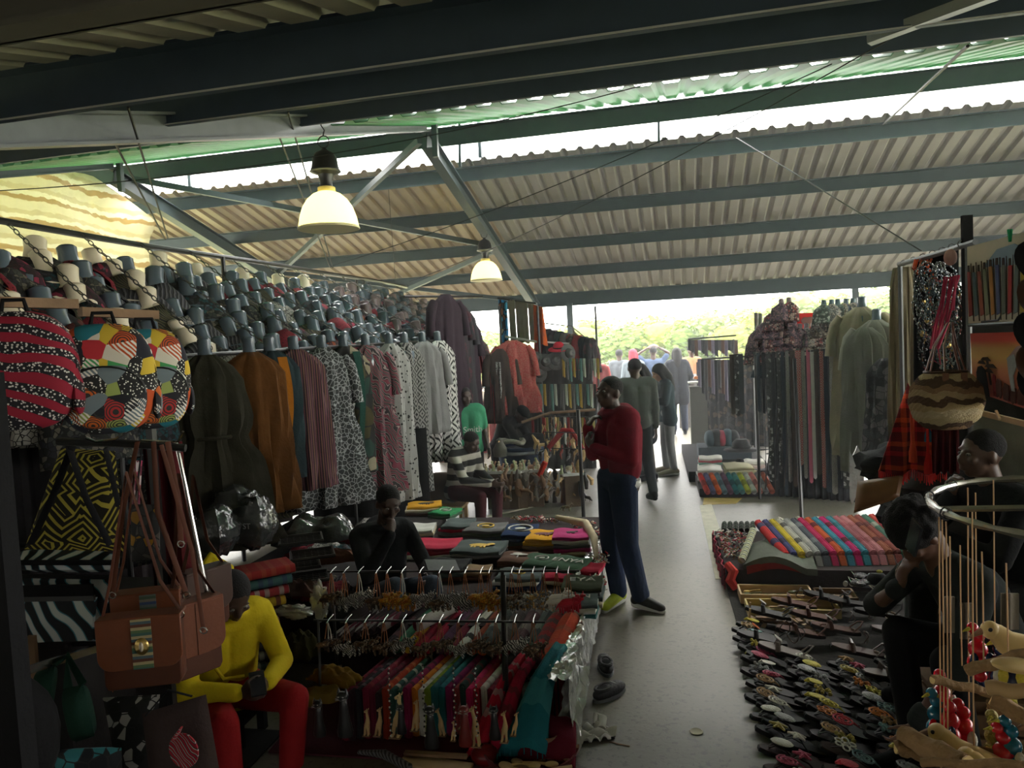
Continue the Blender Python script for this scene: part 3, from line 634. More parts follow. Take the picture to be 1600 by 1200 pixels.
# crimson cloth behind, green bags, print tote low
one(MB().slab(lambda u, v: tuple(at(222+60*u+24*v, 690+280*v, y=2.85+.02*sin(u*14))), 14, 8, .012, (0, -1, 0)), 'dark_red_shawl', 'dark red fringed shawl hanging behind the brown straps', 'shawl', K('dark_red_wool', (.09, .012, .014), var=.5))
GRN = K('dark_green_canvas', (.012, .040, .026), var=.4)
for i, c4 in enumerate(([(60, 1045), (85, 1040), (72, 1130), (50, 1125)], [(100, 1075), (130, 1070), (148, 1150), (118, 1160)])):
    flatbag('green_strap_bag', 'dark green canvas bag %s under the zebra bag' % ('left' if i == 0 else 'right'), 'bag', [at(a, b, y=2.45) for a, b in c4], .09, GRN, 'dark green canvas bags low at left', [([at(c4[0][0]+6, c4[0][1], y=2.45), at(105, 1025, y=2.5), at(c4[1][0], c4[1][1], y=2.45)], .018)], GRN)
t, ctr, n = flatbag('brown_print_tote', 'dark brown tote bag with a red and black animal emblem', 'bag', [at(222, 1115, y=2.42), at(322, 1085, y=2.5), at(345, 1215, y=2.5), at(235, 1225, y=2.42)], .06, K('dark_taupe_canvas', (.050, .034, .032)), None, [([at(228, 1118, y=2.40), at(262, 1078, y=2.4), at(300, 1088, y=2.42)], .008)])
EMB = mat('red_black_white_emblem', kind='zebra', cols=[(.30, .01, .025), (.02, .02, .02), (.45, .42, .40), (.30, .02, .03)], sc=12, dist=.5, rough=.8, var=0)
q = at(288, 1172, y=2.37)
MB().lathe([(0, 0), (.06, 0), (.06, .006), (0, .006)], q-ctr, 24, rot=Matrix.Rotation(pi/2, 3, 'X'), sy=1.1).build('emblem', EMB, t)
MB().tube([q-ctr+V((-.03, -.006, .05)), q-ctr+V((0, -.006, .09))], [.02, .008], 8, flat=.4).build('emblem_neck', EMB, t)
BWP = mat('black_white_block_print', kind='cells', cols=[(.015, .015, .015), (.36, .35, .33), (.02, .02, .02)], sc=26, rough=.85)
flatbag('block_print_tote', 'black and white block print tote behind the dark brown one', 'bag', [at(160, 1090, y=2.6), at(250, 1085, y=2.6), at(240, 1200, y=2.55), at(185, 1200, y=2.5)], .07, BWP)
flatbag('turquoise_print_bag', 'black and turquoise print bag at the bottom left corner', 'bag', [at(85, 1172, y=2.3), at(190, 1168, y=2.4), at(192, 1230, y=2.4), at(80, 1230, y=2.3)], .08, mat('turquoise_splash_print', kind='cells', cols=[(.01, .012, .015), (.03, .17, .19), (.01, .01, .012)], sc=20, rough=.8))
MB_ = flatbag('red_orange_cushion', 'red cloth bundle with an orange patch behind the satchel', 'bundle', [at(138, 1050, y=2.9), at(178, 1050, y=2.9), at(176, 1092, y=2.9), at(140, 1090, y=2.9)], .08, mat('red_orange_patch', kind='cells', cols=[(.25, .02, .03), (.35, .08, .01), (.15, .01, .02), (.2, .2, .1)], sc=14, rough=.9))
one(MB().ell(at(15, 1150, y=1.95), (.16, .12, .2), 16, 10), 'dark_sack', 'dark bulging sack in the bottom left corner', 'sack', BLK)
# wrapped goods and folded checked fabric under the rack
WRP = mat('clear_wrap_over_black_cloth', (.06, .065, .065), .12, spec=.8, var=.7, bump=1., bsc=16)
for i, (px, py, y, r) in enumerate(((335, 830, 4.0, (.14, .12, .14)), (368, 800, 4.3, (.15, .14, .16)), (398, 815, 4.2, (.12, .12, .16)))):
    t = thing('wrapped_bundle', 'plastic wrapped bundle of dark clothing, %s from left under the dresses' % nth(i+1), 'bundle', at(px, py, y=y), 0, 'wrapped bundles under the dresses')
    lump((0, 0, 0), r, i, .12, .6).build('wrapped_body', WRP, t)
    if i == 2: text('lettering', 'MUST', .05, mat('grey_print', (.25, .26, .26), .6, var=0), t, (-.02, -.125, 0), (pi/2, 0, 0))
fab = [((.28, .02, .02), (.30, .05, .03), 'red'), ((.05, .12, .12), (.04, .07, .12), 'teal and blue'), ((.30, .03, .04), (.35, .25, .24), 'red and pink'), ((.40, .26, .02), (.14, .05, .03), 'yellow checked'), ((.05, .04, .05), (.10, .03, .03), 'dark brown'), ((.42, .34, .33), (.24, .03, .05), 'pink and white striped'), ((.22, .01, .04), (.10, .01, .02), 'crimson'), ((.03, .03, .03), (.06, .02, .03), 'black and maroon'), ((.03, .03, .03), (.17, .18, .17), 'black and grey checked'), ((.02, .035, .03), (.12, .13, .12), 'dark green checked'), ((.22, .02, .02), (.03, .02, .02), 'scarlet edged'), ((.02, .02, .02), (.08, .02, .03), 'black and red')]
for i, (c1, c2, nm) in enumerate(fab):
    z = .66-.056*i; pz = V((-2.42-.03*i*.3, 3.98-.03*i, z))
    m = mat('folded_%s_cloth' % nm.replace(' ', '_'), kind='stripe', cols=[c1, c1, c2, c1, c2], sc=7, ax=0, rough=.9)
    t = thing('folded_cloth', 'folded %s cloth, %s from top beside the yellow hoodie' % (nm, nth(i+1)), 'cloth', pz, radians(42), 'folded cloth stack at left')
    b = MB(); b.tube([(-.26, 0, .024), (.26, 0, .024)], .027, 10); b.box((0, .10, .024), (.52, .2, .046)); b.build('folded_body', m, t)
BAS = mat('black_woven_wire', (.03, .028, .025), .35, spec=.5)
for i, (px, py) in enumerate(((470, 845), (488, 868), (466, 885), (480, 905))):
    p = at(px, py, y=4.6); t = thing('lattice_tray', 'black lattice tray, %s from the top beside the seated man' % nth(i+1), 'tray', p, .5, 'black lattice trays')
    b = MB()
    for k in range(7): b.bar((-.13+.043*k, -.1, 0), (-.13+.043*k, .1, .0), .008, .008); 
    for k in range(6): b.bar((-.13, -.1+.04*k, .006), (.13, -.1+.04*k, .006), .008, .008)
    b.tube([(-.14, -.11, .012), (.14, -.11, .012), (.14, .11, .012), (-.14, .11, .012)], .012, 6, closed=True); b.build('lattice', BAS, t)
def crumple(c, r, m, rz=0, seed=0):
    g_ = random.Random(seed); a, b_, k = g_.uniform(0, 6), g_.uniform(0, 6), g_.uniform(5, 9); c = V(c); M_ = Matrix.Rotation(rz, 3, 'Z')
    def f(u, v):
        x, y = 2*u-1, 2*v-1; e = max(0, 1-abs(x)**3.5)*max(0, 1-abs(y)**3.5)
        return c+M_ @ V((x*r[0]*(1+.08*sin(k*y+a)), y*r[1]*(1+.10*sin(k*x+b_)), r[2]*(.15+1.7*e**.6*(.75+.25*sin(k*x+3*y+a)*cos(k*.7*y-b_)))))
    return MB().slab(f, 20, 14, .012)
for i, (px, py, y, r, m, nm, lab, cat) in enumerate((
    (490, 830, 5.0, (.28, .2, .10), WRP, 'wrapped_garment_pile', 'shiny plastic wrapped garments heaped behind the lattice trays', 'pile'),
    (500, 940, 3.9, (.05, .02, .10), FOIL, 'plastic_packet', 'crumpled clear plastic packet standing left of the keychain rack', 'packet'),
    (460, 955, 4.0, (.11, .03, .04), FOIL, 'plastic_packet', 'grey plastic packet lying left of the standing clear packet', 'packet'),
    (470, 920, 4.3, (.14, .06, .05), K('brown_felt', (.08, .05, .04)), 'brown_pouch', 'soft brown pouch left of the keychain rack', 'pouch'),
    (520, 870, 4.9, (.16, .08, .05), K('rust_felt', (.14, .06, .035)), 'brown_cloth', 'rust brown folded cloth beside the seated man', 'cloth'),
    (525, 1055, 3.6, (.14, .07, .035), K('mustard_cloth', (.16, .09, .012)), 'mustard_cloth', 'mustard folded cloth at the left end of the blanket row', 'cloth'),
    (500, 1085, 3.45, (.12, .07, .03), K('olive_mustard_cloth', (.12, .08, .015)), 'mustard_cloth', 'olive mustard cloth below the first one left of the blankets', 'cloth'),
    (470, 1010, 4.1, (.12, .09, .08), K('olive_cloth', (.05, .045, .015)), 'olive_bundle', 'dark olive bundle behind the mustard cloths', 'bundle'))):
    one(crumple(at(px, py, y=y)-V((0, 0, r[2]*.5)), r, m, R.uniform(-.5, .5), i) if r[1] > .03 else lump(at(px, py, y=y), r, i, .3), nm, lab, cat, m)

# added dark sheets standing in for shade, and the goods platform under the rack
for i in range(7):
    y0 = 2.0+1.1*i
    one(MB().slab(lambda u, v: (-4.3+.05*sin(u*19)+.03*i*0, y0+1.08*u, 2.25-2.2*v), 16, 6, .008, (1, 0, 0)), 'backing_panel', 'added dark sheet for the shade behind the left stall, %s from the near end' % nth(i+1), 'cloth', K('dark_shade_backing_%d' % (i % 2), (.03+.008*(i % 2), .028, .03), var=.5), 'added dark sheets of the left stall')
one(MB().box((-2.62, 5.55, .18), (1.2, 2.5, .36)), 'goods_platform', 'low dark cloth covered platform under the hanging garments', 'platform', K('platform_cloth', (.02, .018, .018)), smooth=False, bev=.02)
one(MB().slab(lambda u, v: (-4.2+2.2*u, 1.6+1.9*v, .012), 4, 4, .008), 'dark_floor_sheet', 'dark sheet on the floor beneath the bag stand', 'mat', K('dark_floor_sheet', (.02, .02, .02)))
g5 = random.Random(4)
for i in range(22):
    x = -2.15-g5.uniform(0, .8); y = 4.45+g5.uniform(0, 2.1); k = i % 6
    folded_ = crumple((x, y, .37), (.16, .12, .05), None, g5.uniform(0, 3), i)
    one(folded_, 'garment_packet', '%s folded garment packet lying on the goods platform' % DRN[k], 'packet', DR[k], 'garment packets on the goods platform')

one(MB().box((-2.95, 3.1, .42), (.9, .9, .8)), 'dark_goods_box', 'dark cloth covered box of goods behind the bag stand', 'box', MATS['platform_cloth'], smooth=False, bev=.02)

one(MB().slab(lambda u, v: (-3.5+1.1*u, 7.0+.5*u+.03*sin(u*25), 1.15-1.13*v), 16, 6, .008, (0, -1, 0)), 'shade_panel', 'added black sheet for the shade low behind the seated man under the dresses', 'cloth', BLK)  # added sheet, stands in for the shading under the dresses
PROTOS_KILL = list(protos)
# ================================================================ LOW TABLE ON THE LEFT OF THE AISLE
tb = thing('low_table', 'low cloth covered display table along the left of the aisle', 'table', (-1.2, 5.2, 0))
DKC = K('dark_table_cloth', (.03, .022, .022))
MB().box((-1.22, 5.45, .345), (1.44, 2.65, .02)).build('table_top', DKC, tb, world=True, smooth=False)
def skirt(u, v): return (-.50+.02*sin(u*60)*v, 4.12+2.66*u, .345-.335*v)
MB().slab(skirt, 60, 4, .01, (1, 0, 0)).build('cloth_skirt', DKC, tb, world=True)
MB().slab(lambda u, v: (-1.94+1.44*u, 4.12+.01*sin(u*50), .345-.335*v), 40, 3, .01, (0, -1, 0)).build('cloth_skirt', DKC, tb, world=True)
for x in (-1.85, -.6):
    for y in (4.25, 6.65): MB().box((x, y, .17), (.05, .05, .33)).build('leg', WOODD, tb, world=True, smooth=False)
MB().slab(lambda u, v: (-1.98+1.72*u*.78, 3.30+.85*v, .012+.02*v), 10, 6, .008).build('floor_cloth', K('maroon_floor_cloth', (.06, .012, .018)), tb, world=True)
RG = random.Random(3)
def foilf(u, v):
    y = 3.42+2.5*u; x = -.56+.10*min(1, v*2)+(0 if v < .5 else .01); z = .40-(.02 if v < .5 else .36*(v-.5)*2)
    return (x+RG.uniform(-.013, .013), y+RG.uniform(-.012, .012), max(.006, z+RG.uniform(-.012, .012)*(v < .95)))
one(MB().grid(foilf, 90, 12), 'plastic_sheet', 'crumpled shiny clear plastic sheet draped over the aisle edge of the low table', 'sheet', FOIL, smooth=False)
one(MB().grid(lambda u, v: (-.50+.12*u-.04*v+RG.uniform(-.01, .01), 3.44+.32*(1-v)-.05*u, .30*(1-v)**.7+.008+RG.uniform(0, .02)), 8, 14), 'plastic_tail', 'shiny plastic tail trailing from the sheet down to the floor', 'sheet', FOIL, smooth=False)
# folded tee shirts
def fprint(m1): return m1
def folded(name, label, cat, p, rz, w, d, h, m, group=None, tilt=0, seed=0):
    t = thing(name, label, cat, p, 0, group, rot=(tilt, 0, rz))
    b = MB()
    def ftop(u, v):
        e = (abs(2*u-1)**8+abs(2*v-1)**8); return ((u-.5)*w, (v-.5)*d, h*(1-.35*min(1, e))+.006*sin(u*7+seed)+.004*sin(v*9+seed))
    b.slab(ftop, 10, 10, h*.8); b.build('folded_body', m, t)
    MB().tube([((u-.5)*w*1.0, -d/2+.004, h*.5+.005*sin(u*7+seed)) for u in [i/8 for i in range(9)]], h*.42, 8).build('front_fold', m, t)
    return t
def piles(px, py, y0, n, w, d, rz, name, cols, desc, cat='shirt', th=.028, z0=.36, group='folded shirts on the low table'):
    """pile of folded things whose top shows at the pixel"""
    top = at(px, py, z=z0+n*th)
    out = []
    for k in range(n):
        i = n-1-k; c, cn = cols[k % len(cols)]
        pos = 'topmost' if k == 0 else nth(k+1)+' down'
        o = folded(name, '%s %s, %s in the pile %s' % (cn, name.replace('_', ' '), pos, desc), cat, (top.x+RG.uniform(-.01, .01), top.y+RG.uniform(-.01, .01)-.008*k, z0+th*i), rz+RG.uniform(-.06, .06), w, d, th*1.05, K('knit_%s' % cn.replace(' ', '_'), c, var=.3), group, 0, k)
        out.append(o)
    return out[0], top
C_ = dict(grey=(.12, .12, .12), red=(.38, .02, .05), navy=(.012, .03, .085), gold=(.60, .30, .02), pink=(.42, .04, .16), forest=(.04, .085, .05), olive=(.055, .065, .04), white=(.5, .5, .47), black=(.015, .015, .016), brown=(.09, .045, .03), teal=(.03, .13, .12), cream=(.5, .44, .30), orange=(.45, .10, .02), green=(.03, .22, .08), tan=(.22, .15, .09), slate=(.07, .09, .09), maroon=(.13, .01, .03))
def cc(*n): return [(C_[k], k) for k in n]
WPR = mat('white_screen_print', (.45, .44, .40), .7, var=.4); BPR = mat('black_screen_print', (.03, .025, .02), .7); MPR = mat('maroon_screen_print', (.12, .02, .02), .7); YPR = mat('yellow_screen_print', (.55, .36, .05), .7)
def pr_on(o, z, kind, m, sz=.05, txt=None, dx=0, dy=0, rz=0, name='screen_print'):
    if txt: text('lettering', txt, sz, m, o, (dx, dy, z+.006), (0, 0, rz)); return
    b = MB()
    if kind == 'beast':
        b.ell((dx, dy, z), (sz, sz*.45, .004), 12, 6); b.ell((dx+sz*1.0, dy+sz*.3, z), (sz*.4, sz*.3, .004), 8, 5)
        for k in (-.6, -.3, .3, .6): b.box((dx+sz*k, dy-sz*.55, z), (sz*.16, sz*.6, .006))
    elif kind == 'tree':
        b.ell((dx, dy+sz*.4, z), (sz, sz*.3, .004), 12, 6); b.ell((dx-.3*sz, dy+sz*.8, z), (sz*.6, sz*.2, .004), 10, 5); b.box((dx, dy-.2*sz, z), (sz*.12, sz, .005))
    elif kind == 'badge':
        b.tube([(dx+sz*cos(a), dy+sz*sin(a), z) for a in [i*2*pi/16 for i in range(16)]], sz*.1, 5, closed=True); b.ell((dx, dy, z), (sz*.5, sz*.35, .005), 10, 5)
    b.build(name, m, o)
specs = [  # px, py, n, w, d, rz, colours, place, prints
 (662, 787, 3, .34, .22, .3, cc('gold', 'cream', 'brown'), 'beside the brown sack', [('beast', BPR, .05)]),
 (695, 797, 2, .24, .22, -.2, cc('green', 'forest'), 'right of the gold shirts', [('badge', WPR, .04)]),
 (655, 822, 3, .26, .24, .2, cc('white', 'cream', 'grey'), 'near the seated man', []),
 (716, 815, 3, .26, .26, 0, cc('slate', 'red', 'grey'), 'behind the red shirts', []),
 (678, 848, 3, .40, .26, .1, cc('red', 'red', 'white'), 'right of the seated man', []),
 (760, 822, 3, .34, .26, 0, cc('grey', 'olive', 'slate'), 'centrally under the dark bag', [('badge', YPR, .05)]),
 (748, 852, 4, .38, .28, 0, cc('slate', 'grey', 'black', 'black'), 'left of the gold and navy piles', [('beast', YPR, .06)]),
 (812, 826, 4, .27, .32, .1, cc('navy', 'navy', 'slate', 'brown'), 'left of the gold shirts facing the aisle', [('badge', WPR, .07)]),
 (848, 834, 4, .26, .26, 0, cc('gold', 'gold', 'tan', 'brown'), 'right beside the navy shirts', [('beast', MPR, .055)]),
 (893, 832, 5, .28, .24, .1, cc('pink', 'white', 'grey', 'pink', 'cream'), 'next to the aisle in plastic sleeves', [('beast', BPR, .03)]),
 (808, 868, 3, .26, .22, 0, cc('brown', 'brown', 'black'), 'in front of the navy shirts', [('tree', WPR, .05)]),
 (845, 872, 3, .24, .24, 0, cc('forest', 'olive', 'black'), 'in front of the gold shirts', [('badge', WPR, .035)]),
 (888, 878, 3, .24, .26, -.3, cc('forest', 'white', 'grey'), 'of bagged green shirts by the aisle', [('txt', WPR, .07, 'ENYA')]),
 (918, 884, 2, .20, .18, -.1, cc('red', 'white'), 'at the aisle edge above the grey shirts', []),
 (912, 908, 4, .25, .22, 0, cc('olive', 'grey', 'slate', 'cream'), 'of bagged grey green shirts by the aisle', [('txt', WPR, .07, 'EYA')]),
 (900, 935, 3, .24, .18, 0, cc('slate', 'white', 'teal'), 'nearest the aisle behind the keychains', [('txt', WPR, .06, 'KEN')]),
 (872, 893, 2, .20, .20, .2, cc('red', 'cream'), 'just behind the right keychain rods', []),
 (810, 895, 3, .30, .20, 0, cc('slate', 'white', 'navy'), 'behind the middle keychain rods', [('badge', YPR, .03)]),
 (745, 888, 2, .20, .16, .1, cc('tan', 'brown'), 'of paper wrapped things before the black shirts', []),
 (700, 880, 3, .28, .24, 0, cc('black', 'slate', 'brown'), 'in the dark beside the seated knee', []),
]
for (px, py, n, w, d, rz, cl, desc, prs) in specs:
    o, top = piles(px, py, 0, n, w*1.0, d*1.15, rz, 'tee_shirt', cl, desc)
    for q in prs: pr_on(o, .032, q[0], q[1], q[2]*1.4, q[3] if len(q) > 3 else None)
def shred(name, label, p, r, m, n=60, cat='garland', q=.02):
    b = MB()
    for k in range(n):
        a = V((RG.uniform(-1, 1)*r[0], RG.uniform(-1, 1)*r[1], RG.uniform(0, 1)*r[2])); e = a+V((RG.uniform(-1, 1), RG.uniform(-1, 1), RG.uniform(-.5, .5)))*q*1.6
        b.mi = RG.randrange(len(m)); b.bar(a+V(p), e+V(p), q*.3, q*.45)
    return one(b, name, label, cat, m, smooth=False)
BEADS = [mat('red_beads', (.45, .02, .04), .3), mat('white_beads', (.6, .58, .52), .3), mat('black_beads', (.02, .02, .02), .3), mat('tan_beads', (.30, .18, .09), .5)]
for i, (px, py, rr) in enumerate(((935, 838, (.05, .10, .05)), (938, 880, (.05, .12, .05)), (912, 822, (.09, .05, .04)), (870, 815, (.16, .05, .03)), (932, 918, (.05, .12, .05)), (825, 812, (.14, .05, .03)))):
    shred('beaded_trim', 'red and white beaded trinkets heaped at the back right table edge, heap %s' % 'abcdef'[i] if False else 'heap of small red and white beaded trinkets on the low table, %s from the back' % nth(i+1), at(px, py, z=.37), rr, BEADS, 90, 'trinkets')
one(MB().tube([at(870, 808, z=.5), at(915, 818, z=.52), at(928, 840, z=.5), at(932, 872, z=.42)], [.02, .035, .03, .015], 10), 'pale_fur_scarf', 'pale cream furry scarf lying across the pink shirts', 'scarf', K('cream_fur', (.45, .38, .26), var=.4))

# ---- rolled and folded blankets
BC = [('crimson', (.20, .01, .03), (.12, .01, .02)), ('black and maroon', (.03, .01, .015), (.15, .02, .04)), ('black striped', (.02, .02, .022), (.10, .08, .09)), ('dark red', (.17, .01, .03), (.22, .03, .04)), ('maroon', (.13, .01, .03), (.08, .01, .02)), ('black and red', (.03, .02, .02), (.25, .03, .04)), ('orange striped', (.30, .03, .01), (.40, .10, .03)), ('green and cream striped', (.03, .08, .07), (.40, .38, .33)), ('dark green', (.01, .05, .035), (.02, .03, .025)), ('magenta striped', (.22, .01, .06), (.08, .01, .03)), ('orange', (.50, .16, .01), (.30, .07, .02)), ('white', (.50, .49, .45), (.36, .35, .33)), ('lime green', (.18, .25, .02), (.10, .15, .02)), ('teal', (.01, .10, .11), (.02, .07, .08)), ('bright teal', (.01, .14, .15), (.01, .11, .12)), ('purple pink', (.20, .01, .08), (.12, .01, .06)), ('brick red', (.22, .03, .03), (.13, .02, .02)), ('dark green checked', (.02, .05, .04), (.10, .03, .03)), ('hot pink', (.48, .01, .09), (.32, .01, .05)), ('scarlet', (.32, .01, .02), (.25, .01, .03)), ('cream ribbed', (.52, .50, .42), (.34, .32, .27)), ('wine red', (.18, .01, .03), (.10, .01, .02)), ('rose striped', (.22, .03, .08), (.12, .02, .05)), ('indigo', (.03, .03, .10), (.07, .05, .12)), ('turquoise', (.01, .12, .16), (.01, .09, .12)), ('green striped', (.03, .09, .06), (.20, .28, .16)), ('white and teal striped', (.35, .38, .35), (.03, .06, .06)), ('red with white checks', (.38, .01, .03), (.30, .16, .15)), ('red plaid', (.34, .01, .04), (.18, .02, .03)), ('red and black plaid', (.28, .02, .02), (.02, .02, .02))]
def bmat(nm, c1, c2): return mat('blanket_'+nm.replace(' ', '_'), kind='stripe', cols=[c1, c1, c2, c1, c1, c2, c1, c1], sc=5.5, ax=1, rough=.95, var=.25, bump=.4, bsc=90)
def blanket(label, p, rx, rz, w, L, h, m, group, fringe=True):
    t = thing('folded_blanket', label, 'blanket', p, 0, group, rot=(rx, 0, rz)); b = MB(); n = 7
    ol = [(-w/2, 0), (-w/2, h-w/2)]+[(-w/2*cos(pi*i/n), h-w/2+w/2*sin(pi*i/n)) for i in range(1, n)]+[(w/2, h-w/2), (w/2, 0)]
    M_ = Matrix(((1, 0, 0, 0), (0, 0, 1, 0), (0, 1, 0, 0), (0, 0, 0, 1)))
    b.prism(ol, 0, L, M_); b.build('blanket_body', m, t)
    MB().prism([(-w*.22, 0), (-w*.22, h-w*.5), (0, h-w*.35), (w*.22, h-w*.5), (w*.22, 0)], -.006, .0, M_).build('inner_fold', m, t)
    if fringe:
        f = MB()
        for k in range(5): f.bar((-w*.4+w*.2*k, -.006, .0+h*.30), (-w*.4+w*.2*k, -.010, .01), w*.1, .004)
        f.build('fringe', m, t, smooth=False)
    return t
xs = 0
G_ = 'upright blankets in the front row'
nb_ = len(BC)
for i in range(nb_):
    fx = 556+i*(832-556)/(nb_-1)
    p = at(fx, 1098+R.uniform(-8, 8)-(12 if i < 5 else 0), z=.27); nm, c1, c2 = BC[i]
    w = (1.98-.62)/nb_*1.02
    p = V((-1.62+i*(1.02)/(nb_-1), p.y*0+3.44+.006*i+R.uniform(-.01, .01), .012))
    blanket('%s blanket standing on edge, %s from left in the front row' % (nm, nth(i+1)), p, 0, radians(-10+R.uniform(-2, 2)), .036, .46, .255+R.uniform(-.015, .015), bmat(nm, c1, c2), G_)
def roll(label, a, b, r, m, group, end=None, name='rolled_blanket'):
    a = V(a); b = V(b); t = thing(name, label, 'blanket', a, 0, group); d = b-a; n = 9
    mb = MB(); mb.tube([d*(i/n) for i in range(n+1)], [r*(.86 if i in (0, n) else 1+.03*sin(i*2.1)) for i in range(n+1)], 14); mb.build('roll_body', m, t)
    s_, u_ = frame(d); sp = [d*-.004+s_*(r*.8*k/30*cos(k*.6))+u_*(r*.8*k/30*sin(k*.6)) for k in range(31)]
    MB().tube(sp, r*.06, 4).build('spiral_end', m, t)
    MB().tube([u_*r*.98+s_*r*.2+d*(.02+.96*i/8) for i in range(9)], r*.12, 5).build('outer_edge', m, t)
    return t
def smat(key, cl, sc=4, ax=1): return mat(key, kind='stripe', cols=cl, sc=sc, ax=ax, rough=.95, var=.25, bump=.4, bsc=90)
rr2 = [('dark grey green', [(.06, .075, .07), (.07, .085, .08), (.05, .065, .06), (.16, .18, .16)]), ('brown grey', [(.07, .055, .05), (.06, .05, .045), (.11, .10, .09)]), ('dull maroon', [(.09, .045, .05), (.08, .04, .045), (.15, .12, .11)]), ('slate green', [(.05, .07, .065), (.05, .07, .065), (.15, .19, .15)])]
for i in range(4):
    nm, cl = rr2[i]; x = -.95+.088*i-.0
    roll('%s rolled blanket, %s from left in the rear row by the red rolls' % (nm, nth(i+1)), (x-.03, 3.86, .34), (x+.02, 4.42, .36), .042, smat('roll_'+nm.replace(' ', '_'), cl, 4), 'rolled blankets in the rear row')
for i, (nm, x, cl) in enumerate((('red and dark banded', -.625, [(.25, .02, .02), (.16, .03, .03), (.25, .02, .02), (.08, .04, .04)]), ('bright orange red banded', -.54, [(.42, .05, .015), (.30, .06, .03), (.40, .04, .015), (.42, .05, .015)]))):
    roll('%s thick rolled blanket near the aisle plastic' % nm, (x-.05, 3.72, .33), (x+.01, 4.22, .37), .05+.01*i, smat('roll_'+nm.replace(' ', '_'), cl, 5), 'thick rolls near the aisle')
rear = [('dark print', (.03, .02, .025), (.10, .04, .05)), ('green', (.02, .12, .06), (.015, .09, .05)), ('yellow', (.45, .28, .02), (.28, .05, .02)), ('crimson', (.25, .01, .03), (.18, .01, .03)), ('cherry red', (.30, .01, .04), (.2, .01, .02)), ('dark purple', (.06, .02, .05), (.08, .03, .07)), ('wine', (.15, .01, .03), (.1, .01, .03)), ('white and black banded', (.5, .49, .45), (.03, .03, .03)), ('rust', (.25, .05, .02), (.15, .03, .02)), ('orange tipped purple', (.48, .10, .01), (.05, .03, .10))]
for i, (nm, c1, c2) in enumerate(rear):
    x = -1.52+.062*i
    roll('%s rolled blanket in the rear row, %s from its left end' % (nm, nth(i+1)), (x-.03, 3.88, .31), (x+.03, 4.36, .34), .032, smat('rear_'+nm.replace(' ', '_'), [c1, c1, c2, c1], 5), 'thin rolled blankets in the rear row')
# dark striped stack left rear
for i in range(8):
    x = -1.90+.047*i
    roll('dark blanket with fine white and maroon lines, %s from left behind the keychains' % nth(i+1), (x-.05, 3.95, .30+.012*i), (x+.12, 4.42, .36+.008*i), .024, smat('dark_line_blanket_%d' % (i % 3), [(.03, .015, .02), (.25, .22, .22), (.10, .015, .03), (.03, .02, .02)], 9+i % 3, 0), 'dark lined blankets behind the keychains')
roll('white and maroon rolled cloth lying slanted behind the lower rod', (-1.40, 3.98, .40), (-1.22, 4.34, .42), .036, smat('white_maroon_cloth', [(.40, .38, .35), (.40, .38, .35), (.16, .01, .03)], 4, 0), None)
# big red and teal draped blankets at the right end
def hang(label, pts, w, m, th=.05, name='draped_blanket', cat='blanket', folds=3, group=None):
    P = [V(q) for q in pts]; t = thing(name, label, cat, P[0], 0, group); n = 16
    def pos(v):
        k = v*(len(P)-1); i = min(int(k), len(P)-2); return P[i].lerp(P[i+1], k-i)-P[0]
    def wd(v):
        if isinstance(w, tuple): k = v*(len(w)-1); i = min(int(k), len(w)-2); return w[i]+(w[i+1]-w[i])*(k-i)
        return w
    def g(s):
        def f(u, v):
            a = pi*u; W = wd(v); return pos(v)+V((-W/2*cos(a), 0, 0))+V((0, -.35, .9))*(th*sin(a)*(1+.15*sin(folds*2*pi*u+v*3)))*s
        return f
    b = MB(); b.grid(g(1), 18, n); b.grid(lambda u, v: pos(v)+V((wd(v)/2*cos(pi*u), .008, -.008)), 4, n); b.build('blanket_body', m, t)
    e = MB()
    for k in range(12): u = k/11; q = g(1)(u, 1); e.bar(q, q+V((0, -.004, -.03)), .006, .004)
    e.build('fringe', m, t, smooth=False)
    return t
hang('red blanket with white checks folded over the front edge', [(-.72, 3.90, .33), (-.80, 3.55, .30), (-.86, 3.42, .18), (-.92, 3.36, .02)], (.055, .06, .07, .09), MATS['blanket_red_with_white_checks'], .04)
hang('second red checked blanket folded over the front edge', [(-.66, 3.90, .34), (-.73, 3.55, .31), (-.77, 3.42, .2), (-.81, 3.36, .03)], (.055, .06, .08, .10), MATS['blanket_red_plaid'], .04)
TEAL = smat('teal_knit_blanket', [(.01, .12, .15), (.01, .13, .16), (.01, .12, .15), (.03, .17, .19)], 3, 1)
hang('thick teal fringed blanket rolled over the corner by the plastic', [(-.55, 3.80, .36), (-.60, 3.50, .33), (-.64, 3.38, .2), (-.68, 3.30, .06)], (.10, .12, .17, .24), TEAL, .06)
hang('dark maroon cloth under the teal blanket at the table corner', [(-.56, 3.48, .14), (-.57, 3.38, .10), (-.58, 3.30, .02)], (.24, .28, .30), K('deep_maroon_cloth', (.10, .008, .018)), .05)

# ---- keychain racks
rk = thing('keychain_rack', 'black wire rack of two rods holding keychains before the blankets', 'rack', (-1.2, 3.9, 0))
ru0, ru1 = at(512, 893, y=3.92), at(905, 892, y=3.92); rl0, rl1 = at(490, 969, y=3.60), at(852, 972, y=3.60)
MB().tube([ru0, ru1], .006, 6).build('upper_rod', BLACKM, rk, world=True)
MB().tube([rl0, rl1], .006, 6).build('lower_rod', BLACKM, rk, world=True)
for px in (517, 785): a = at(px, 893, y=3.92); MB().tube([a, (a.x, a.y, 0)], .010, 6).build('upright', BLACKM, rk, world=True)
for px, pb in ((497, 969), (787, 971)): a = at(px, pb, y=3.6); MB().tube([a, (a.x+.03, a.y-.1, 0)], .008, 6).build('upright', BLACKM, rk, world=True)
MB().tube([at(786, 900, y=3.9), at(790, 1080, y=3.5)], .016, 8).build('centre_post', BLACKM, rk, world=True)
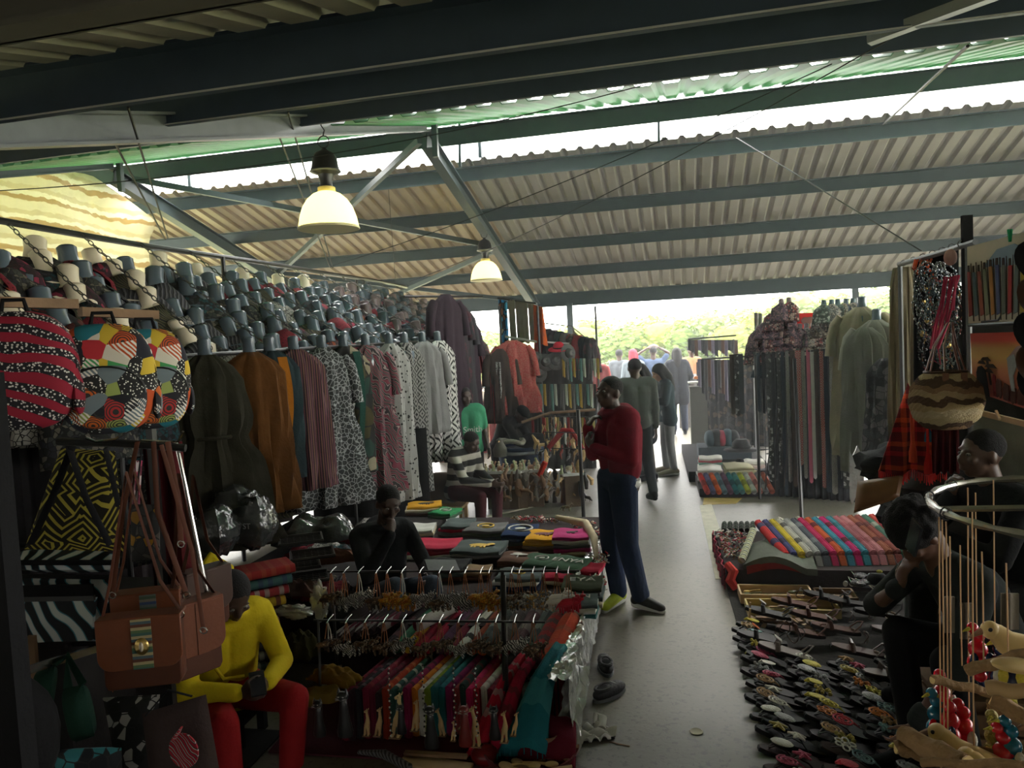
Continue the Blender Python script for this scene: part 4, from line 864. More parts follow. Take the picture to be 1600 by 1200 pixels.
ORL = mat('orange_yellow_beads', kind='cells', cols=[(.50, .20, .01), (.42, .13, .01), (.55, .33, .05)], sc=90, rough=.4); ZBL = mat('black_white_beads', kind='zebra', cols=[(.02, .02, .02), (.42, .40, .37)], sc=30, dist=.3, rough=.4)
BRL = mat('brown_beads', kind='cells', cols=[(.12, .06, .03), (.05, .03, .02), (.25, .18, .12)], sc=80, rough=.4); WTL = mat('white_silver_beads', kind='cells', cols=[(.45, .45, .43), (.2, .2, .2), (.5, .3, .1)], sc=80, rough=.35)
ORB = mat('orange_leather_strap', (.30, .10, .03), .6); WHB = mat('pale_strap', (.45, .42, .35), .6)
def beast(b, c, s=1., rz=0.):
    M_ = Matrix.Rotation(rz, 3, 'Z'); T = lambda q: V(c)+M_ @ (V(q)*s)
    b.tube([T((-.034, 0, 0)), T((-.02, 0, .004)), T((.018, 0, .004)), T((.034, 0, .010))], [.008*s, .014*s, .013*s, .008*s], 8)
    b.tube([T((.028, 0, .008)), T((.040, 0, .024)), T((.052, 0, .022))], [.009*s, .009*s, .005*s], 7)
    for x in (-.026, -.018, .018, .026): b.tube([T((x, .006 if x in (-.026, .018) else -.006, 0)), T((x+.002, .008 if x in (-.026, .018) else -.008, -.034))], .0045*s, 5)
    b.tube([T((-.034, 0, .006)), T((-.046, 0, -.016))], .0025*s, 4)
    b.tube([T((.040, .005, .030)), T((.038, .008, .038))], .003*s, 4)
def keyring(px, py, y, L, m, label, strapm=ORB, nst=4, group='keychain bunches on the upper rod', s=1.25):
    p = at(px, py, y=y); t = thing('keychain_bunch', label, 'keychain', p, 0, group)
    MB().tube([(0, .05, .012), (0, 0, .008), (.004, -.05, .0), (.008, -.055, .008)], .0028, 5).build('hook', CHROME, t)
    for k in range(nst):
        x = -.012+.012*k
        MB().tube([(x*.5, -.02-.006*k, -.002), (x, -.024, -L*.5), (x*1.6, -.03, -L)], .0035, 5, flat=.6).build('strap', strapm if k % 3 else ORB, t)
    for k in range(nst+1):
        b = MB(); beast(b, (-.02+.016*k+R.uniform(-.01, .01), -.05+.012*k, -L-.025+R.uniform(-.014, .01)), s, R.uniform(-.5, .5)+.0); b.build('beaded_animal', m, t)
    return t
ups = [(520, BRL, 'brown'), (540, ZBL, 'black and white'), (563, ZBL, 'zebra striped'), (590, BRL, 'dark brown'), (607, ORL, 'orange yellow'), (630, ORL, 'golden yellow'), (658, ZBL, 'striped grey'), (688, BRL, 'dark'), (705, ZBL, 'black white'), (728, ZBL, 'white and brown'), (752, ORL, 'bright orange'), (765, ORL, 'golden orange'), (800, BRL, 'brown and white'), (812, WTL, 'white and orange'), (833, WTL, 'white'), (850, WTL, 'silver white'), (870, BEADS[1], 'red and white'), (888, BEADS[0], 'bright red')]
for i, (px, m, nm) in enumerate(ups):
    keyring(px, 893, 3.90, .115+.02*(i % 2), m, '%s beaded animal keychains, %s bunch from left on the upper rod' % (nm, nth(i+1)), WHB if i in (2, 5, 7) else ORB, 3)
for i in range(12):
    px = 515+i*29
    keyring(px, 969, 3.60, .09+.02*(i % 2), [BRL, ZBL, BRL][i % 3], 'dark beaded animal keychains, %s bunch from left on the lower rod' % nth(i+1), WHB if i % 4 == 0 else ORB, 3, 'keychain bunches on the lower rod', 1.0)
# carved giraffes, cats and beaded strings before the blankets
def giraffe(px, py0, py1, y, label, lean=0):
    a = at(px, py1, y=y); b = at(px+lean, py0, y=y); h = (b-a).length; a.z = max(a.z, .002); t = thing('giraffe_carving', label, 'carving', a, 0, 'pale giraffe carvings')
    s = h/.19; q = MB(); dx = (b.x-a.x)/max(h, .01)
    P = lambda x, y_, z: V(((x+dx*z/s)*s, y_*s, z*s))
    q.tube([P(-.004, 0, .055), P(0, 0, .075), P(.004, 0, .10), P(.002, 0, .13), P(-.004, 0, .16), P(-.006, 0, .178)], [.014*s, .019*s, .016*s, .010*s, .008*s, .009*s], 10)
    q.tube([P(-.004, .0, .176), P(-.022, -.004, .170)], [.011*s, .006*s], 8)
    for x, y_ in ((-.012, -.008), (-.012, .008), (.012, -.008), (.012, .008)): q.tube([P(x*.7, y_, .07), P(x, y_, .03), P(x*1.1, y_, 0)], [.009*s, .006*s, .007*s], 6)
    q.tube([P(.002, .004, .182), P(.006, .006, .194)], .003*s, 5); q.tube([P(-.002, -.004, .182), P(-.004, -.006, .194)], .003*s, 5)
    q.build('carved_body', WOODL, t)
    MB().ell(P(-.008, -.010, .178), .0022*s, 6, 5).build('eye', BLACKM, t)
    MB().box((0, 0, .003), (.05*s, .035*s, .006)).build('base', WOODD, t, smooth=False, bev=.001)
    return t
for i, (px, a, b, ln) in enumerate(((573, 1108, 1150, 0), (590, 1106, 1150, 3), (618, 1085, 1152, 10), (648, 1094, 1142, 3), (692, 1108, 1150, -6), (708, 1126, 1158, 0), (718, 1118, 1140, 4), (745, 1104, 1166, -6), (788, 1112, 1160, 0), (802, 1114, 1150, 3))):
    giraffe(px, a, b, 3.28-.01*(i % 3), 'pale carved giraffe, %s from left before the upright blankets' % nth(i+1), ln)
CATB = mat('black_painted_wood', (.012, .012, .013), .3, spec=.5); CATR = mat('dark_red_painted_wood', (.16, .012, .010), .35, spec=.5)
def catfig(px, py0, py1, y, m, label):
    a = at(px, py1, y=y); h = (at(px, py0, y=y)-a).length; a.z = max(a.z, .002); t = thing('cat_carving', label, 'carving', a, 0, 'painted cat carvings')
    MB().lathe([(.0, 0), (.16*h, .01*h), (.17*h, .1*h), (.12*h, .35*h), (.09*h, .6*h), (.075*h, .75*h), (.03*h, .80*h)], (0, 0, 0), 14, sy=.7).build('cat_body', m, t)
    b = MB(); b.ell((0, -.03*h, .84*h), (.13*h, .10*h, .10*h), 12, 8)
    for s in (-1, 1): b.lathe([(.045*h, 0), (.0, .11*h)], (s*.08*h, -.02*h, .90*h), 6)
    b.build('cat_head', m, t)
    w = MB()
    for s in (-1, 1):
        w.ell((s*.05*h, -.125*h, .86*h), (.022*h, .008*h, .014*h), 8, 5)
        for k in (-1, 0, 1): w.bar((s*.03*h, -.135*h, .81*h), (s*.12*h, -.12*h, (.81+.025*k)*h), .006*h, .006*h)
    w.build('painted_face', WPR, t)
for i, (px, a, b, m, nm) in enumerate(((540, 1075, 1150, CATB, 'black'), (675, 1098, 1168, CATB, 'black'), (728, 1098, 1165, CATR, 'dark red'), (774, 1100, 1155, CATB, 'black'), (500, 1090, 1150, CATB, 'black'), (628, 1098, 1146, CATB, 'black'))):
    catfig(px, a, b, 3.22, m, '%s painted cat carving with whiskers, %s one among the giraffes' % (nm, nth(i+1)))
for i, px in enumerate((607, 660, 708, 742)):
    a = at(px, 1040, y=3.42); b = at(px+4, 1150, y=3.20); t = thing('bead_string', 'black and white bead string hanging before the blankets, %s from left' % nth(i+1), 'beads', a, 0, 'bead strings before the blankets'); q = MB()
    q2 = MB()
    for k in range(26):
        c = (b-a)*(k/25)+V((.004*sin(k*1.9), .004*cos(k*2.3), 0)); (q if k % 2 else q2).ell(c, .0048, 6, 5)
    q.build('white_bead', BEADS[1], t).__setitem__('kind', 'stuff'); q2.build('black_bead', BEADS[2], t).__setitem__('kind', 'stuff')
# things at the very front
CREAMW = mat('pale_wood_board', (.50, .35, .19), .6, var=.4)
one(MB().bar(at(628, 1186, z=.03), at(735, 1202, z=.03), .09, .012), 'wooden_board', 'pale wooden board at the bottom edge of the frame', 'board', CREAMW, bev=.003)
one(MB().bar(at(632, 1176, z=.05), at(730, 1182, z=.05), .03, .012), 'wooden_board', 'thinner dark wooden board above the pale one at the bottom', 'board', WOODD)
one(MB().ell(at(758, 1180, z=.04), (.07, .06, .05), 16, 10), 'red_bag_bundle', 'shiny red bundle beside the wooden spoons', 'bundle', mat('glossy_red', (.18, .008, .01), .3, var=.5))
one(MB().tube([at(560, 1175, z=.05), at(600, 1178, z=.06), at(640, 1200, z=.04)], [.01, .022, .02], 8), 'beaded_belt', 'grey patterned belt curving at the bottom edge', 'belt', mat('grey_chevron_belt', kind='zebra', cols=[(.12, .12, .12), (.02, .02, .02)], sc=20, rough=.6))
def spoon(p, rz, s, label, m, grp):
    t = thing('wooden_spoon', label, 'spoon', p, rz, grp)
    MB().ell((0, 0, 0), (.032*s, .022*s, .010*s), 14, 8).build('bowl', m, t); MB().tube([(.025*s, 0, 0), (.07*s, 0, .008), (.13*s, 0, .004)], [.007*s, .005*s, .008*s], 8).build('handle', m, t)
SPN = [(812, 1158), (838, 1166), (826, 1178), (850, 1150), (845, 1188), (808, 1190), (835, 1196), (858, 1176), (795, 1172), (862, 1194), (815, 1200), (790, 1196), (870, 1160), (775, 1204), (845, 1206)]
for i, (px, py) in enumerate(SPN):
    spoon(at(px, py, z=.05+.008*(i % 4)), R.uniform(-.7, .7)+(pi if i % 3 == 0 else 0), 1.0+R.uniform(-.1, .2), 'carved wooden spoon in the basket at the table corner, %s of the heap' % nth(i+1), [WOODL, WOODD, CREAMW][i % 3], 'wooden spoons at the table corner')
q = at(830, 1185, z=.0)
one(MB().lathe([(.17, .004), (.22, .03), (.235, .07), (.225, .07), (.205, .03), (.16, .012)], (q.x, q.y, .0), 28), 'spoon_basket', 'dark red shallow basket holding carved wooden spoons', 'basket', mat('dark_red_wicker', (.12, .012, .015), .6, bump=.6, bsc=80))
one(MB().lathe([(.0, .0), (.045, .01), (.06, .05), (.055, .05), (.04, .018), (0, .014)], at(855, 1160, z=.09), 18), 'wooden_bowl', 'small turned wooden bowl on the spoons', 'bowl', WOODD)
# foot gear and litter on the floor
def sneaker(b, c, d, L, w=.05, h=.06):
    d = V(d).normalized(); s = V((d.y, -d.x, 0)); c = V(c)
    for t_, ww, hh in ((-.42, .8, 1.), (-.2, .82, 1.1), (.1, 1., .75), (.36, .95, .5)): b.ell(c+d*L*t_+V((0, 0, h*hh*.5)), (w*ww, w*ww*1.2, h*hh*.55), 12, 8)
BS = mat('black_grey_mesh_shoe', (.03, .03, .032), .6, var=.6, bump=.5)
for i, (px, py) in enumerate(((946, 1040), (952, 1082))):
    c = at(px, py, z=.02); t = thing('black_sneaker', 'worn black sneaker empty on the aisle floor, %s one' % ('farther' if i == 0 else 'nearer'), 'shoe', (c.x, c.y, 0), .2-.9*i, 'pair of black sneakers beside the table')
    MB().ell((0, 0, .035), (.045, .12, .035), 18, 10, pw=.8).build('upper', BS, t)
    MB().tube([(.033*cos(a), -.045+.055*sin(a), .064) for a in [j*2*pi/16 for j in range(16)]], .010, 6, closed=True).build('collar', BS, t)
    MB().ell((0, -.045, .064), (.028, .05, .006), 14, 6).build('insole', BLK, t)
    MB().prism([(.048*cos(a), .124*sin(a)) for a in [j*2*pi/20 for j in range(20)]], 0, .018).build('sole', GREYST, t)
    b = MB(); [b.bar((-.02, .03+.018*k, .068-.006*k), (.02, .035+.018*k, .068-.006*k), .004, .003) for k in range(4)]; b.build('laces', WHT, t)
def crum(u, v): return (.13*(u-.5)*2*(.5+.5*sin(v*3)), .07*(v-.5)*2, .004+abs(.035*sin(u*9+v*4)*sin(v*7+1)))
q = at(925, 1150, z=0); t_ = thing('plastic_bag', 'crumpled white plastic bag lying on the aisle floor', 'bag', (q.x, q.y, 0), .3)
WPL = mat('white_plastic_film', (.55, .53, .48), .35, trans=.2); MB().slab(crum, 22, 16, .003).build('crumpled_film', WPL, t_); MB().tube([(.06, .04, .01), (.08, .10, .03), (.05, .12, .04), (.03, .07, .02)], [.02, .025, .02, .012], 10).build('twisted_handle', WPL, t_)
q = at(957, 1155, z=0); one(MB().ell((q.x, q.y, .006), (.012, .010, .006), 10, 6), 'small_stone', 'tiny dark stone beside the white plastic bag', 'stone', BLK)
q = at(968, 1164, z=0); one(MB().tube([(q.x-.05, q.y+.02, .003), (q.x, q.y, .004), (q.x+.05, q.y-.01, .003)], .003, 5), 'twig', 'thin dark twig right of the white plastic bag', 'twig', WOODD)
q = at(1088, 1144, z=0); one(MB().lathe([(.03, .002), (.034, .004), (.03, .006), (.026, .004)], (q.x, q.y, 0), 20), 'floor_ring', 'pale worn ring mark fitting set in the aisle floor', 'fitting', PAINT)
# ================================================================ PEOPLE
DENIM = K('navy_denim', (.022, .034, .070), var=.35); EYEW = mat('eye_white', (.16, .15, .13), .3, var=0)
def hand(b, W, d, n, side, curl=.5, s=1., r=1.):
    """palm and five fingers: W wrist, d direction, n palm normal (fingers bend towards it)"""
    d = V(d).normalized(); n = (V(n)-d*V(n).dot(d)).normalized(); t = d.cross(n).normalized()*side; W = V(W)
    M_ = Matrix((t, n, d)).transposed()
    b.ell(W+d*.045*s, (.038*s, .015*s*r, .052*s), 12, 8, rot=M_)
    for k, (off, L) in enumerate(((-.029, .062), (-.010, .074), (.010, .080), (.028, .072))):
        a = W+d*.080*s+t*off*s; e = (d+t*off*3.2).normalized(); c = curl
        p1 = a+(e*cos(c*.7)+n*sin(c*.7))*L*.48*s; p2 = p1+(e*cos(c*1.6)+n*sin(c*1.6))*L*.32*s; p3 = p2+(e*cos(c*2.3)+n*sin(c*2.3))*L*.25*s
        b.cap(a-e*.02*s, p1, .0088*s*r, .0082*s*r, 7); b.cap(p1, p2, .0082*s*r, .0075*s*r, 7); b.cap(p2, p3, .0075*s*r, .006*s*r, 7)
    a = W+d*.022*s+t*.030*s; p1 = a+(d*.6+t*.75+n*.25).normalized()*.038*s; p2 = p1+(d*.85+t*.3+n*.45*(.4+curl)).normalized()*.032*s
    b.cap(a, p1, .0115*s*r, .0095*s*r, 7); b.cap(p1, p2, .0095*s*r, .007*s*r, 7)
def euler(yaw, pitch=0, roll=0): return Euler((pitch, roll, yaw)).to_matrix()
def person(label, loc, rz, J, top, legs, shoes=None, skin=SKIN, head=(0, 0, 0), vox=.011, hair='short', hairm=None, hands=((0.4, None), (0.4, None)), sleeves=1., slim=1., hood=False, eyes=True, coat=0, skirt=0, shoem2=None, bare=False, hs=1., extra=None, group=None, crop=False):
    hairm = hairm or HAIR
    t = thing('person', label, 'person', loc, rz, group)
    D = dict(pel=(0, 0, .95), chest=(0, 0, 1.28), neck=(0, .0, 1.47), head=(0, -.015, 1.625), sr=(-.18, 0, 1.42), sl=(.18, 0, 1.42), er=(-.23, .03, 1.13), el=(.23, .03, 1.13), wr=(-.25, -.03, .88), wl=(.25, -.03, .88), hr=(-.095, 0, .93), hl=(.095, 0, .93), kr=(-.105, -.02, .50), kl=(.105, -.02, .50), ar=(-.11, .02, .09), al=(.11, .02, .09), tr=(-.12, -.16, .03), tl=(.12, -.16, .03))
    D.update(J); D = {k: V(q) for k, q in D.items()}
    HR = euler(*head); hc = D['head']; H_ = lambda q: hc+HR @ (V(q)*hs)
    b = MB()
    b.ell(H_((0, .012, .022)), (.078*hs, .096*hs, .092*hs), 18, 12, rot=HR); b.ell(H_((0, -.022, -.035)), (.060*hs, .072*hs, .078*hs), 16, 10, rot=HR)
    b.ell(H_((0, -.045, -.085)), (.034*hs, .036*hs, .028*hs), 10, 6, rot=HR)      # chin
    b.tube([H_((0, -.086, .012)), H_((0, -.104, -.020)), H_((0, -.096, -.034))], [.009*hs, .013*hs, .016*hs], 8)
    for s in (-1, 1):
        b.ell(H_((s*.014, -.094, -.034)), .010*hs, 8, 6); b.ell(H_((s*.079, .008, -.012)), (.012*hs, .022*hs, .034*hs), 10, 6, rot=HR)
        b.ell(H_((s*.032, -.078, .030)), (.024*hs, .010*hs, .006*hs), 10, 6, rot=HR); b.ell(H_((s*.045, -.068, -.02)), (.022*hs, .020*hs, .018*hs), 8, 6)
    for z, w in ((-.056, .026), (-.068, .024)): b.ell(H_((0, -.090, z)), (w*hs, .014*hs, .0075*hs), 10, 6, rot=HR)
    b.cap(D['neck']-V((0, 0, .04)), H_((0, .018, -.05)), .060*slim, .055, 12)
    m_ = lambda a, c, f: D[a].lerp(D[c], f)
    def torso(b, g, low=True):
        lat = (D['sl']-D['sr']).normalized(); lh = (D['hl']-D['hr']).normalized(); c = D['chest']; pe = D['pel']
        b.cap(D['sr'].lerp(D['sl'], .12), D['sr'].lerp(D['sl'], .88), (.072+g)*slim, (.072+g)*slim, 12)
        for s in (-1, 1):
            b.cap(c+lat*s*.075*slim+V((0, 0, .06)), pe.lerp(c, .35)+lh*s*.065*slim, (.098+g)*slim, (.090+g)*slim, 12)
            if low: b.cap(pe.lerp(c, .35)+lh*s*.065*slim, pe+lh*s*.075*slim, (.090+g)*slim, (.100+g)*slim, 12)
        b.cap(D['sr'].lerp(D['sl'], .28), D['neck']-V((0, 0, .02)), .055+g, .048+g, 10); b.cap(D['sr'].lerp(D['sl'], .72), D['neck']-V((0, 0, .02)), .055+g, .048+g, 10)
    torso(b, -.012)
    for q in 'rl':
        b.cap(D['s'+q], D['e'+q], .044, .036, 10); b.cap(D['e'+q], D['w'+q], .038, .024, 10)
        b.cap(D['h'+q], D['k'+q], .078*slim, .052*slim, 10); b.cap(D['k'+q], D['a'+q], .052*slim, .034, 10); b.cap(D['a'+q]-V((0, 0, .02)), D['t'+q], .034, .026, 8)
        cu, nr = hands[0 if q == 'r' else 1]
        dr = (D['w'+q]-D['e'+q]).normalized()
        if isinstance(nr, dict): dr = V(nr['d']); nr = nr['n']
        hand(b, D['w'+q], dr, nr or V((1 if q == 'r' else -1, -.3, 0)), 1 if q == 'r' else -1, cu, 1.0, 1 if vox < .012 else 1.35)
    b.build('body', skin, t, rem=vox if vox < .009 else vox, smo=2)
    if eyes:
        for s in (-1, 1):
            e = MB().ell(H_((s*.031, -.079, .008)), (.013*hs, .008*hs, .0075*hs), 10, 6, rot=HR).build('eye', EYEW, t)
            MB().ell(H_((s*.031, -.086, .008)), (.006*hs, .003*hs, .006*hs), 8, 5, rot=HR).build('iris', BLACKM, e)
    hb = MB()
    if hair == 'short': hb.ell(H_((0, .022, .036)), (.083*hs, .098*hs, .086*hs), 18, 12, rot=HR)
    elif hair == 'bushy':
        hb.ell(H_((0, .02, .045)), (.105*hs, .115*hs, .105*hs), 18, 12, rot=HR); RG2 = random.Random(5)
        for k in range(70):
            a = RG2.uniform(0, 2*pi); z = RG2.uniform(-.2, 1); q = sqrt(1-z*z); hb.ell(H_((.10*q*cos(a), .03+.11*q*sin(a), .045+.10*z)), .022*hs, 6, 5)
    elif hair == 'long':
        hb.ell(H_((0, .025, .035)), (.090*hs, .105*hs, .090*hs), 18, 12, rot=HR); hb.tube([H_((0, .06, 0)), H_((.0, .085, -.12)), H_((0, .07, -.24)), H_((0, .06, -.34))], [.08, .075, .06, .03], 12)
        for s in (-1, 1): hb.tube([H_((s*.07, 0, .03)), H_((s*.078, 0, -.06)), H_((s*.07, .01, -.18))], [.028, .03, .02], 8)
    elif hair == 'cap':
        hb.ell(H_((0, .012, .05)), (.088*hs, .104*hs, .075*hs), 18, 12, rot=HR); hb.ell(H_((0, -.09, .045)), (.06*hs, .055*hs, .008*hs), 14, 6, rot=HR)
    if hair: hb.build({'cap': 'cap'}.get(hair, 'hair'), hairm, t, rem=.009 if vox < .012 else .014, smo=0)
    if top:
        b = MB(); torso(b, .016, not crop)
        for q in 'rl':
            e = D['e'+q]; w = D['w'+q]; s_ = D['s'+q]
            b.cap(s_, s_.lerp(e, min(1, sleeves*2)), .066, .056 if sleeves > .5 else .062, 10)
            if sleeves > .5: b.cap(e, e.lerp(w, min(1, (sleeves-.5)*2)*.93), .056, .043, 10); b.cap(e.lerp(w, .80), e.lerp(w, .93), .046, .044, 10)
        lat = (D['hl']-D['hr']).normalized(); 
        if coat:
            for s in (-1, 1): b.cap(D['pel']+lat*s*.08, D['pel']+lat*s*.10-V((0, 0, coat)), .118*slim, .125*slim, 12)
        if hood:
            bk = (D['neck']-V((0, 0, .02))); fw = HR @ V((0, 1, 0)); fw.z = 0; fw.normalize()
            b.ell(bk+fw*.095+V((0, 0, -.02)), (.125, .085, .10), 14, 8); b.tube([bk+V((.09*cos(a), .08*sin(a), .02)) for a in [i*2*pi/14 for i in range(14)]], .030, 8, closed=True)
        b.build('top', top, t, rem=.012 if vox < .012 else .016, smo=3)
    if skirt:
        b = MB(); lat = (D['hl']-D['hr']).normalized(); z1 = skirt
        b.lathe([(.13, D['pel'].z+.08), (.17, D['pel'].z-.1), (.19, (D['pel'].z+z1)/2), (.20, z1)], (D['pel'].x, D['pel'].y, 0), 20, sy=.8); b.build('skirt', legs, t, rem=.016, smo=2)
    elif legs:
        b = MB()
        b.cap(D['hr']+V((0, 0, .03)), D['hl']+V((0, 0, .03)), .098*slim, .098*slim, 12)
        b.cap(D['pel']-V((.06, 0, -.05)), D['pel']+V((.06, 0, .05)), .090*slim, .090*slim, 12)
        for q in 'rl':
            b.cap(D['h'+q], D['k'+q], .096*slim, .070*slim, 12); b.cap(D['k'+q], D['k'+q].lerp(D['a'+q], .94), .070*slim, .058*slim, 12)
            b.cap(D['k'+q].lerp(D['a'+q], .75), D['k'+q].lerp(D['a'+q], .96), .057*slim, .060*slim, 12)
        b.build('trousers', legs, t, rem=.011 if vox < .012 else .016, smo=3)
    if shoes:
        for q, sm in (('r', shoes), ('l', shoem2 or shoes)):
            a = D['a'+q]; to = D['t'+q]; d = to-a; d.z = 0; d.normalize(); base = V((a.x, a.y, min(a.z, to.z)))
            dz = (to-a); up = V((0, 0, 1)); b = MB(); b.cap(a-d*.045+V((0, 0, -.035)), a+d*.0, .040, .048, 10); b.cap(a+V((0, 0, -.02)), to+d*.045+V((0, 0, .004)), .046, .032, 10); b.build('shoe', sm, t, rem=.009 if vox < .012 else .014, smo=2)
            s = MB(); s.cap(a-d*.05+V((0, 0, -.065)), to+d*.05+V((0, 0, -.012)), .030, .026, 10); s.build('shoe_sole', WHT if sm is not BLK else BLK, t)
    if extra: extra(t, D, H_, HR)
    return t
RED = K('burgundy_sweatshirt', (.20, .015, .028), var=.3)
def man_extra(t, D, H_, HR):
    MB().lathe([(.188, .915), (.196, .935), (.192, .965)], (0, .03, 0), 24, sy=.68, cap=False).build('shirt_hem', WHT, t, solid=.004)
    w = MB(); a = D['wr'].lerp(D['er'], .08); d = (D['er']-D['wr']).normalized(); s_, u_ = frame(d)
    w.tube([a+s_*.033*cos(k)+u_*.033*sin(k) for k in [j*2*pi/14 for j in range(14)]], .006, 6, closed=True); w.build('bracelet', BEADS[1], t)
pm = at(962, 945, z=0)
person('man in burgundy hooded sweatshirt and navy jeans, hand at his mouth, standing in aisle', (-.30, 5.45, 0), radians(-62),
    dict(pel=(.0, .03, .93), chest=(0, .03, 1.26), neck=(0, .0, 1.46), head=(0, -.035, 1.605), sr=(-.17, .02, 1.40), sl=(.17, .04, 1.41), er=(-.20, -.10, 1.13), wr=(-.06, -.19, 1.36), el=(.20, .02, 1.12), wl=(.05, -.21, 1.22),
         kr=(-.10, -.03, .49), kl=(.09, .02, .49), ar=(-.06, .00, .09), al=(.11, .10, .10), tr=(.03, -.13, .03), tl=(.20, .17, .03)),
    RED, DENIM, mat('lime_yellow_shoe', (.42, .50, .02), .6, var=.3), SKIN, (radians(18), radians(-4), 0), .0085, 'short', None,
    ((1.0, dict(d=(.02, .07, .10), n=(.15, .9, .2))), (.9, dict(d=(-.3, -.1, .35), n=(-.2, .9, 0)))), 1., 1.16, True, crop=True, shoem2=mat('black_sneaker_shoe', (.02, .02, .02), .6), extra=man_extra)
# --- group of shoppers farther along the aisle
OLV = K('grey_green_jacket', (.075, .085, .075), var=.25); NVY = K('dark_teal_jacket', (.016, .030, .036), var=.25); BKJ = K('black_navy_coat', (.014, .016, .022))
def P_(px, py): q = at(px, py, z=0); return (q.x, q.y, 0)
person('man in grey green jacket seen from behind, walking just past the burgundy man', P_(1000, 782), radians(200), dict(sl=(.21, 0, 1.43), sr=(-.21, 0, 1.43), wl=(.25, -.05, .88), ar=(-.1, .22, .14), kr=(-.1, .05, .5), tr=(-.1, .06, .05), al=(.1, -.1, .09), tl=(.1, -.27, .03)), OLV, K('black_trousers', (.02, .023, .027)), BLK, SKIN, (0, 0, 0), .014, 'short', sleeves=1., eyes=False)
person('woman with long dark hair looking down, in dark jacket and grey jeans', P_(1043, 741), radians(-75), dict(head=(0, -.075, 1.475), neck=(0, -.01, 1.36), chest=(0, .02, 1.18), pel=(0, .04, .88), sr=(-.16, -.01, 1.31), sl=(.16, .0, 1.31), er=(-.19, -.05, 1.05), wr=(-.05, -.24, 1.18), el=(.19, -.05, 1.05), wl=(.05, -.24, 1.12), hr=(-.09, .03, .86), hl=(.09, .03, .86), kr=(-.09, 0, .46), kl=(.09, .03, .46), al=(.1, .07, .09), tl=(.11, -.1, .03)),
    NVY, K('grey_jeans', (.12, .125, .125)), K('beige_sneaker', (.24, .21, .16)), SKINL, (0, radians(28), 0), .012, 'long', None, ((.9, None), (.9, None)), slim=.92, coat=.08, eyes=False)
person('woman in black with long hair half hidden behind the one looking down', P_(1012, 748), radians(-60), dict(head=(0, -.06, 1.50), neck=(0, 0, 1.38), chest=(0, .02, 1.2), sr=(-.16, 0, 1.33), sl=(.16, 0, 1.33), wr=(-.1, -.2, 1.05), wl=(.1, -.2, 1.05)), BKJ, K('grey_brown_skirt_cloth', (.07, .065, .06)), BLK, SKINL, (0, radians(20), 0), .014, 'long', slim=.92, coat=.35, eyes=False)
person('person in long dark navy coat seen from behind, walking away down the aisle', P_(1062, 678), radians(185), dict(er=(-.27, .02, 1.15), el=(.27, .02, 1.15), wr=(-.2, -.12, .98), wl=(.2, -.12, .98)), BKJ, K('dark_blue_cloth', (.02, .026, .045)), BLK, SKIN, (0, 0, 0), .016, 'long', coat=.25, slim=1.1, eyes=False)
person('person in blue shirt with both arms raised to the head in the distance', P_(1025, 668), radians(185), dict(er=(-.33, 0, 1.62), wr=(-.12, .02, 1.75), el=(.36, 0, 1.60), wl=(.12, .02, 1.74), head=(0, 0, 1.66)), K('blue_shirt', (.05, .075, .13)), BLK, BLK, SKIN, (0, 0, 0), .018, 'short', sleeves=.35, eyes=False)
person('person in pink red head scarf and pale top in the distance', P_(994, 672), radians(170), {}, K('pale_blue_grey_top', (.14, .17, .19)), BLK, BLK, SKIN, (0, 0, 0), .018, 'long', K('pink_red_scarf', (.42, .04, .06)), eyes=False)
person('dark haired person in a grey top far behind the first walker', P_(972, 668), radians(175), {}, K('slate_top', (.09, .10, .11)), BLK, BLK, SKIN, (0, 0, 0), .018, 'short', eyes=False)
person('person in a cap and pale patterned red top behind the burgundy man', P_(938, 690), radians(-10), {}, K('red_patterned_top', (.30, .05, .05)), BLK, BLK, SKIN, (0, 0, 0), .018, 'cap', eyes=False)
person('distant person in orange brown top by the right stalls', P_(1084, 664), radians(20), {}, K('orange_brown_top', (.30, .13, .06)), BLK, BLK, SKIN, (0, 0, 0), .018, 'short', eyes=False)
# --- seated and working people at the left stalls
SIT = dict(pel=(0, .05, .42), chest=(0, .03, .74), neck=(0, -.02, .93), head=(0, -.06, 1.08), sr=(-.18, .0, .88), sl=(.18, .0, .88), er=(-.24, -.08, .62), el=(.24, -.08, .62), wr=(-.12, -.30, .56), wl=(.12, -.30, .56), hr=(-.10, 0, .42), hl=(.10, 0, .42), kr=(-.14, -.42, .50), kl=(.14, -.42, .50), ar=(-.14, -.40, .09), al=(.14, -.40, .09), tr=(-.15, -.57, .03), tl=(.15, -.57, .03))
def sit(**k): d = dict(SIT); d.update(k); return d
sm = at(592, 800, y=4.95)
person('man in dark jacket sitting with his fist against his chin behind the keychain rack', (-1.92, 4.86, -.16), radians(42),
    sit(head=(.02, -.10, 1.10), wr=(-.03, -.25, .93), er=(-.20, -.20, .66), wl=(.16, -.36, .60), el=(.26, -.12, .62), kr=(-.1, -.44, .62), kl=(.16, -.44, .58)), K('black_jacket', (.012, .013, .014)), K('faded_blue_jeans', (.05, .065, .09)), BLK, SKIN, (radians(-6), radians(24), 0), .010, 'short', None, ((1.5, dict(d=(.1, .15, .5), n=(0, .9, .2))), (.8, None)), hood=True)
q = at(690, 880, y=4.6); t = thing('open_notebook', 'dark open notebook held on the seated man\'s knee', 'notebook', (q.x, q.y, q.z-.02), .4, None, rot=(.25, .15, .5))
MB().box((0, 0, 0), (.22, .15, .008)).build('cover', K('dark_grey_card', (.06, .07, .07)), t, smooth=False); MB().box((.0, 0, .007), (.21, .14, .006)).build('pages', K('grey_paper', (.16, .17, .17)), t, smooth=False)
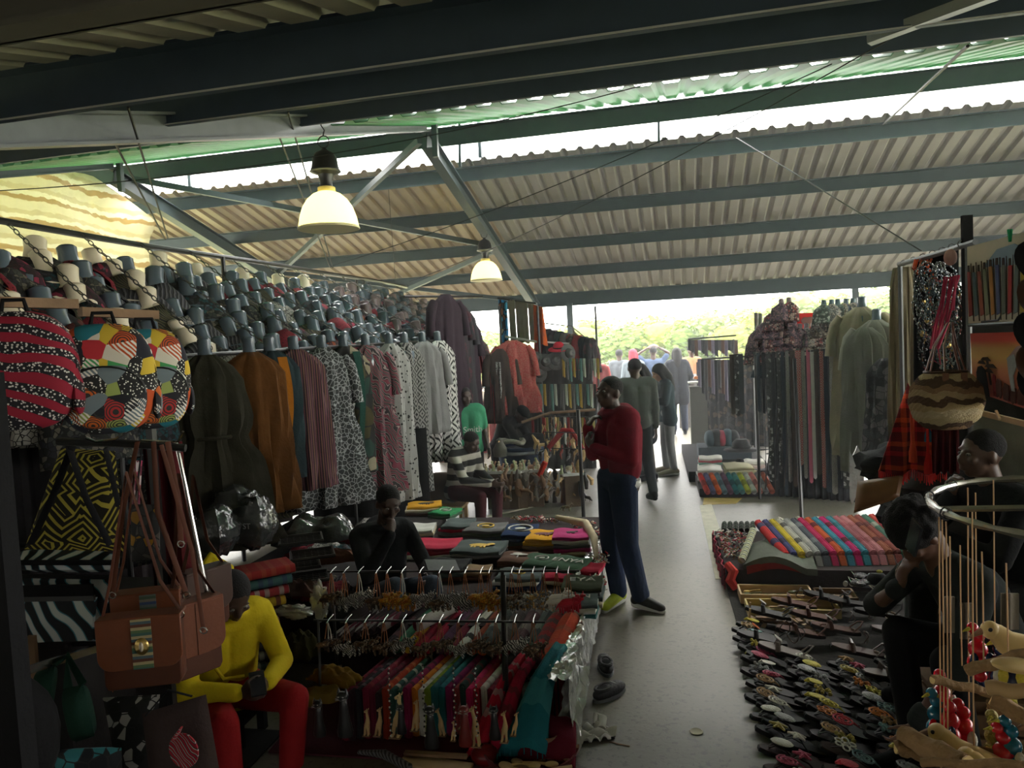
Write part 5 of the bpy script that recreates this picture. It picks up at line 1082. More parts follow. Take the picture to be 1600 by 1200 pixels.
YEL_ = K('yellow_hoodie', (.58, .44, .015), var=.2); REDT = K('dark_red_trousers', (.26, .012, .014), var=.2)
def yex(t, D, H_, HR):
    MB().lathe([(.012, 0), (.014, .003), (.008, .004)], (.06, -.108, .72), 12, rot=Matrix.Rotation(pi/2, 3, 'X')).build('badge', BRASS, t)
    MB().tube([(-.10, -.10, .80), (-.12, -.135, .70), (-.06, -.15, .58), (.04, -.15, .56)], .010, 8).build('sleeve_seam', YEL_, t)
    b = MB(); b.tube([(-.06, .02, .93), (-.075, .06, 1.06), (0, .09, 1.13), (.075, .06, 1.06), (.06, .02, .93)], [.03, .028, .03, .028, .03], 10); b.build('hood_edge', YEL_, t)
person('seller in yellow hoodie and red trousers sitting bent over a phone', (-2.22, 3.35, -.16), radians(52),
    sit(chest=(0, -.02, .72), neck=(0, -.08, .88), head=(.0, -.19, .99), sr=(-.18, -.06, .84), sl=(.18, -.06, .84), er=(-.24, -.16, .58), el=(.24, -.16, .58), wr=(-.06, -.36, .58), wl=(.07, -.36, .58), kr=(-.17, -.44, .50), kl=(.17, -.44, .50)), YEL_, REDT, K('grey_sneaker', (.16, .16, .15)), SKIN, (0, radians(42), 0), .010, 'short', None, ((1.0, None), (1.0, None)), hood=True, extra=yex)
q = V((-1.89, 3.10, .46)); one(MB().box((q.x, q.y, q.z), (.07, .14, .010), rot=euler(.6, .5)), 'mobile_phone', 'dark phone held by the seller in the yellow hoodie', 'phone', mat('dark_glass', (.02, .02, .025), .1, spec=.8), smooth=False, bev=.003)
st_ = thing('plastic_stool', 'low dark stool under the seller in the yellow hoodie', 'stool', (-2.26, 3.42, 0))
MB().box((0, 0, .15), (.32, .30, .03)).build('seat', BLK, st_, bev=.01); [MB().box((x, y, .07), (.04, .04, .14)).build('leg', BLK, st_, smooth=False) for x in (-.12, .12) for y in (-.11, .11)]
def smith(t, D, H_, HR):
    text('lettering', 'Smith', .105, WHT, t, (.035, -.155, 1.20), (radians(84), 0, 0), .003)
    MB().lathe([(.0, 0), (.034, 0), (.034, .005), (0, .005)], (-.155, -.135, 1.20), 18, rot=Matrix.Rotation(pi/2, 3, 'X')).build('logo_disc', WPR, t)
    MB().tube([(-.155+.016*cos(a), -.144, 1.20+.016*sin(a)) for a in [j*2*pi/12 for j in range(12)]], .004, 5, closed=True).build('logo_ring', K('tee_green', (.05, .26, .14)), t)
person('man in pale green tee shirt with white lettering standing behind the striped sweater', (-2.28, 8.75, -.22), radians(28), dict(head=(-.02, -.04, 1.60), wr=(-.22, -.15, .95), wl=(.22, -.15, .95)), K('tee_green', (.05, .26, .14), var=.15), BLK, BLK, SKIN, (radians(15), radians(10), 0), .012, 'short', sleeves=.33, slim=1.05, eyes=False, extra=smith)
STW = mat('black_cream_broad_stripes', kind='stripe', cols=[(.02, .02, .02), (.02, .02, .02), (.42, .40, .34), (.42, .40, .34)], sc=7, ax=2, rough=.95)
person('person in black and cream striped sweater sitting low and leaning to the trays', (-2.22, 8.1, -.08), radians(62),
    sit(chest=(0, -.04, .72), neck=(0, -.10, .90), head=(0, -.20, .99), sr=(-.18, -.08, .86), sl=(.18, -.08, .86), er=(-.22, -.26, .60), wr=(-.05, -.50, .55), wl=(.05, -.5, .5), kr=(-.14, -.42, .42), kl=(.14, -.42, .42)), STW, K('dark_maroon_trousers', (.06, .018, .022)), BLK, SKIN, (0, radians(30), 0), .012, 'short', eyes=False)
person('person in black bending over behind the blue bin with dark bags', (-2.12, 9.85, -.35), radians(75), dict(chest=(0, -.14, 1.20), neck=(0, -.25, 1.33), head=(0, -.36, 1.38), sr=(-.18, -.22, 1.28), sl=(.18, -.22, 1.28), er=(-.2, -.35, 1.05), wr=(-.1, -.5, .95), el=(.2, -.35, 1.05), wl=(.1, -.5, .95)), BLK, BLK, BLK, SKIN, (0, radians(45), 0), .015, 'cap', BLK, eyes=False)
person('person in grey top far behind the end of the left rack', P_(733, 705), radians(150), dict(sr=(-.2, -.05, 1.38), sl=(.2, -.05, 1.38)), K('grey_violet_top', (.16, .15, .18)), BLK, BLK, SKIN, (0, .3, 0), .018, 'short', eyes=False)
# --- right side sellers
person('man in dark jacket resting his chin on his fist below the painting', (1.62, 3.95, -.02), radians(-72),
    dict(pel=(.0, .12, .70), chest=(0, .04, 1.02), neck=(0, -.02, 1.22), head=(0, -.085, 1.37), sr=(-.18, -.02, 1.16), sl=(.18, -.02, 1.16), er=(-.20, -.22, .96), wr=(-.03, -.215, 1.17), el=(.24, -.2, .92), wl=(.02, -.34, 1.0), hr=(-.1, .1, .68), hl=(.1, .1, .68), kr=(-.14, -.3, .66), kl=(.14, -.3, .66), ar=(-.14, -.3, .2), al=(.14, -.3, .2), tr=(-.14, -.46, .15), tl=(.14, -.46, .15)), K('dark_charcoal_jacket', (.016, .017, .018)), BLK, BLK, mat('mid_brown_skin', (.10, .055, .034), .42, spec=.45, var=.1), (radians(-6), radians(2), 0), .0085, 'short', None, ((1.7, dict(d=(.02, .02, .5), n=(0, .9, .1))), (.6, None)), hs=1.0)
CUR = person('curly haired man in dark shirt holding his face and a phone', (1.26, 3.38, -.02), radians(-78),
    sit(pel=(0, .18, .55), chest=(0, .0, .84), neck=(0, -.10, 1.02), head=(0, -.20, 1.13), sr=(-.19, -.06, .96), sl=(.19, -.06, .96), er=(-.25, -.26, .74), el=(.26, -.20, .66), wr=(-.03, -.26, .90), wl=(.20, -.34, .42), hr=(-.1, .14, .55), hl=(.1, .14, .55), kr=(-.13, -.22, .66), kl=(.20, -.20, .66), ar=(-.12, -.16, .12), al=(.22, -.12, .12), tr=(-.12, -.33, .06), tl=(.22, -.29, .06)), K('dark_grey_shirt', (.03, .034, .033)), BLK, BLK, mat('warm_brown_skin', (.13, .065, .042), .45, var=.1), (0, radians(52), 0), .009, 'bushy', None, ((.9, dict(d=(.06, .02, .4), n=(0, 1, 0))), (.6, None)), sleeves=.6, hs=1.0)
person('person in khaki trousers bent low behind the curly haired man', (2.12, 5.45, .0), radians(-42),
    sit(chest=(0, -.12, .62), neck=(0, -.22, .74), head=(0, -.32, .76), sr=(-.18, -.18, .70), sl=(.18, -.18, .70), er=(-.22, -.30, .5), el=(.22, -.3, .5), kr=(-.14, -.40, .58), kl=(.14, -.40, .58)), BLK, K('khaki_trousers', (.26, .22, .15)), BLK, SKIN, (0, radians(50), 0), .013, 'short', eyes=False)
q = at(1428, 840, y=3.1); one(MB().box((q.x, q.y, q.z), (.012, .07, .14), rot=euler(.2, .4)), 'mobile_phone', 'dark phone held by the curly haired man', 'phone', mat('dark_glass', (.02, .02, .025), .1), smooth=False, bev=.003)
for nm, (x, y, h) in dict(curly=(1.30, 3.42, .44), fist=(1.66, 4.05, .58)).items():
    t = thing('wooden_crate', 'dark crate seat under the %s man' % ('curly haired' if nm == 'curly' else 'chin resting'), 'crate', (x, y, 0))
    for z in [.03+.1*i for i in range(int(h/.1))]:
        for s in (-1, 1): MB().box((0, s*.15, z), (.34, .015, .08)).build('slat', WOODD, t, smooth=False); MB().box((s*.17, 0, z), (.015, .30, .08)).build('slat', WOODD, t, smooth=False)
    MB().box((0, 0, h-.02), (.36, .32, .02)).build('crate_top', WOODD, t, smooth=False)
# ================================================================ OUTSIDE
def tree(label, x, y, h, w, m, n=900, seed=0, name='tree', cz=.55, group='trees beyond the market'):
    t = thing(name, label, 'tree', (x, y, 0), 0, group); g = random.Random(seed); b = MB(); bl = []
    for k in range(11):
        a = g.uniform(0, 2*pi); q = g.uniform(0, .62); bl.append((V((w*q*cos(a), w*q*sin(a)*.7, h*(cz+g.uniform(-.30, .26)))), w*g.uniform(.25, .45)))
    for k in range(n):
        c, r = g.choice(bl); d = V((g.gauss(0, 1), g.gauss(0, 1), g.gauss(0, 1))).normalized(); p = c+V((d.x*r, d.y*r, d.z*r*.7))*g.uniform(.75, 1.05)
        s, u = frame(d+V((g.uniform(-.6, .6), g.uniform(-.6, .6), g.uniform(-.3, .6)))); z = w*.045*g.uniform(.7, 1.5)
        b.add([p-s*z, p-u*z*.5, p+s*z, p+u*z*.5], [(0, 1, 2, 3)])
    f = b.build('foliage', m, t, smooth=False); f['kind'] = 'stuff'
    c = MB(); [c.ell(q, (r*.62, r*.62, r*.42), 10, 7) for q, r in bl]; c.build('inner_foliage', m, t)
    MB().tube([(0, 0, 0), (w*.03, 0, h*.3), (0, 0, h*cz)], [w*.06, w*.045, w*.03], 8).build('trunk', WOODD, t)
LF = [mat('yellow_green_leaves', (.25, .30, .06), .8, trans=.35, var=.4), mat('mid_green_leaves', (.14, .21, .05), .8, trans=.3, var=.4), mat('pale_green_leaves', (.20, .26, .09), .8, trans=.3, var=.4)]
TR = []
for px, py, y, w in ((712, 533, 25, 1.6), (742, 518, 34, 2.4), (768, 527, 29, 1.8), (925, 508, 60, 5), (965, 518, 52, 4), (1010, 512, 56, 5), (1060, 503, 52, 4.5), (1105, 493, 50, 4), (1150, 484, 48, 4), (1192, 472, 46, 4), (1238, 472, 52, 4.5), (1285, 446, 44, 4), (1330, 444, 46, 4.2), (1378, 462, 42, 3.4), (1430, 468, 44, 4), (1500, 458, 44, 4.5), (300, 520, 40, 5), (200, 540, 36, 4), (420, 520, 44, 5)):
    q = at(px, py, y=y); TR.append((q.x, y, q.z/.98, w))
for i, (x, y, h, w) in enumerate(TR):
    tree('hazy yellow green tree beyond the open side, %s in the list from the left edge' % nth(i+1) if False else 'hazy %s tree beyond the roof edge, %s from the left' % (['yellow green', 'mid green', 'pale green'][i % 3], nth(sorted(q[0]/q[1] for q in TR).index(x/y)+1)), x, y, h, w, LF[i % 3], 2600, i)
# palm-like plant
t = thing('palm_tree', 'small palm with drooping fronds seen past the end of the left rack', 'tree', (-5.3, 21.5, 0)); b = MB()
for k in range(16):
    a = 2*pi*k/16; L = 1.5
    for j in range(9):
        u = j/9; c = V((cos(a)*L*u, sin(a)*L*u, 2.35+.6*u-1.3*u*u)); s = V((-sin(a), cos(a), 0))
        for q in (-1, 1): b.add([c, c+V((cos(a), sin(a), 0))*.07, c+s*q*.30*(1-u*.6)+V((0, 0, -.12))], [(0, 1, 2)])
f = b.build('frond', LF[0], t, smooth=False); f['kind'] = 'stuff'; MB().tube([(0, 0, 0), (.05, 0, 1.2), (0, 0, 2.35)], [.09, .07, .06], 8).build('trunk', WOODD, t)
ridge = MB().grid(lambda u, v: (-90+180*u, 70+14*v, max(-.1, (2.7+.5*sin(u*9)+.4*sin(u*23)+2.6*max(0, u-.52)))*v), 60, 4); o = ridge.build('distant_tree_line', LF[2], kind if False else None); tag(o, None, None, None, 'structure')
o = MB().box((-13, 24, .4), (20, .3, .8)).build('low_wall', mat('reddish_wall', (.40, .22, .16), .9), smooth=False); o['kind'] = 'structure'

# ================================================================ CENTRE LEFT STALLS (behind the burgundy man)
def Y(px, py, y): return at(px, py, y=y)
# high rail with tall cloths
t = thing('stall_frame', 'tall metal frame with white rails behind the carvings', 'frame', (-1.9, 10.4, 0))
a, b_ = Y(778, 466, 10.6), Y(838, 474, 10.2)
MB().tube([a, b_], .012, 6).build('top_rail', BLACKM, t, world=True)
MB().tube([Y(790, 526, 10.5), Y(838, 534, 10.2)], .018, 6).build('white_rail', WHT, t, world=True); MB().tube([Y(845, 534, 10.3), Y(905, 538, 10.6)], .014, 6).build('white_rail', WHT, t, world=True)
for px, y in ((780, 10.6), (840, 10.2), (930, 11)): a = Y(px, 478, y); MB().tube([a, (a.x, a.y, 0)], .018, 6).build('upright', BLACKM, t, world=True)
MB().tube([Y(850, 505, 10.9), Y(893, 510, 11.4), Y(930, 540, 11)], .01, 6).build('top_rail', BLACKM, t, world=True)
def panel(name, label, cat, p0, p1, L, m, group=None, fold=5, amp=.03, th=.006, parent=None, taper=1.):
    p0 = V(p0); p1 = V(p1); c = (p0+p1)/2; d = (p1-p0); n = V((-d.y, d.x, 0)).normalized()
    def f(u, v): q = p0.lerp(p1, .5+(u-.5)*(1+(taper-1)*v)); return q+n*amp*sin(u*fold*2*pi+v)*(.3+.7*v)+V((0, 0, -L*v+.01*sin(u*fold*6)*v))
    b = MB().slab(f, max(8, fold*5), 8, th, n); return one(b, name, label, cat, m, group)
panel('blue_print_cloth', 'blue cloth with painted figures hanging at the left of the tall beige cloths', 'cloth', Y(779, 468, 10.6), Y(792, 470, 10.6), .66, mat('blue_painted_cloth', kind='cells', cols=[(.02, .22, .48), (.02, .22, .48), (.03, .28, .50), (.35, .34, .25), (.30, .12, .05)], sc=7, rough=.9), None, 2)
BGC = K('beige_grey_cloth', (.30, .27, .21), var=.3)
for i, (a0, a1) in enumerate(((794, 804), (805, 824), (825, 834))): panel('beige_cloth', 'tall beige cloth on the high rail, %s from left' % nth(i+1), 'cloth', Y(a0, 468+i*2, 10.5), Y(a1, 469+i*2, 10.4), .62-.03*i, BGC, 'tall beige cloths on the high rail', 2, .015)
panel('orange_cloth', 'bright orange and red cloth hanging right of the beige cloths', 'cloth', Y(834, 476, 10.3), Y(848, 480, 10.2), .52, mat('orange_red_cloth', (.70, .12, .02), .9, var=.5), None, 3, taper=1.5)
mats_b = [K('red_pattern_cloth', (.28, .03, .03), var=.5), K('black_cloth_b', (.03, .03, .035)), MATS['dark_plum_print'], K('dark_teal_cloth', (.03, .06, .06)), K('grey_cloth_b', (.12, .12, .12)), mat('red_fleck', kind='cells', cols=[(.25, .03, .03), (.05, .02, .02), (.15, .10, .08)], sc=20, rough=.9)]
garment('hanging_dress', 'large red patterned robe hanging at the left front of the far stall', 'robe', Y(800, 532, 9.9), 1.0, .5, .62, mat('red_lace_print', kind='crackle', cols=[(.35, .10, .08), (.32, .02, .025)], sc=30, rough=.9), radians(25), 8, 0, None, True, False, 1)
garment('hanging_dress', 'dark brown robe hanging just left of the red patterned robe', 'robe', Y(781, 545, 9.8), 1.0, .36, .44, K('dark_brown_robe', (.05, .035, .03)), radians(25), 6, 0, None, True, False, 2)
panel('red_flag_cloth', 'red cloth strip hanging at the left edge of the far stall', 'cloth', Y(763, 575, 9.7), Y(770, 575, 9.7), .75, mats_b[0], None, 2)
panel('black_cloth_strip', 'black and white cloth strip beside the red strip', 'cloth', Y(771, 565, 9.7), Y(782, 566, 9.7), .95, MATS['drape_black_white_print'], None, 2)
for i in range(9):
    px = 846+i*9.5; y = 10.9-.05*i
    garment('blouse', '%s hanging top, %s from left on the upper rail of the far stall' % (['red', 'black', 'plum', 'teal', 'grey', 'red flecked'][i % 6], nth(i+1)), 'top', Y(px, 512+i*2, y), .46, .26, .30, mats_b[i % 6], radians(70), 5, 0, None, i % 2 == 0, False, i, 'tops on the upper rail of the far stall')
panel('beige_shirt', 'beige hanging cloth at the right of the upper far rail', 'cloth', Y(895, 512, 11.2), Y(908, 530, 11.0), .4, BGC, None, 2)
HT = K('grey_felt_hat', (.11, .11, .11)); 
def hat(label, p, m, s=1., tilt=.9, rz=.3, group='hats on the far stall'):
    t = thing('hat', label, 'hat', p, 0, group, rot=(tilt, 0, rz)); MB().lathe([(.0, .09*s), (.045*s, .088*s), (.07*s, .06*s), (.078*s, .012*s), (.145*s, .0), (.15*s, -.006*s), (.075*s, .0)], n=20, cap=False).build('crown', m, t, solid=.003); MB().lathe([(.079*s, .012*s), (.082*s, .02*s), (.078*s, .032*s)], n=20).build('hat_band', BLK, t)
hat('bright red felt hat on the far stall', Y(873, 545, 10.2), K('red_felt', (.60, .02, .04)), 1.0, .25, 0)
for i, (px, py) in enumerate(((836, 562), (853, 566), (868, 564), (842, 583), (888, 552))): hat('grey hat hung on the far stall, %s one below and beside the red hat' % nth(i+1), Y(px, py, 10.15), HT, .85, 1.1+.1*i, .2*i)
# rows of hanging strips on the far stall front
cols = [('yellow', (.45, .30, .06)), ('dark', (.03, .03, .03)), ('dark', (.05, .05, .05)), ('white', (.42, .42, .38)), ('grey', (.14, .14, .14)), ('dark red', (.22, .03, .03)), ('teal', (.12, .25, .22)), ('ochre', (.35, .28, .10)), ('pale', (.45, .50, .40)), ('black', (.02, .02, .02))]
for r_, (py, L, px0, n, dx) in enumerate(((600, .35, 834, 18, 5.6), (652, .45, 832, 18, 5.6), (560, .30, 880, 11, 5.4))):
    for i in range(n):
        nm, c = cols[(i*3+r_*5+(i*i) % 4) % 10]; px = px0+i*dx; y = 10.1+.02*i
        panel('hanging_strip', '%s cloth strip, %s from left in the %s row of the far stall' % (nm, nth(i+1), ['middle', 'lower', 'upper'][r_]), 'strip', Y(px-2, py, y), Y(px+2, py, y), L*(.85+.2*((i*7) % 3)/2), K('strip_'+nm.replace(' ', '_')+'%d' % cols.index((nm, c)), c), 'strips hanging on the far stall', 1, .008)
MB().tube([Y(815, 660, 9.6), Y(860, 645, 9.7), Y(930, 640, 9.9)], .02, 6).build('lower_rail', WOODD, t, world=True)
panel('backing_panel', 'dark backing cloth closing the rear of the far stall', 'cloth', Y(775, 552, 11.1), Y(925, 560, 11.4), 1.75, K('dark_backing', (.035, .033, .03), var=.6), None, 9, .03)
# carvings: heaps, trays, figures
t = thing('blue_tub', 'large dark blue plastic tub with dark bags on top behind the trays', 'tub', (Y(820, 745, 9.5).x, 9.5, 0))
MB().lathe([(.26, .0), (.30, .3), (.34, .62), (.36, .63), (.35, .66), (.32, .66), (.28, .3)], n=28).build('tub_body', K('dark_blue_plastic', (.03, .045, .08)), t); MB().lathe([(.355, .57), (.375, .59), (.355, .61)], n=28).build('rim_band', GREYST, t)
one(MB().tube([(Y(800, 690, 9.5)+V((.16*cos(a), .1*sin(a), .02*sin(3*a)))) for a in [i*2*pi/16 for i in range(16)]], .03, 8, closed=True), 'coiled_cloth', 'pale coiled cloth on the rim of the blue tub', 'cloth', K('pale_stone_cloth', (.30, .28, .22)))
one(MB().ell(Y(835, 690, 9.6), (.22, .12, .12), 16, 10), 'black_bag', 'black bag lying on the blue tub', 'bag', BLK)
t = thing('striped_bird_carving', 'grey carved bird figure left of the blue tub', 'carving', Y(782, 715, 9.2)); MB().lathe([(.0, 0), (.09, .02), (.10, .1), (.06, .17), (.045, .2), (.05, .23), (.0, .26)], n=14).build('carved_body', K('grey_stone', (.16, .15, .13)), t); MB().tube([(0, -.03, .22), (0, -.10, .21)], [.015, .005], 6).build('beak', WOODL, t)
SOAP = [mat('cream_soapstone', (.52, .47, .30), .5), mat('rose_soapstone', (.42, .22, .14), .5), mat('greenish_soapstone', (.40, .45, .25), .5), mat('dark_stone', (.06, .05, .05), .5)]
def figure(p, s, m, label, grp, k):
    t = thing('stone_figure', label, 'figurine', p, R.uniform(-1, 1), grp)
    if k % 3 == 0: MB().lathe([(.035*s, 0), (.03*s, .02*s), (.022*s, .06*s), (.03*s, .09*s), (.012*s, .11*s), (.02*s, .13*s), (0, .15*s)], n=10).build('carved_body', m, t)
    elif k % 3 == 1: b = MB(); b.ell((0, 0, .05*s), (.045*s, .025*s, .03*s), 10, 7); b.tube([(.03*s, 0, .06*s), (.05*s, 0, .11*s), (.065*s, 0, .10*s)], [.015*s, .012*s, .006*s], 6); [b.tube([(x*s, y*s, .04*s), (x*s, y*s, 0)], .008*s, 5) for x in (-.03, .03) for y in (-.012, .012)]; b.build('carved_body', m, t)
    else: b = MB(); b.box((0, 0, .01*s), (.07*s, .05*s, .02*s)); b.tube([(0, 0, .02*s), (.01*s, 0, .08*s), (-.01*s, 0, .13*s)], [.022*s, .018*s, .012*s], 7); b.ell((-.01*s, 0, .145*s), .02*s, 8, 6); b.build('carved_body', m, t)
for j, (c4, n, m0, nm) in enumerate((([(760, 728), (812, 722), (795, 734), (765, 735)], 10, 0, 'upper left'), ([(808, 729), (848, 722), (846, 732), (812, 733)], 8, 0, 'upper right'), ([(768, 762), (825, 748), (812, 758), (780, 770)], 10, 2, 'lower'), ([(880, 735), (905, 733), (904, 737), (884, 738)], 4, 2, 'far right'))):
    y = 8.75+.1*(j == 1)+.1*(j == 3); q = [at(a, b, y=y) for a, b in c4]; zz = q[2].z-.02; cx = (q[0].x+q[1].x)/2; w = abs(q[1].x-q[0].x)+.06
    t = thing('display_tray', '%s pale display tray of stone figures on the carving stall' % nm, 'tray', (cx, y, zz), .1*j, 'display trays of stone figures'); MB().box((0, 0, 0), (w, .26, .015)).build('tray_floor', WHT, t, smooth=False); [MB().box((0, s*.13, .012), (w, .008, .03)).build('tray_edge', WHT, t, smooth=False) for s in (-1, 1)]
    MB().box((0, 0, -zz/2-.01), (w*.8, .2, zz-.01)).build('box_support', K('brown_carton', (.10, .07, .045)), t, smooth=False)
    for k in range(n): figure((cx-w*.42+w*.84*(k/(n-1)), y+.07*(1 if k % 2 else -1), zz+.008), .75+.2*((k*5) % 3)/2, SOAP[(k+m0) % 3], 'small stone figure, %s from left on the %s tray' % (nth(k+1), nm), 'stone figures on the trays', k)
CW = [WOODD, WOODL, mat('grey_wood', (.14, .12, .10), .6), mat('black_wood', (.02, .018, .016), .45), mat('red_painted', (.35, .03, .02), .5)]
g = random.Random(11)
for i in range(96):      # mixed carvings stacked in front of and on the wire rack
    px = (832 if i % 2 else 768)+g.uniform(0, 96 if i % 2 else 90); py = (700 if i % 2 else 752)+g.uniform(0, 88 if i % 2 else 34); y = (8.95 if i % 2 else 8.62)-.3*(py-700)/88*.5+g.uniform(-.1, .25 if i % 2 else .02); p = Y(px, py, y); p.z = max(p.z, .0); m = CW[(i*7) % 4]; L = g.uniform(.10, .22)
    kind = i % 3; t = thing('wood_carving', '%s carving in the heap beside the burgundy man' % ['dark brown mask like', 'pale stick shaped', 'grey bird shaped', 'black curved'][(i*7) % 4], 'carving', p, g.uniform(0, 3), 'mixed wood carvings left of the burgundy man')
    if kind == 0: MB().tube([(0, 0, 0), (g.uniform(-.03, .03), 0, L*.5), (g.uniform(-.06, .06), .02, L)], [.02, .03, .01], 8).build('carved_body', m, t)
    elif kind == 1: b = MB(); b.ell((0, 0, L*.5), (L*.22, L*.12, L*.5), 12, 8); b.tube([(-.02, -.02, L*.6), (0, -.04, L*.45)], [.008, .012], 6); b.tube([(.02, 0, L*.9), (.06, 0, L*1.1)], [.01, .004], 6); b.build('carved_body', m, t)
    else: b = MB(); b.tube([(-L*.5, 0, .02), (-L*.2, 0, .05), (L*.2, 0, .05), (L*.4, 0, .09), (L*.55, 0, .08)], [.006, .022, .020, .012, .005], 8); [b.tube([(x, 0, .03), (x, 0, 0)], .005, 4) for x in (-.04, .04)]; b.build('carved_body', m, t)
for i in range(80):      # dark beads and pouches hanging on the wire rack above
    px = 846+g.uniform(0, 76); py = 648+g.uniform(0, 60); p = Y(px, py, 9.05); c = CW[(i*3) % 4] if i % 5 else CW[4]
    t = thing('hanging_trinket', '%s trinket on the wire rack beside the burgundy man' % (['dark', 'pale', 'grey', 'black'][(i*3) % 4] if i % 5 else 'red'), 'trinket', p, g.uniform(0, 3), 'trinkets on the wire rack')
    MB().tube([(0, 0, 0), (.01, 0, -.05), (-.008, .0, -.11)], [.006, .014, .004], 6).build('trinket_body', c, t); MB().tube([(0, 0, 0), (0, 0, .05)], .002, 4).build('string', BLK, t)
t = thing('trinket_rack', 'black wire rack on one post at the end of the low table', 'rack', (Y(912, 808, 8.2).x, 8.2, 0))
MB().tube([Y(903, 640, 8.2), at(912, 809, z=0)], .022, 8).build('post', BLACKM, t, world=True)
for py in (650, 675, 700): MB().tube([Y(850, py, 8.9), Y(925, py+2, 8.5)], .006, 6).build('wire', BLACKM, t, world=True)
one(MB().tube([Y(857, 700, 8.8), Y(880, 672, 8.8), Y(892, 672, 8.8), Y(912, 702, 8.8)], [.03, .035, .03, .02], 8), 'red_scarf', 'red and green scarf bundle on top of the wire rack', 'scarf', mats_b[0])
one(MB().tube([Y(852, 722, 8.7), Y(842, 745, 8.7), Y(834, 762, 8.7)], [.035, .03, .012], 8), 'red_umbrella', 'slim folded red umbrella hanging over the carvings', 'umbrella', K('red_umbrella_cloth', (.40, .03, .015)))
for i in range(7):
    q = at(815+i*13, 785, z=0); t = thing('tall_carving', 'dark tall standing carving, %s from left along the floor edge' % nth(i+1), 'carving', (q.x, q.y, 0), .3*i, 'tall carvings along the floor edge'); h = .22+.08*(i % 3)
    b = MB(); b.lathe([(.035, 0), (.03, .02), (.022, h*.4), (.035, h*.6), (.018, h*.78), (.028, h*.88), (0, h)], n=10); b.build('carved_body', CW[[3, 0, 1, 3, 2, 0, 3][i]], t)
t = thing('white_sandal', 'white rubber shoe at the left end of the carvings', 'shoe', (*at(795, 790, z=0)[:2], 0), .3); MB().ell((0, 0, .03), (.05, .12, .03), 14, 8).build('shoe_body', WHT, t); MB().tube([(-.045, .02, .04), (0, .03, .10), (.045, .02, .04)], .012, 6).build('strap', WHT, t)
t = thing('beaded_bird', 'small dark wire bird lying on the floor before the carvings', 'figurine', at(885, 797, z=.012)); b = MB(); beast(b, (0, 0, .03), 1.6); b.build('bird_body', BRL, t)
one(MB().ell(at(690, 765, y=8.3), (.24, .18, .20), 20, 12, pw=.6), 'brown_sack', 'full tan brown sack under the white geometric dress', 'sack', K('tan_sackcloth', (.15, .115, .08), var=.3))
t = thing('tan_chair', 'low tan wooden chair supporting the brown sack', 'chair', (at(700, 800, y=8.1).x, 8.15, 0)); MB().box((0, 0, .17), (.4, .3, .03)).build('seat', CREAMW, t, smooth=False); [MB().box((x, y, .08), (.035, .035, .16)).build('leg', CREAMW, t, smooth=False) for x in (-.17, .17) for y in (-.12, .12)]
one(MB().box(V((*at(756, 800, y=7.3)[:2], .05)), (.28, .18, .10), rz=.3), 'dark_box', 'dark low box lying behind the stacked shirts', 'box', BLK, smooth=False, bev=.01)

# ================================================================ RIGHT SIDE: belts, dresses, far stalls
bt = thing('belt_rack', 'black pipe rack holding belts and straps on the right', 'rack', (1.7, 8.8, 0))
ba, bb = Y(1178, 555, 9.1), Y(1335, 543, 8.6)
MB().tube([ba, bb], .012, 6).build('top_rail', BLACKM, bt, world=True)
for px, y in ((1180, 9.1), (1333, 8.6)): a = Y(px, 550, y); MB().tube([a, (a.x, a.y, 0)], .018, 8).build('upright', BLACKM, bt, world=True)
MB().tube([Y(1241, 560, 8.35), at(1253, 814, z=0)], .020, 8).build('front_post', BLACKM, bt, world=True)
BM = [('black leather', K('black_leather_strap', (.018, .02, .024))), ('charcoal', K('charcoal_strap', (.045, .05, .055))), ('dark brown', K('dark_brown_strap', (.05, .035, .028))), ('black and white beaded', mat('bw_beaded_strap', kind='cells', cols=[(.02, .02, .02), (.35, .35, .34), (.05, .05, .05)], sc=30, rough=.6)), ('red lattice beaded', mat('red_lattice_strap', kind='diamond', cols=[(.30, .03, .03), (.32, .28, .22)], sc=16, rough=.6)), ('pink', mat('pink_strap', (.45, .10, .16), .7)), ('white', mat('white_strap', (.45, .43, .40), .7)), ('grey speckled', mat('grey_speckled_strap', kind='dots', cols=[(.18, .17, .15), (.07, .065, .06)], sc=60, rough=.7)), ('navy', K('navy_strap', (.02, .03, .045)))]
bl = [(1143, 4, .70, 2), (1150, 4, .72, 3), (1157, 4, .70, 1), (1184, 3, .68, 8), (1192, 3, .70, 0), (1200, 4, 1.5, 3), (1208, 3, 1.6, 0), (1215, 3, 1.4, 3), (1222, 3, 1.65, 8), (1229, 3, 1.5, 7), (1237, 4, 1.55, 2), (1246, 5, 1.30, 4), (1254, 3, 1.45, 7), (1262, 3, 1.5, 5), (1268, 3, 1.45, 6), (1275, 4, 1.40, 2), (1283, 4, 1.55, 4), (1290, 5, 1.6, 8), (1299, 5, 1.62, 7), (1308, 5, 1.55, 0), (1317, 5, 1.55, 3), (1326, 4, 1.4, 0)]
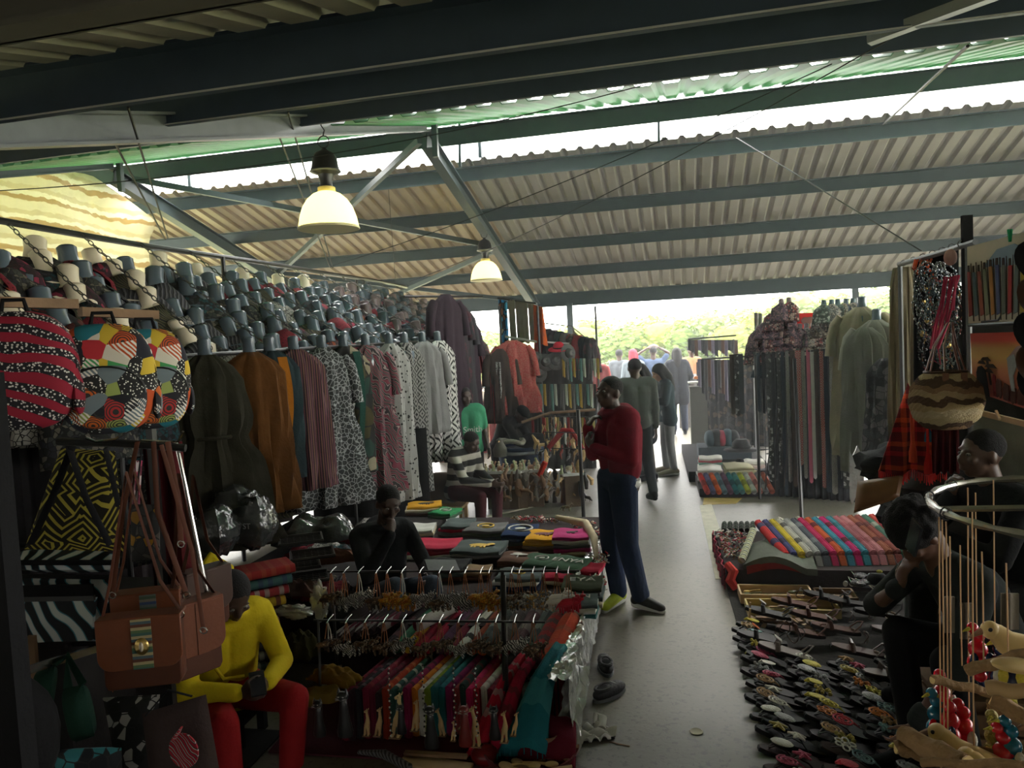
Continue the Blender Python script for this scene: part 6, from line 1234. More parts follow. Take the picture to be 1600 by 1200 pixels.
for i, (px, w, L, k) in enumerate(bl):
    y = 9.05-(px-1178)/157*.42; p0 = Y(px-w*.9, 553-(px-1178)*.06, y); p1 = Y(px+w*.9, 553-(px-1178)*.06, y); nm, m = BM[k]
    t = thing('hanging_belt', '%s belt or strap, %s from left on the pipe rack' % (nm, nth(i+1)), 'belt', (p0+p1)/2, 0, 'belts on the pipe rack'); w_ = (p1-p0).length
    MB().slab(lambda u, v: (w_*(u-.5), .006*sin(v*9+i)-.01, -L*v+.01-(.02*(1-(2*u-1)**2) if v > .95 else 0)), 3, 12, .006, (0, 1, 0)).build('belt_band', m, t)
    MB().tube([(w_*.5*cos(a), -.005, -.0+.02*sin(a)) for a in [j*2*pi/10 for j in range(10)]], .004, 5, closed=True).build('buckle', CHROME, t)
    if k in (0, 2, 8): MB().tube([(w_*.2, -.02, -.03), (w_*.4, -.03, -L*.5), (w_*.1, -.03, -L*.93)], w_*.16, 5, flat=.3).build('second_strap', BM[(k+1) % 3][1], t)
t = panel('square_patterned_strip', 'long strip with dark framed square motifs at the right of the belts', 'strip', Y(1331, 552, 8.5), Y(1343, 551, 8.5), 1.35, K('taupe_strip', (.10, .075, .065)), None, 1, .004)
q0 = Y(1337, 552, 8.44)
for i, (dz, red) in enumerate(((.33, 0), (.46, 0), (.60, 1), (.74, 0), (1.08, 0))):
    m = MB(); c = q0-V((0, 0, dz)); s = .037
    m.tube([c+V((-s, 0, -s)), c+V((s, 0, -s)), c+V((s, 0, s)), c+V((-s, 0, s))], .006, 4, closed=True); m.bar(c+V((-.012, 0, -s*.6)), c+V((-.012, 0, s*.6)), .007, .006); m.bar(c+V((.012, 0, -s*.6)), c+V((.012, 0, s*.6)), .007, .006)
    m.build('square_motif', mats_b[0] if red else K('cream_thread', (.34, .30, .24)), t, world=True, smooth=False)
panel('belt_backing', 'black cloth hanging behind the belts', 'cloth', Y(1196, 560, 9.3), Y(1335, 550, 8.9), 1.72, K('near_black_cloth', (.014, .017, .021)), None, 12, .03)
# thin leather laces bunch at floor side of belts
for i in range(14):
    px = 1196+i*4; a = Y(px, 640, 8.85); b_ = Y(px-4+g.uniform(-6, 14), 745+g.uniform(-12, 22), 8.6)
    one(MB().tube([a, a.lerp(b_, .5)+V((.02*sin(i), 0, 0)), b_], [.006, .008, .014], 6, flat=.4), 'leather_lace', 'thin dark leather lace hanging below the shorter belts', 'lace', BM[i % 3][1], 'laces below the shorter belts')
# small busts above belts with tops (right)
RB = [K('white_print_r', (.35, .33, .28), kind='cells', cols=[(.30, .30, .27), (.12, .12, .11), (.35, .30, .25)], sc=30), K('green_grey_r', (.12, .16, .13), kind='cells', cols=[(.12, .16, .13), (.30, .32, .28), (.06, .07, .06)], sc=22), K('red_print_r', (.3, .08, .07), kind='cells', cols=[(.26, .06, .06), (.08, .03, .03), (.36, .26, .22), (.05, .04, .05)], sc=26), K('purple_print_r', (.12, .08, .11), kind='cells', cols=[(.12, .07, .10), (.25, .14, .15), (.05, .04, .05)], sc=30), K('tan_cloth_r', (.24, .20, .13), kind='cells', cols=[(.28, .24, .17), (.12, .10, .07), (.34, .31, .25)], sc=20)]
BN = ['white print', 'green grey', 'red print', 'purple print', 'tan']
for r_ in range(6):
    for i in range(15):
        px = 1178+i*11+r_*2; py = 547-r_*11.5-(i*.6)
        if i < 5: py = 548-r_*12-i*2
        if px < 1176+r_*7-(4-i)*0 and i < 3 and r_ > i+2: continue
        if 1232 < px < 1278 and r_ > 2: continue
        k = (i*2+r_*3) % 5 if i > 5 else 3 if (i+r_) % 3 else 2
        if i > 8: k = [0, 1, 4, 0, 1][(i+r_) % 5]
        dup(protos[i % 3], Y(px, py+8, 9.7-.1*r_+.0*i), (radians(-12), 0, radians(-30+g.uniform(-20, 20))), '%s dressed neck bust, row %s up, %s from left above the belts' % (BN[k], ['one', 'two', 'three', 'four', 'five', 'six'][r_], nth(i+1)), 'neck busts above the belts', {'bust_shell': BUSTG if i > 8 else BUSTD, 'print_top': RB[k]}, .55)
# pyramid of clothes at left of that: dark robe shapes
garment('hanging_coat', 'large dark teal black robe below the purple busts', 'coat', Y(1215, 498, 9.9), .75, .40, .55, K('teal_black_cloth', (.02, .035, .045)), radians(-30), 7, 0, None, True, False, 3)
panel('red_banner', 'bright red banner with a dark animal figure above the belts', 'banner', Y(1238, 490, 10.6), Y(1287, 488, 10.6), .30, mat('bright_red_cloth', (.75, .03, .02), .8, trans=.3), None, 1, .004)
o = bpy.data.objects['red_banner']; c = Y(1266, 503, 10.56); b = MB(); b.ell(c, (.10, .01, .07), 14, 8); b.ell(c+V((-.06, 0, .02)), (.06, .01, .05), 10, 6); b.build('printed_figure', K('brown_print', (.22, .10, .08)), o, world=True)
panel('white_panel_cloth', 'pale striped cloth at the left of the purple busts', 'cloth', Y(1178, 488, 10.4), Y(1191, 490, 10.4), .38, K('pale_stripe', (.40, .36, .33)), None, 2)
# tan garments right of belts
TAN = K('tan_khaki_cotton', (.27, .23, .15), var=.35); TAN2 = K('stone_grey_cotton', (.22, .21, .17), var=.35)
for i, (px, py, y, L, w, m, nm, sl) in enumerate(((1345, 480, 8.2, 1.55, .50, TAN, 'tan khaki', True), (1368, 500, 8.0, 1.55, .50, TAN2, 'stone grey', True), (1352, 512, 7.9, 1.45, .40, K('moss_grey_cotton', (.13, .13, .10)), 'moss grey', False), (1411, 418, 5.4, 1.15, .15, TAN, 'narrow pale tan', False), (1418, 480, 5.5, .85, .20, TAN2, 'creased stone', False), (1386, 560, 7.4, 1.0, .34, K('patched_dark', (.06, .06, .06), kind='cells', cols=[(.04, .04, .045), (.12, .11, .11), (.02, .02, .02)], sc=16), 'dark patch print', False))):
    garment('hanging_robe', '%s robe hanging right of the belts, %s of that group' % (nm, nth(i+1)), 'robe', Y(px, py, y), L, w, w*1.15, m, radians(-35), 11, 0, None, sl, i < 2, i, 'tan robes right of the belts')
garment('red_robe_far', 'dark red striped robe glimpsed behind the tan robes', 'robe', Y(1376, 488, 9.4), .8, .4, .4, smat('red_white_stripe_r', [(.3, .02, .04), (.4, .35, .33)], 10, 2), radians(-20), 5, 0, None, False, False, 2)
# far right racks
t = thing('far_rack', 'dark rack of hanging purses and belts at the far right of the aisle', 'rack', (.9, 13, 0))
for z, px0, px1, y in ((1, 1075, 1150, 13.6), (2, 1090, 1180, 12.4)):
    py = 530 if z == 1 else 562; MB().tube([Y(px0, py, y), Y(px1, py-6, y)], .015, 6).build('rail', BLACKM, t, world=True)
    a = Y(px1-4, py, y); MB().tube([a, (a.x, a.y, 0)], .02, 6).build('upright', BLACKM, t, world=True)
for r_, (px0, py, y, n, L) in enumerate(((1077, 531, 13.55, 15, .24), (1092, 562, 12.3, 13, .55))):
    for i in range(n):
        px = px0+i*5.2; k = (i*3+r_) % 4
        panel('hanging_purse', '%s purse strip, %s from left on the %s far rail' % (['black', 'violet grey', 'dark brown', 'charcoal'][k], nth(i+1), ['upper', 'lower'][r_]), 'purse', Y(px-2.6, py, y), Y(px+2.6, py, y), L*(.8+.2*(i % 3)), [K('black_purse', (.03, .03, .035)), K('violet_grey_purse', (.14, .12, .17)), K('brown_purse', (.09, .05, .035)), K('charcoal_purse', (.06, .06, .06))][k], 'purses on the far rails', 1, .01, .03)
for i in range(5):
    q = Y(1110+9*i, 690, 11.4); one(MB().ell((q.x, 11.4, .42+.0*i), (.09, .2, .12+.02*(i % 2)), 14, 10, pw=.8), 'folded_stack', 'dark folded cloth bundle on the far right pile, %s from left' % nth(i+1), 'bundle', [K('navy_pile', (.03, .05, .06)), BLK, K('red_pile', (.20, .015, .03))][i % 3], 'bundles on the far right pile')
one(MB().box((Y(1130, 690, 11.4).x, 11.4, .16), (.75, .5, .32)), 'far_bench', 'dark bench under the far right cloth bundles', 'bench', K('bench_cloth', (.03, .04, .05)), smooth=False)
one(MB().ell(Y(1088, 590, 13), (.05, .05, .03), 10, 6), 'orange_bowl', 'small orange bowl standing on the far right table', 'bowl', mat('orange_glaze', (.5, .15, .03), .4))
one(MB().box(V((Y(1090, 597, 13).x, 13, Y(1090, 597, 13).z)), (.32, .3, .02)), 'far_table_top', 'pale small table top with the orange bowl', 'table', WHT, smooth=False)
one(MB().box((Y(1090, 597, 13).x, 13, .55), (.28, .26, 1.1)), 'far_pedestal', 'dark cloth covered stand below the pale table top', 'stand', K('grey_brown_cloth', (.08, .08, .07)), smooth=False)
# black hats and shoes between 
for i in range(10):
    q = at(1098+i*13.5+g.uniform(-3, 3), 702+g.uniform(-6, 10), z=.155); t = thing('dark_sandal', 'dark sandal on the floor cloth beyond the clothes pile', 'shoe', q, g.uniform(-.6, .6)+1.4, 'dark sandals beyond the clothes pile'); MB().ell((0, 0, 0), (.045, .125, .014), 12, 6).build('sole', BLK, t); MB().tube([(-.04, .04, .0), (0, .03, .04), (.04, .04, 0)], .008, 6).build('strap', DBROWN, t)
hat('black wide brimmed hat lying on the clothes pile at right', at(1158, 702, z=.36), BLK, 1.6, 0, 0); hat('black round cap lying before the wide brimmed hat', at(1156, 724, z=.26), BLK, .7, 0, 0)
# clothes pile (far right-of-aisle)
def stackpile(x, y, z0, rows, w, d, th, desc, grp, rz=0):
    for k, (nm, c) in enumerate(rows):
        folded('folded_garment', '%s folded garment, %s from the bottom %s' % (nm, nth(k+1), desc), 'garment', (x+g.uniform(-.015, .015), y+g.uniform(-.015, .015), z0+th*k), rz+g.uniform(-.08, .08), w, d, th*1.1, K('garment_'+nm.replace(' ', '_'), c), grp, 0, k)
q = at(1130, 765, z=.0); bx = .49
one(MB().box((.95, 9.75, .05), (.92, 1.0, .10)), 'floor_pallet', 'low dark pallet under the clothes pile at right', 'pallet', BLK, smooth=False)
stackpile(.66, 9.85, .10, [('stone', (.26, .25, .22)), ('pale grey', (.34, .33, .30)), ('cream', (.42, .38, .30)), ('pale pink', (.45, .33, .33)), ('white', (.52, .50, .46))], .30, .5, .034, 'of the left clothes pile', 'clothes pile at right, left stack')
stackpile(.68, 10.15, .26, [('mint', (.22, .38, .32)), ('red edged', (.40, .08, .10)), ('off white', (.48, .46, .42))], .30, .3, .03, 'of the rear left clothes pile', 'clothes pile at right, rear stack')
stackpile(1.02, 9.9, .10, [('grey green', (.15, .16, .12)), ('khaki', (.24, .22, .14)), ('sand', (.34, .30, .19)), ('straw', (.40, .36, .22)), ('olive sand', (.30, .28, .17))], .34, .5, .036, 'of the right clothes pile', 'clothes pile at right, right stack')
stackpile(1.25, 10.2, .20, [('pinkish white', (.46, .36, .34)), ('white', (.5, .48, .45))], .25, .3, .04, 'beside the belts', 'clothes pile at right, by the belts')
sc_ = [('red', (.40, .03, .02)), ('indigo', (.08, .07, .16)), ('orange', (.60, .10, .02)), ('steel blue', (.10, .16, .20)), ('plum', (.12, .05, .09)), ('teal', (.03, .14, .15)), ('sea green', (.06, .20, .18)), ('lime', (.40, .42, .05)), ('white', (.42, .42, .38)), ('salmon', (.45, .16, .13)), ('grey banded', (.20, .20, .20)), ('rust red', (.35, .08, .04))]
for i, (nm, c) in enumerate(sc_):
    x = .54+.068*i; y = 9.42-.0*i
    roll('%s rolled scarf, %s from left at the front of the clothes pile' % (nm, nth(i+1)), (x+.04, 9.14, .07), (x-.03, 9.45, .24), .034, smat('scarf_roll_'+nm.replace(' ', '_'), [c, tuple(q*.45 for q in c), c, tuple(q*.6 for q in c)], 3), 'rolled scarves before the clothes pile', name='rolled_scarf')

panel('far_backing_cloth', 'dark brown print cloth closing the far right stall', 'cloth', Y(1088, 566, 13.9), Y(1200, 560, 13.2), 1.75, K('brown_black_print', (.05, .045, .04), kind='cells', cols=[(.03, .03, .03), (.09, .07, .05), (.05, .05, .05), (.02, .02, .02)], sc=12), None, 8, .04)
one(MB().box((Y(1110, 700, 11.0).x+.2, 11.5, .07), (1.1, 2.6, .14)), 'far_floor_pallet', 'low dark platform under the sandals beyond the clothes pile', 'pallet', BLK, smooth=False)
for i in range(3): panel('dark_shade_panel', 'added dark sheet for the shade behind the right sellers, %s from left' % nth(i+1), 'cloth', (2.05+.75*i, 5.6-.45*i, 2.2), (2.78+.75*i, 5.2-.45*i, 2.2), 2.15, K('shade_panel_%d' % (i % 2), (.035, .034, .03), var=.5), 'added dark sheets behind the right sellers', 5, .03)  # dark sheets added as shade in the gap behind the sellers
for i, (px, y, w, h, c, nm) in enumerate(((722, 12.5, .8, .75, (.10, .05, .04), 'reddish brown'), (752, 13.5, .7, .8, (.22, .05, .05), 'dull red'), (735, 17.0, 1.4, .9, (.24, .20, .15), 'tan'), (905, 15.5, 1.0, .85, (.08, .07, .07), 'dark'), (950, 17.5, 1.2, .8, (.20, .16, .12), 'brown'), (1092, 16.5, .9, .95, (.10, .09, .08), 'charcoal'), (1130, 17.5, 1.2, 1.1, (.16, .14, .12), 'grey brown'))):
    x = at(px, 600, y=y).x; t = thing('market_table', '%s cloth covered distant market table with goods, %s from left' % (nm, nth(i+1)), 'table', (x, y, 0), 0, 'distant market tables')
    m = K('distant_cloth_%d' % i, c, var=.5); MB().slab(lambda u, v: (w*(u-.5), -.3+.02*sin(u*30), h-h*v), 20, 3, .01, (0, -1, 0)).build('table_cloth', m, t); MB().box((0, 0, h), (w, .62, .03)).build('table_top', m, t, smooth=False)
    for s in (-1, 1): MB().box((s*w*.45, .25, h/2), (.05, .05, h)).build('leg', WOODD, t, smooth=False)
    for k in range(4): q = (x+w*(-.35+.23*k), y, h+.015); one(lump((q[0], q[1], q[2]+.07), (w*.11, .14, .09), k+i, .2), 'goods_bundle', 'bundle of goods on the %s distant table, %s from left' % (nm, nth(k+1)), 'bundle', [mats_b[k], mats_b[(k+3) % 6]][i % 2], 'bundles on the distant tables')
# ================================================================ RIGHT: necklace rail, basket bag, shawl, paintings
nr = thing('necklace_rail', 'grey pole rail carrying necklaces and the woven basket at right', 'rail', (1.75, 4.7, 0))
MB().tube([Y(1405, 413, 5.2), Y(1460, 398, 4.7), Y(1524, 378, 4.3)], .016, 8).build('rail_pipe', GREYST, nr, world=True)
for px, py, y in ((1406, 412, 5.2), (1512, 382, 4.38)): a = Y(px, py, y); MB().tube([a, (a.x, a.y, 0)], .015, 8).build('upright', GREYST, nr, world=True)
for k in range(7): a = Y(1412+k*15, 411-k*5, 5.14-.12*k); MB().tube([a+V((.018*cos(q), 0, .018*sin(q))) for q in [j*2*pi/8 for j in range(8)]], .003, 5, closed=True).build('tie', BLACKM, nr, world=True)
one(MB().box(Y(1512, 440, 4.42)+V((0, 0, -.02)), (.05, .03, .75)), 'dark_cloth_strip', 'narrow dark cloth strip hanging at the right end of the necklace rail', 'cloth', BLK, smooth=False)
NK = [('black', mat('black_glass_beads', (.02, .022, .028), .2, spec=.8)), ('blue grey', mat('blue_grey_beads', (.07, .11, .13), .25, spec=.7)), ('grey green', mat('grey_green_beads', (.10, .13, .11), .3)), ('multicoloured', mat('multicolour_beads', kind='cells', cols=[(.05, .15, .15), (.35, .20, .03), (.30, .04, .04), (.03, .03, .03)], sc=70, rough=.3))]
g = random.Random(21)
for i in range(46):
    px = 1434+g.uniform(0, 56); py = 408+g.uniform(0, 120)*(1 if i > 8 else .3); y = 4.78-(px-1434)/56*.25+g.uniform(-.03, .05); p = Y(px, py, y); nm, m = NK[i % 4]; L = g.uniform(.12, .28); w = g.uniform(.02, .05)
    t = thing('bead_necklace', '%s bead necklace tangled among the others on the right rail' % nm, 'necklace', p, g.uniform(-.5, .5), 'bead necklaces on the right rail')
    pts = [(w*sin(a)*(1+.3*sin(3*a+i)), -.02+.012*sin(5*a+i), -L/2+L/2*cos(a)) for a in [j*2*pi/26 for j in range(26)]]
    b = MB(); b.tube(pts, .0022, 4, closed=True)
    for j, q in enumerate(pts): b.ell(q, .0055+.003*((i+j) % 3 == 0), 5, 4)
    b.build('bead_loop', m, t)
    if i % 3 == 0: MB().ell((0, -.02, -L), (.014, .006, .02), 8, 6).build('pendant', CHROME if i % 2 else BRASS, t)
one(MB().slab(lambda u, v: tuple(Y(1428+70*u, 406-18*u+210*v, 4.98-.22*u+.015*sin(u*20))), 16, 8, .008, (0, -1, 0)), 'necklace_backing', 'black cloth hanging behind the tangled necklaces', 'cloth', BLK)
def cords(name, label, pts, m, n, r, spread, cat='cord', extra=None):
    P = [V(q) for q in pts]; t = thing(name, label, cat, P[0]); 
    for k in range(n):
        o = V(((k-n/2)*spread, .004*(k % 3), 0)); MB().tube([(P[j]-P[0])+o*(1-.3*(j == len(P)-1))+V((.006*sin(k*2+j*2), 0, 0)) for j in range(len(P))], r, 5).build('strand', m, t)
    if extra: extra(t)
    return t
PKC = mat('crimson_pink_cord', (.50, .02, .08), .6)
cords('crimson_rope', 'bundle of crimson pink cords looping down the right of the necklaces', [Y(1487, 432, 4.4), Y(1480, 470, 4.4), Y(1472, 510, 4.38), Y(1462, 545, 4.35)], PKC, 7, .006, .010)
cords('crimson_rope', 'thinner crimson cord hanging at the right beside the loop bundle', [Y(1497, 430, 4.38), Y(1494, 450, 4.38), Y(1490, 485, 4.38)], PKC, 2, .007, .012)
one(MB().tube([Y(1462, 545, 4.34), Y(1456, 562, 4.33), Y(1470, 570, 4.33), Y(1466, 545, 4.33)], .004, 5), 'crimson_loop', 'small crimson cord loop below the crimson bundle', 'cord', PKC)
cords('orange_red_beads', 'orange red tangle of beads at the top left of the necklace rail', [Y(1445, 405, 4.85), Y(1440, 418, 4.8), Y(1450, 432, 4.8)], mat('orange_red_beads', (.55, .09, .03), .4), 9, .006, .012, 'necklace')
one(MB().ell(Y(1485, 402, 4.45), (.035, .03, .045), 10, 8), 'pink_striped_cloth', 'pink and cream bundle tied at the top of the necklace rail', 'bundle', K('pale_pink_cloth', (.50, .30, .26)))
# woven basket bag
WV = mat('woven_sisal', kind='stripe', cols=[(.46, .34, .17), (.12, .07, .04), (.46, .34, .18), (.30, .18, .09), (.10, .06, .035), (.50, .40, .22), (.54, .44, .26)], sc=4.4, ax=2, rough=.9, dist=.12, bump=1., bsc=140)
bc = Y(1478, 622, 4.15); t = thing('woven_basket_bag', 'round woven sisal basket bag with brown waves and leather straps hanging at right', 'bag', bc)
bb_ = MB(); pf = [(.02, -.165), (.10, -.155), (.155, -.10), (.178, -.02), (.165, .06), (.125, .115), (.095, .135)]
for a_, z in ():
    pass
n = 60; vs = []; fs = []
pr = []
for i in range(40):
    u = i/39*(len(pf)-1); k = min(int(u), len(pf)-2); f_ = u-k; pr.append((pf[k][0]+(pf[k+1][0]-pf[k][0])*f_, pf[k][1]+(pf[k+1][1]-pf[k][1])*f_))
for i, (r, z) in enumerate(pr):
    for j in range(n): a = 2*pi*j/n; rr_ = r*(1+.012*(1 if (i+j) % 2 else -1)); vs.append((rr_*cos(a), rr_*.8*sin(a), z))
for i in range(len(pr)-1):
    for j in range(n): q = (j+1) % n; fs.append((i*n+j, i*n+q, (i+1)*n+q, (i+1)*n+j))
bb_.add(vs, fs).build('basket_body', WV, t, solid=.006, smooth=False)
MB().tube([(.097*cos(a), .097*.8*sin(a), .137) for a in [j*2*pi/30 for j in range(30)]], .008, 6, closed=True).build('rim', DBROWN, t)
hk = Y(1484, 505, 4.25)-bc
for k, (a, s) in enumerate(((2.6, -1), (3.6, -1), (.5, 1), (-.5, 1), (4.4, 0), (5.2, 1))):
    MB().tube([(.095*cos(a), .078*sin(a), .13), V((.055*cos(a), .035*sin(a), .27)), hk+V((.012*s, 0, 0))], .010, 6, flat=.4).build('strap', BROWN if k % 2 else mat('tan_leather', (.22, .10, .05), .5), t)
for x in (-.035, .05): MB().box((x, -.100, .105), (.03, .01, .06)).build('strap_patch', mat('tan_leather', (.22, .10, .05), .5), t, bev=.003)
# plaid shawl and tassels
PLD = mat('red_black_plaid', kind='check', cols=[(.62, .02, .03), (.12, .012, .015), (.16, .014, .018), (.75, .10, .03), (.14, .01, .012)], sc=7, ax=0, rough=.95, bump=.4, bsc=90)
def shawl(u, v): p = Y(1428, 598, 4.75); w = .07+.30*v; return (p.x+(u-.5)*w*1.0-.02*v, p.y+.03*sin(u*16)*v, p.z-.52*v-.03*abs(sin(u*6)))
t = one(MB().slab(shawl, 36, 12, .008, (0, 1, 0)), 'plaid_shawl', 'red and black plaid shawl with red tassels below the tan robes', 'shawl', PLD)
f = MB()
for k in range(48): q = V(shawl(k/47, 1)); f.bar(q, q+V((.004*sin(k), 0, -.045-.01*(k % 3))), .006, .004)
f.build('fringe', mat('bright_red_wool', (.62, .02, .015), .9), t, world=True, smooth=False)
for i, (px, p0, p1, y, m, nm) in enumerate(((1425, 640, 722, 4.6, mat('orange_red_tassel', (.60, .06, .02), .9), 'orange red'), (1449, 660, 740, 4.55, MATS['bright_red_wool'], 'bright red'), (1450, 640, 690, 4.6, mat('blue_wool', (.03, .13, .20), .9), 'blue'))):
    t = thing('wool_tassel', '%s wool tassel hanging over the plaid shawl' % nm, 'tassel', Y(px, p0, y), 0, 'tassels over the plaid shawl'); h = (Y(px, p1, y)-Y(px, p0, y)).length
    MB().tube([(0, 0, 0), (0, 0, -h*.6)], .008 if i else .012, 6).build('cord', m, t); MB().tube([(0, 0, -h*.6), (0, 0, -h*.8), (0, 0, -h)], [.01, .022, .024], 8).build('tassel_head', m, t)
panel('dark_red_cloth', 'dark red woollen cloth hanging under the woven basket', 'cloth', Y(1455, 655, 4.4), Y(1498, 652, 4.35), .30, MATS['dark_red_wool'], None, 4, .02)
# paintings
def bannerp(name, label, c4, m, cat='painting'):
    t = thing(name, label, cat, V(c4[3])); c = [V(q)-V(c4[3]) for q in c4]
    n = (c[1]-c[0]).cross(c[3]-c[0]).normalized(); n = n if n.y < 0 else -n
    Q = lambda u, v, o=0: c[0]*(1-u)*(1-v)+c[1]*u*(1-v)+c[2]*u*v+c[3]*(1-u)*v+n*(o+.006*sin(u*7)*sin(v*5))
    MB().slab(lambda u, v: Q(u, v), 16, 12, .004, n).build('canvas', m, t); return t, Q, n
CREC = mat('cream_canvas', (.50, .45, .34), .85, var=.2)
p1 = [Y(1511, 386, 4.35), Y(1640, 352, 3.75), Y(1640, 505, 3.75), Y(1513, 510, 4.35)]
t, Q, n = bannerp('tall_figures_painting', 'cream painting of a row of tall robed figures under a blue mountain', p1, CREC)
def blob(Q, pts, o, m, name, par):
    b = MB(); k = len(pts); vs = [Q(u, v, o) for u, v in pts]+[Q(u, v, o+.004) for u, v in pts]; b.add(vs, [tuple(range(k, 2*k)), tuple(range(k))[::-1]]+[(i, (i+1) % k, k+(i+1) % k, k+i) for i in range(k)]); return b.build(name, m, par, smooth=False)
blob(Q, [(.25, .30), (.42, .12), (.62, .10), (.80, .22), (.85, .32), (.5, .34)], .004, mat('pale_blue_paint', (.22, .30, .36), .8, var=.4), 'painted_mountain', t)
FC = [(.30, .05, .04), (.12, .18, .20), (.34, .10, .07), (.20, .22, .14), (.42, .20, .05), (.08, .10, .20), (.14, .15, .12), (.40, .04, .04), (.14, .18, .18), (.42, .30, .05), (.45, .15, .05), (.30, .05, .05)]
for i, c in enumerate(FC):
    u = .05+.075*i; m = mat('robe_paint_%d' % i, c, .8, var=.5); dl = .02*sin(i)
    blob(Q, [(u-.022, .32+dl), (u+.018, .32+dl), (u+.034, .86), (u-.014, .88)], .007, m, 'painted_robe', t)
    blob(Q, [(u-.010, .24+dl), (u+.010, .24+dl), (u+.012, .32+dl), (u-.012, .32+dl)], .009, K('dark_brown_paint', (.06, .04, .03)), 'painted_head', t)
    blob(Q, [(u+.034, .22), (u+.037, .22), (u+.047, .94), (u+.043, .94)], .008, MATS['dark_brown_paint'], 'painted_staff', t)
SUNS = mat('sunset_paint', (.5, .1, .05), .8)
# vertical colour bands are the painting's own pigment
mm = bpy.data.materials.new('sunset_painting'); mm.use_nodes = True; nt = mm.node_tree; tc = nt.nodes.new('ShaderNodeTexCoord'); s_ = nt.nodes.new('ShaderNodeSeparateXYZ'); r_ = nt.nodes.new('ShaderNodeValToRGB'); mp = nt.nodes.new('ShaderNodeMapRange')
nt.links.new(tc.outputs['Object'], s_.inputs[0]); nt.links.new(s_.outputs[2], mp.inputs[0]); mp.inputs[1].default_value = 0; mp.inputs[2].default_value = .34; nt.links.new(mp.outputs[0], r_.inputs[0]); e = r_.color_ramp
for q, c in ((.0, (.45, .10, .07)), (.35, (.60, .22, .10)), (.55, (.62, .36, .10)), (.68, (.55, .30, .08)), (.80, (.55, .06, .03)), (1., (.48, .04, .03))):
    x = e.elements.new(q) if q not in (0., 1.) else e.elements[0 if q == 0 else -1]; x.color = (*c, 1)
nt.links.new(r_.outputs[0], nt.nodes['Principled BSDF'].inputs[0]); nt.nodes['Principled BSDF'].inputs['Roughness'].default_value = .8
p2 = [Y(1516, 521, 4.3), Y(1640, 517, 3.75), Y(1640, 650, 3.75), Y(1520, 612, 4.3)]
t, Q, n = bannerp('sunset_painting', 'red and orange savannah sunset painting with flat topped tree and herders', p2, mm)
BP = MATS['dark_brown_paint']
blob(Q, [(.50, .38), (.62, .20), (.72, .16), (.82, .20), (.80, .34), (.62, .44)], .004, mat('pinkish_mountain_paint', (.42, .26, .24), .8, var=.4), 'painted_mountain', t)
for (u, v, w) in ((.24, .40, .07), (.18, .46, .06), (.30, .50, .08), (.27, .58, .06)): blob(Q, [(u-w, v+.03), (u-w*.5, v-.02), (u+w*.4, v-.03), (u+w, v+.03)], .006, BP, 'painted_branch', t)
blob(Q, [(.25, .42), (.275, .42), (.29, .80), (.27, .80)], .006, BP, 'painted_trunk', t)
blob(Q, [(.10, .99), (.10, .64), (.13, .54), (.18, .52), (.23, .58), (.26, .99)], .009, K('black_paint', (.015, .012, .012)), 'painted_elder', t)
for i, (u, v, w, c) in enumerate(((.34, .62, .022, 1), (.40, .68, .04, 0), (.50, .72, .04, 0), (.60, .74, .04, 0), (.70, .72, .045, 0))):
    blob(Q, [(u-w, v+.08), (u-w*.4, v), (u+w, v+.02), (u+w, v+.22), (u+w*.6, .96), (u+w*.3, .96), (u, v+.24), (u-w*.6, .96), (u-w*.8, .96)], .008, mats_b[0] if c else K('brown_paint', (.10, .04, .03)), 'painted_animal', t)
blob(Q, [(.52, .36), (.60, .30), (.64, .44), (.60, .60), (.63, .80), (.59, .80), (.54, .56)], .010, K('pale_blue_grey_paint', (.35, .36, .36)), 'painted_figure', t)
pb = thing('painting_bar', 'dark metal bar with two upturned hooks between the two paintings', 'bar', Y(1514, 508, 4.3)); MB().tube([Y(1514, 508, 4.25), Y(1640, 503, 3.7)], .010, 6).build('bar_pipe', BLACKM, pb, world=True)
for pts in ([(1534, 503, 4.2), (1560, 500, 4.1), (1568, 488, 4.08)], [(1565, 506, 4.1), (1585, 496, 4.0), (1590, 486, 3.98)]): MB().tube([Y(*q) for q in pts], .006, 6).build('hook', BLACKM, pb, world=True)
t = thing('green_clothes_peg', 'green clothes peg on the top edge of the cream painting', 'peg', Y(1578, 368, 3.95)); [MB().box((s*.004, 0, 0), (.007, .012, .06), rot=euler(0, 0, .1*s)).build('peg_leg', K('green_plastic', (.02, .3, .12)), t, smooth=False) for s in (-1, 1)]
for i, (px, py, r) in enumerate(((1600, 408, .05), (1604, 465, .07), (1598, 520, .07), (1602, 570, .06), (1604, 600, .06))):
    hat('dark wide hat stacked on the far right edge, %s from the top' % nth(i+1), Y(px+22, py, 3.3), [BLK, DBROWN][i % 2], .62, 1.2, .3, 'dark hats at the right edge')
brd = thing('pale_board', 'pale green grey board leaning below the sunset painting', 'board', Y(1560, 690, 4.55)); c = [Y(1512, 640, 4.7), Y(1625, 668, 4.2), Y(1625, 765, 4.2), Y(1530, 735, 4.7)]
b = MB(); b.add(c+[q+V((.01, .02, 0)) for q in c], [(0, 1, 2, 3), (7, 6, 5, 4), (0, 4, 5, 1), (1, 5, 6, 2), (2, 6, 7, 3), (3, 7, 4, 0)]); b.build('board_panel', K('pale_green_grey_board', (.20, .22, .17), var=.4), brd, world=True, smooth=False)
MB().bar(c[0], c[1], .02, .03).build('top_frame', CREAMW, brd, world=True, smooth=False)
MB().bar(Y(1556, 642, 4.35), Y(1562, 655, 4.3), .012, .012).build('frame_peg', CREAMW, brd, world=True)
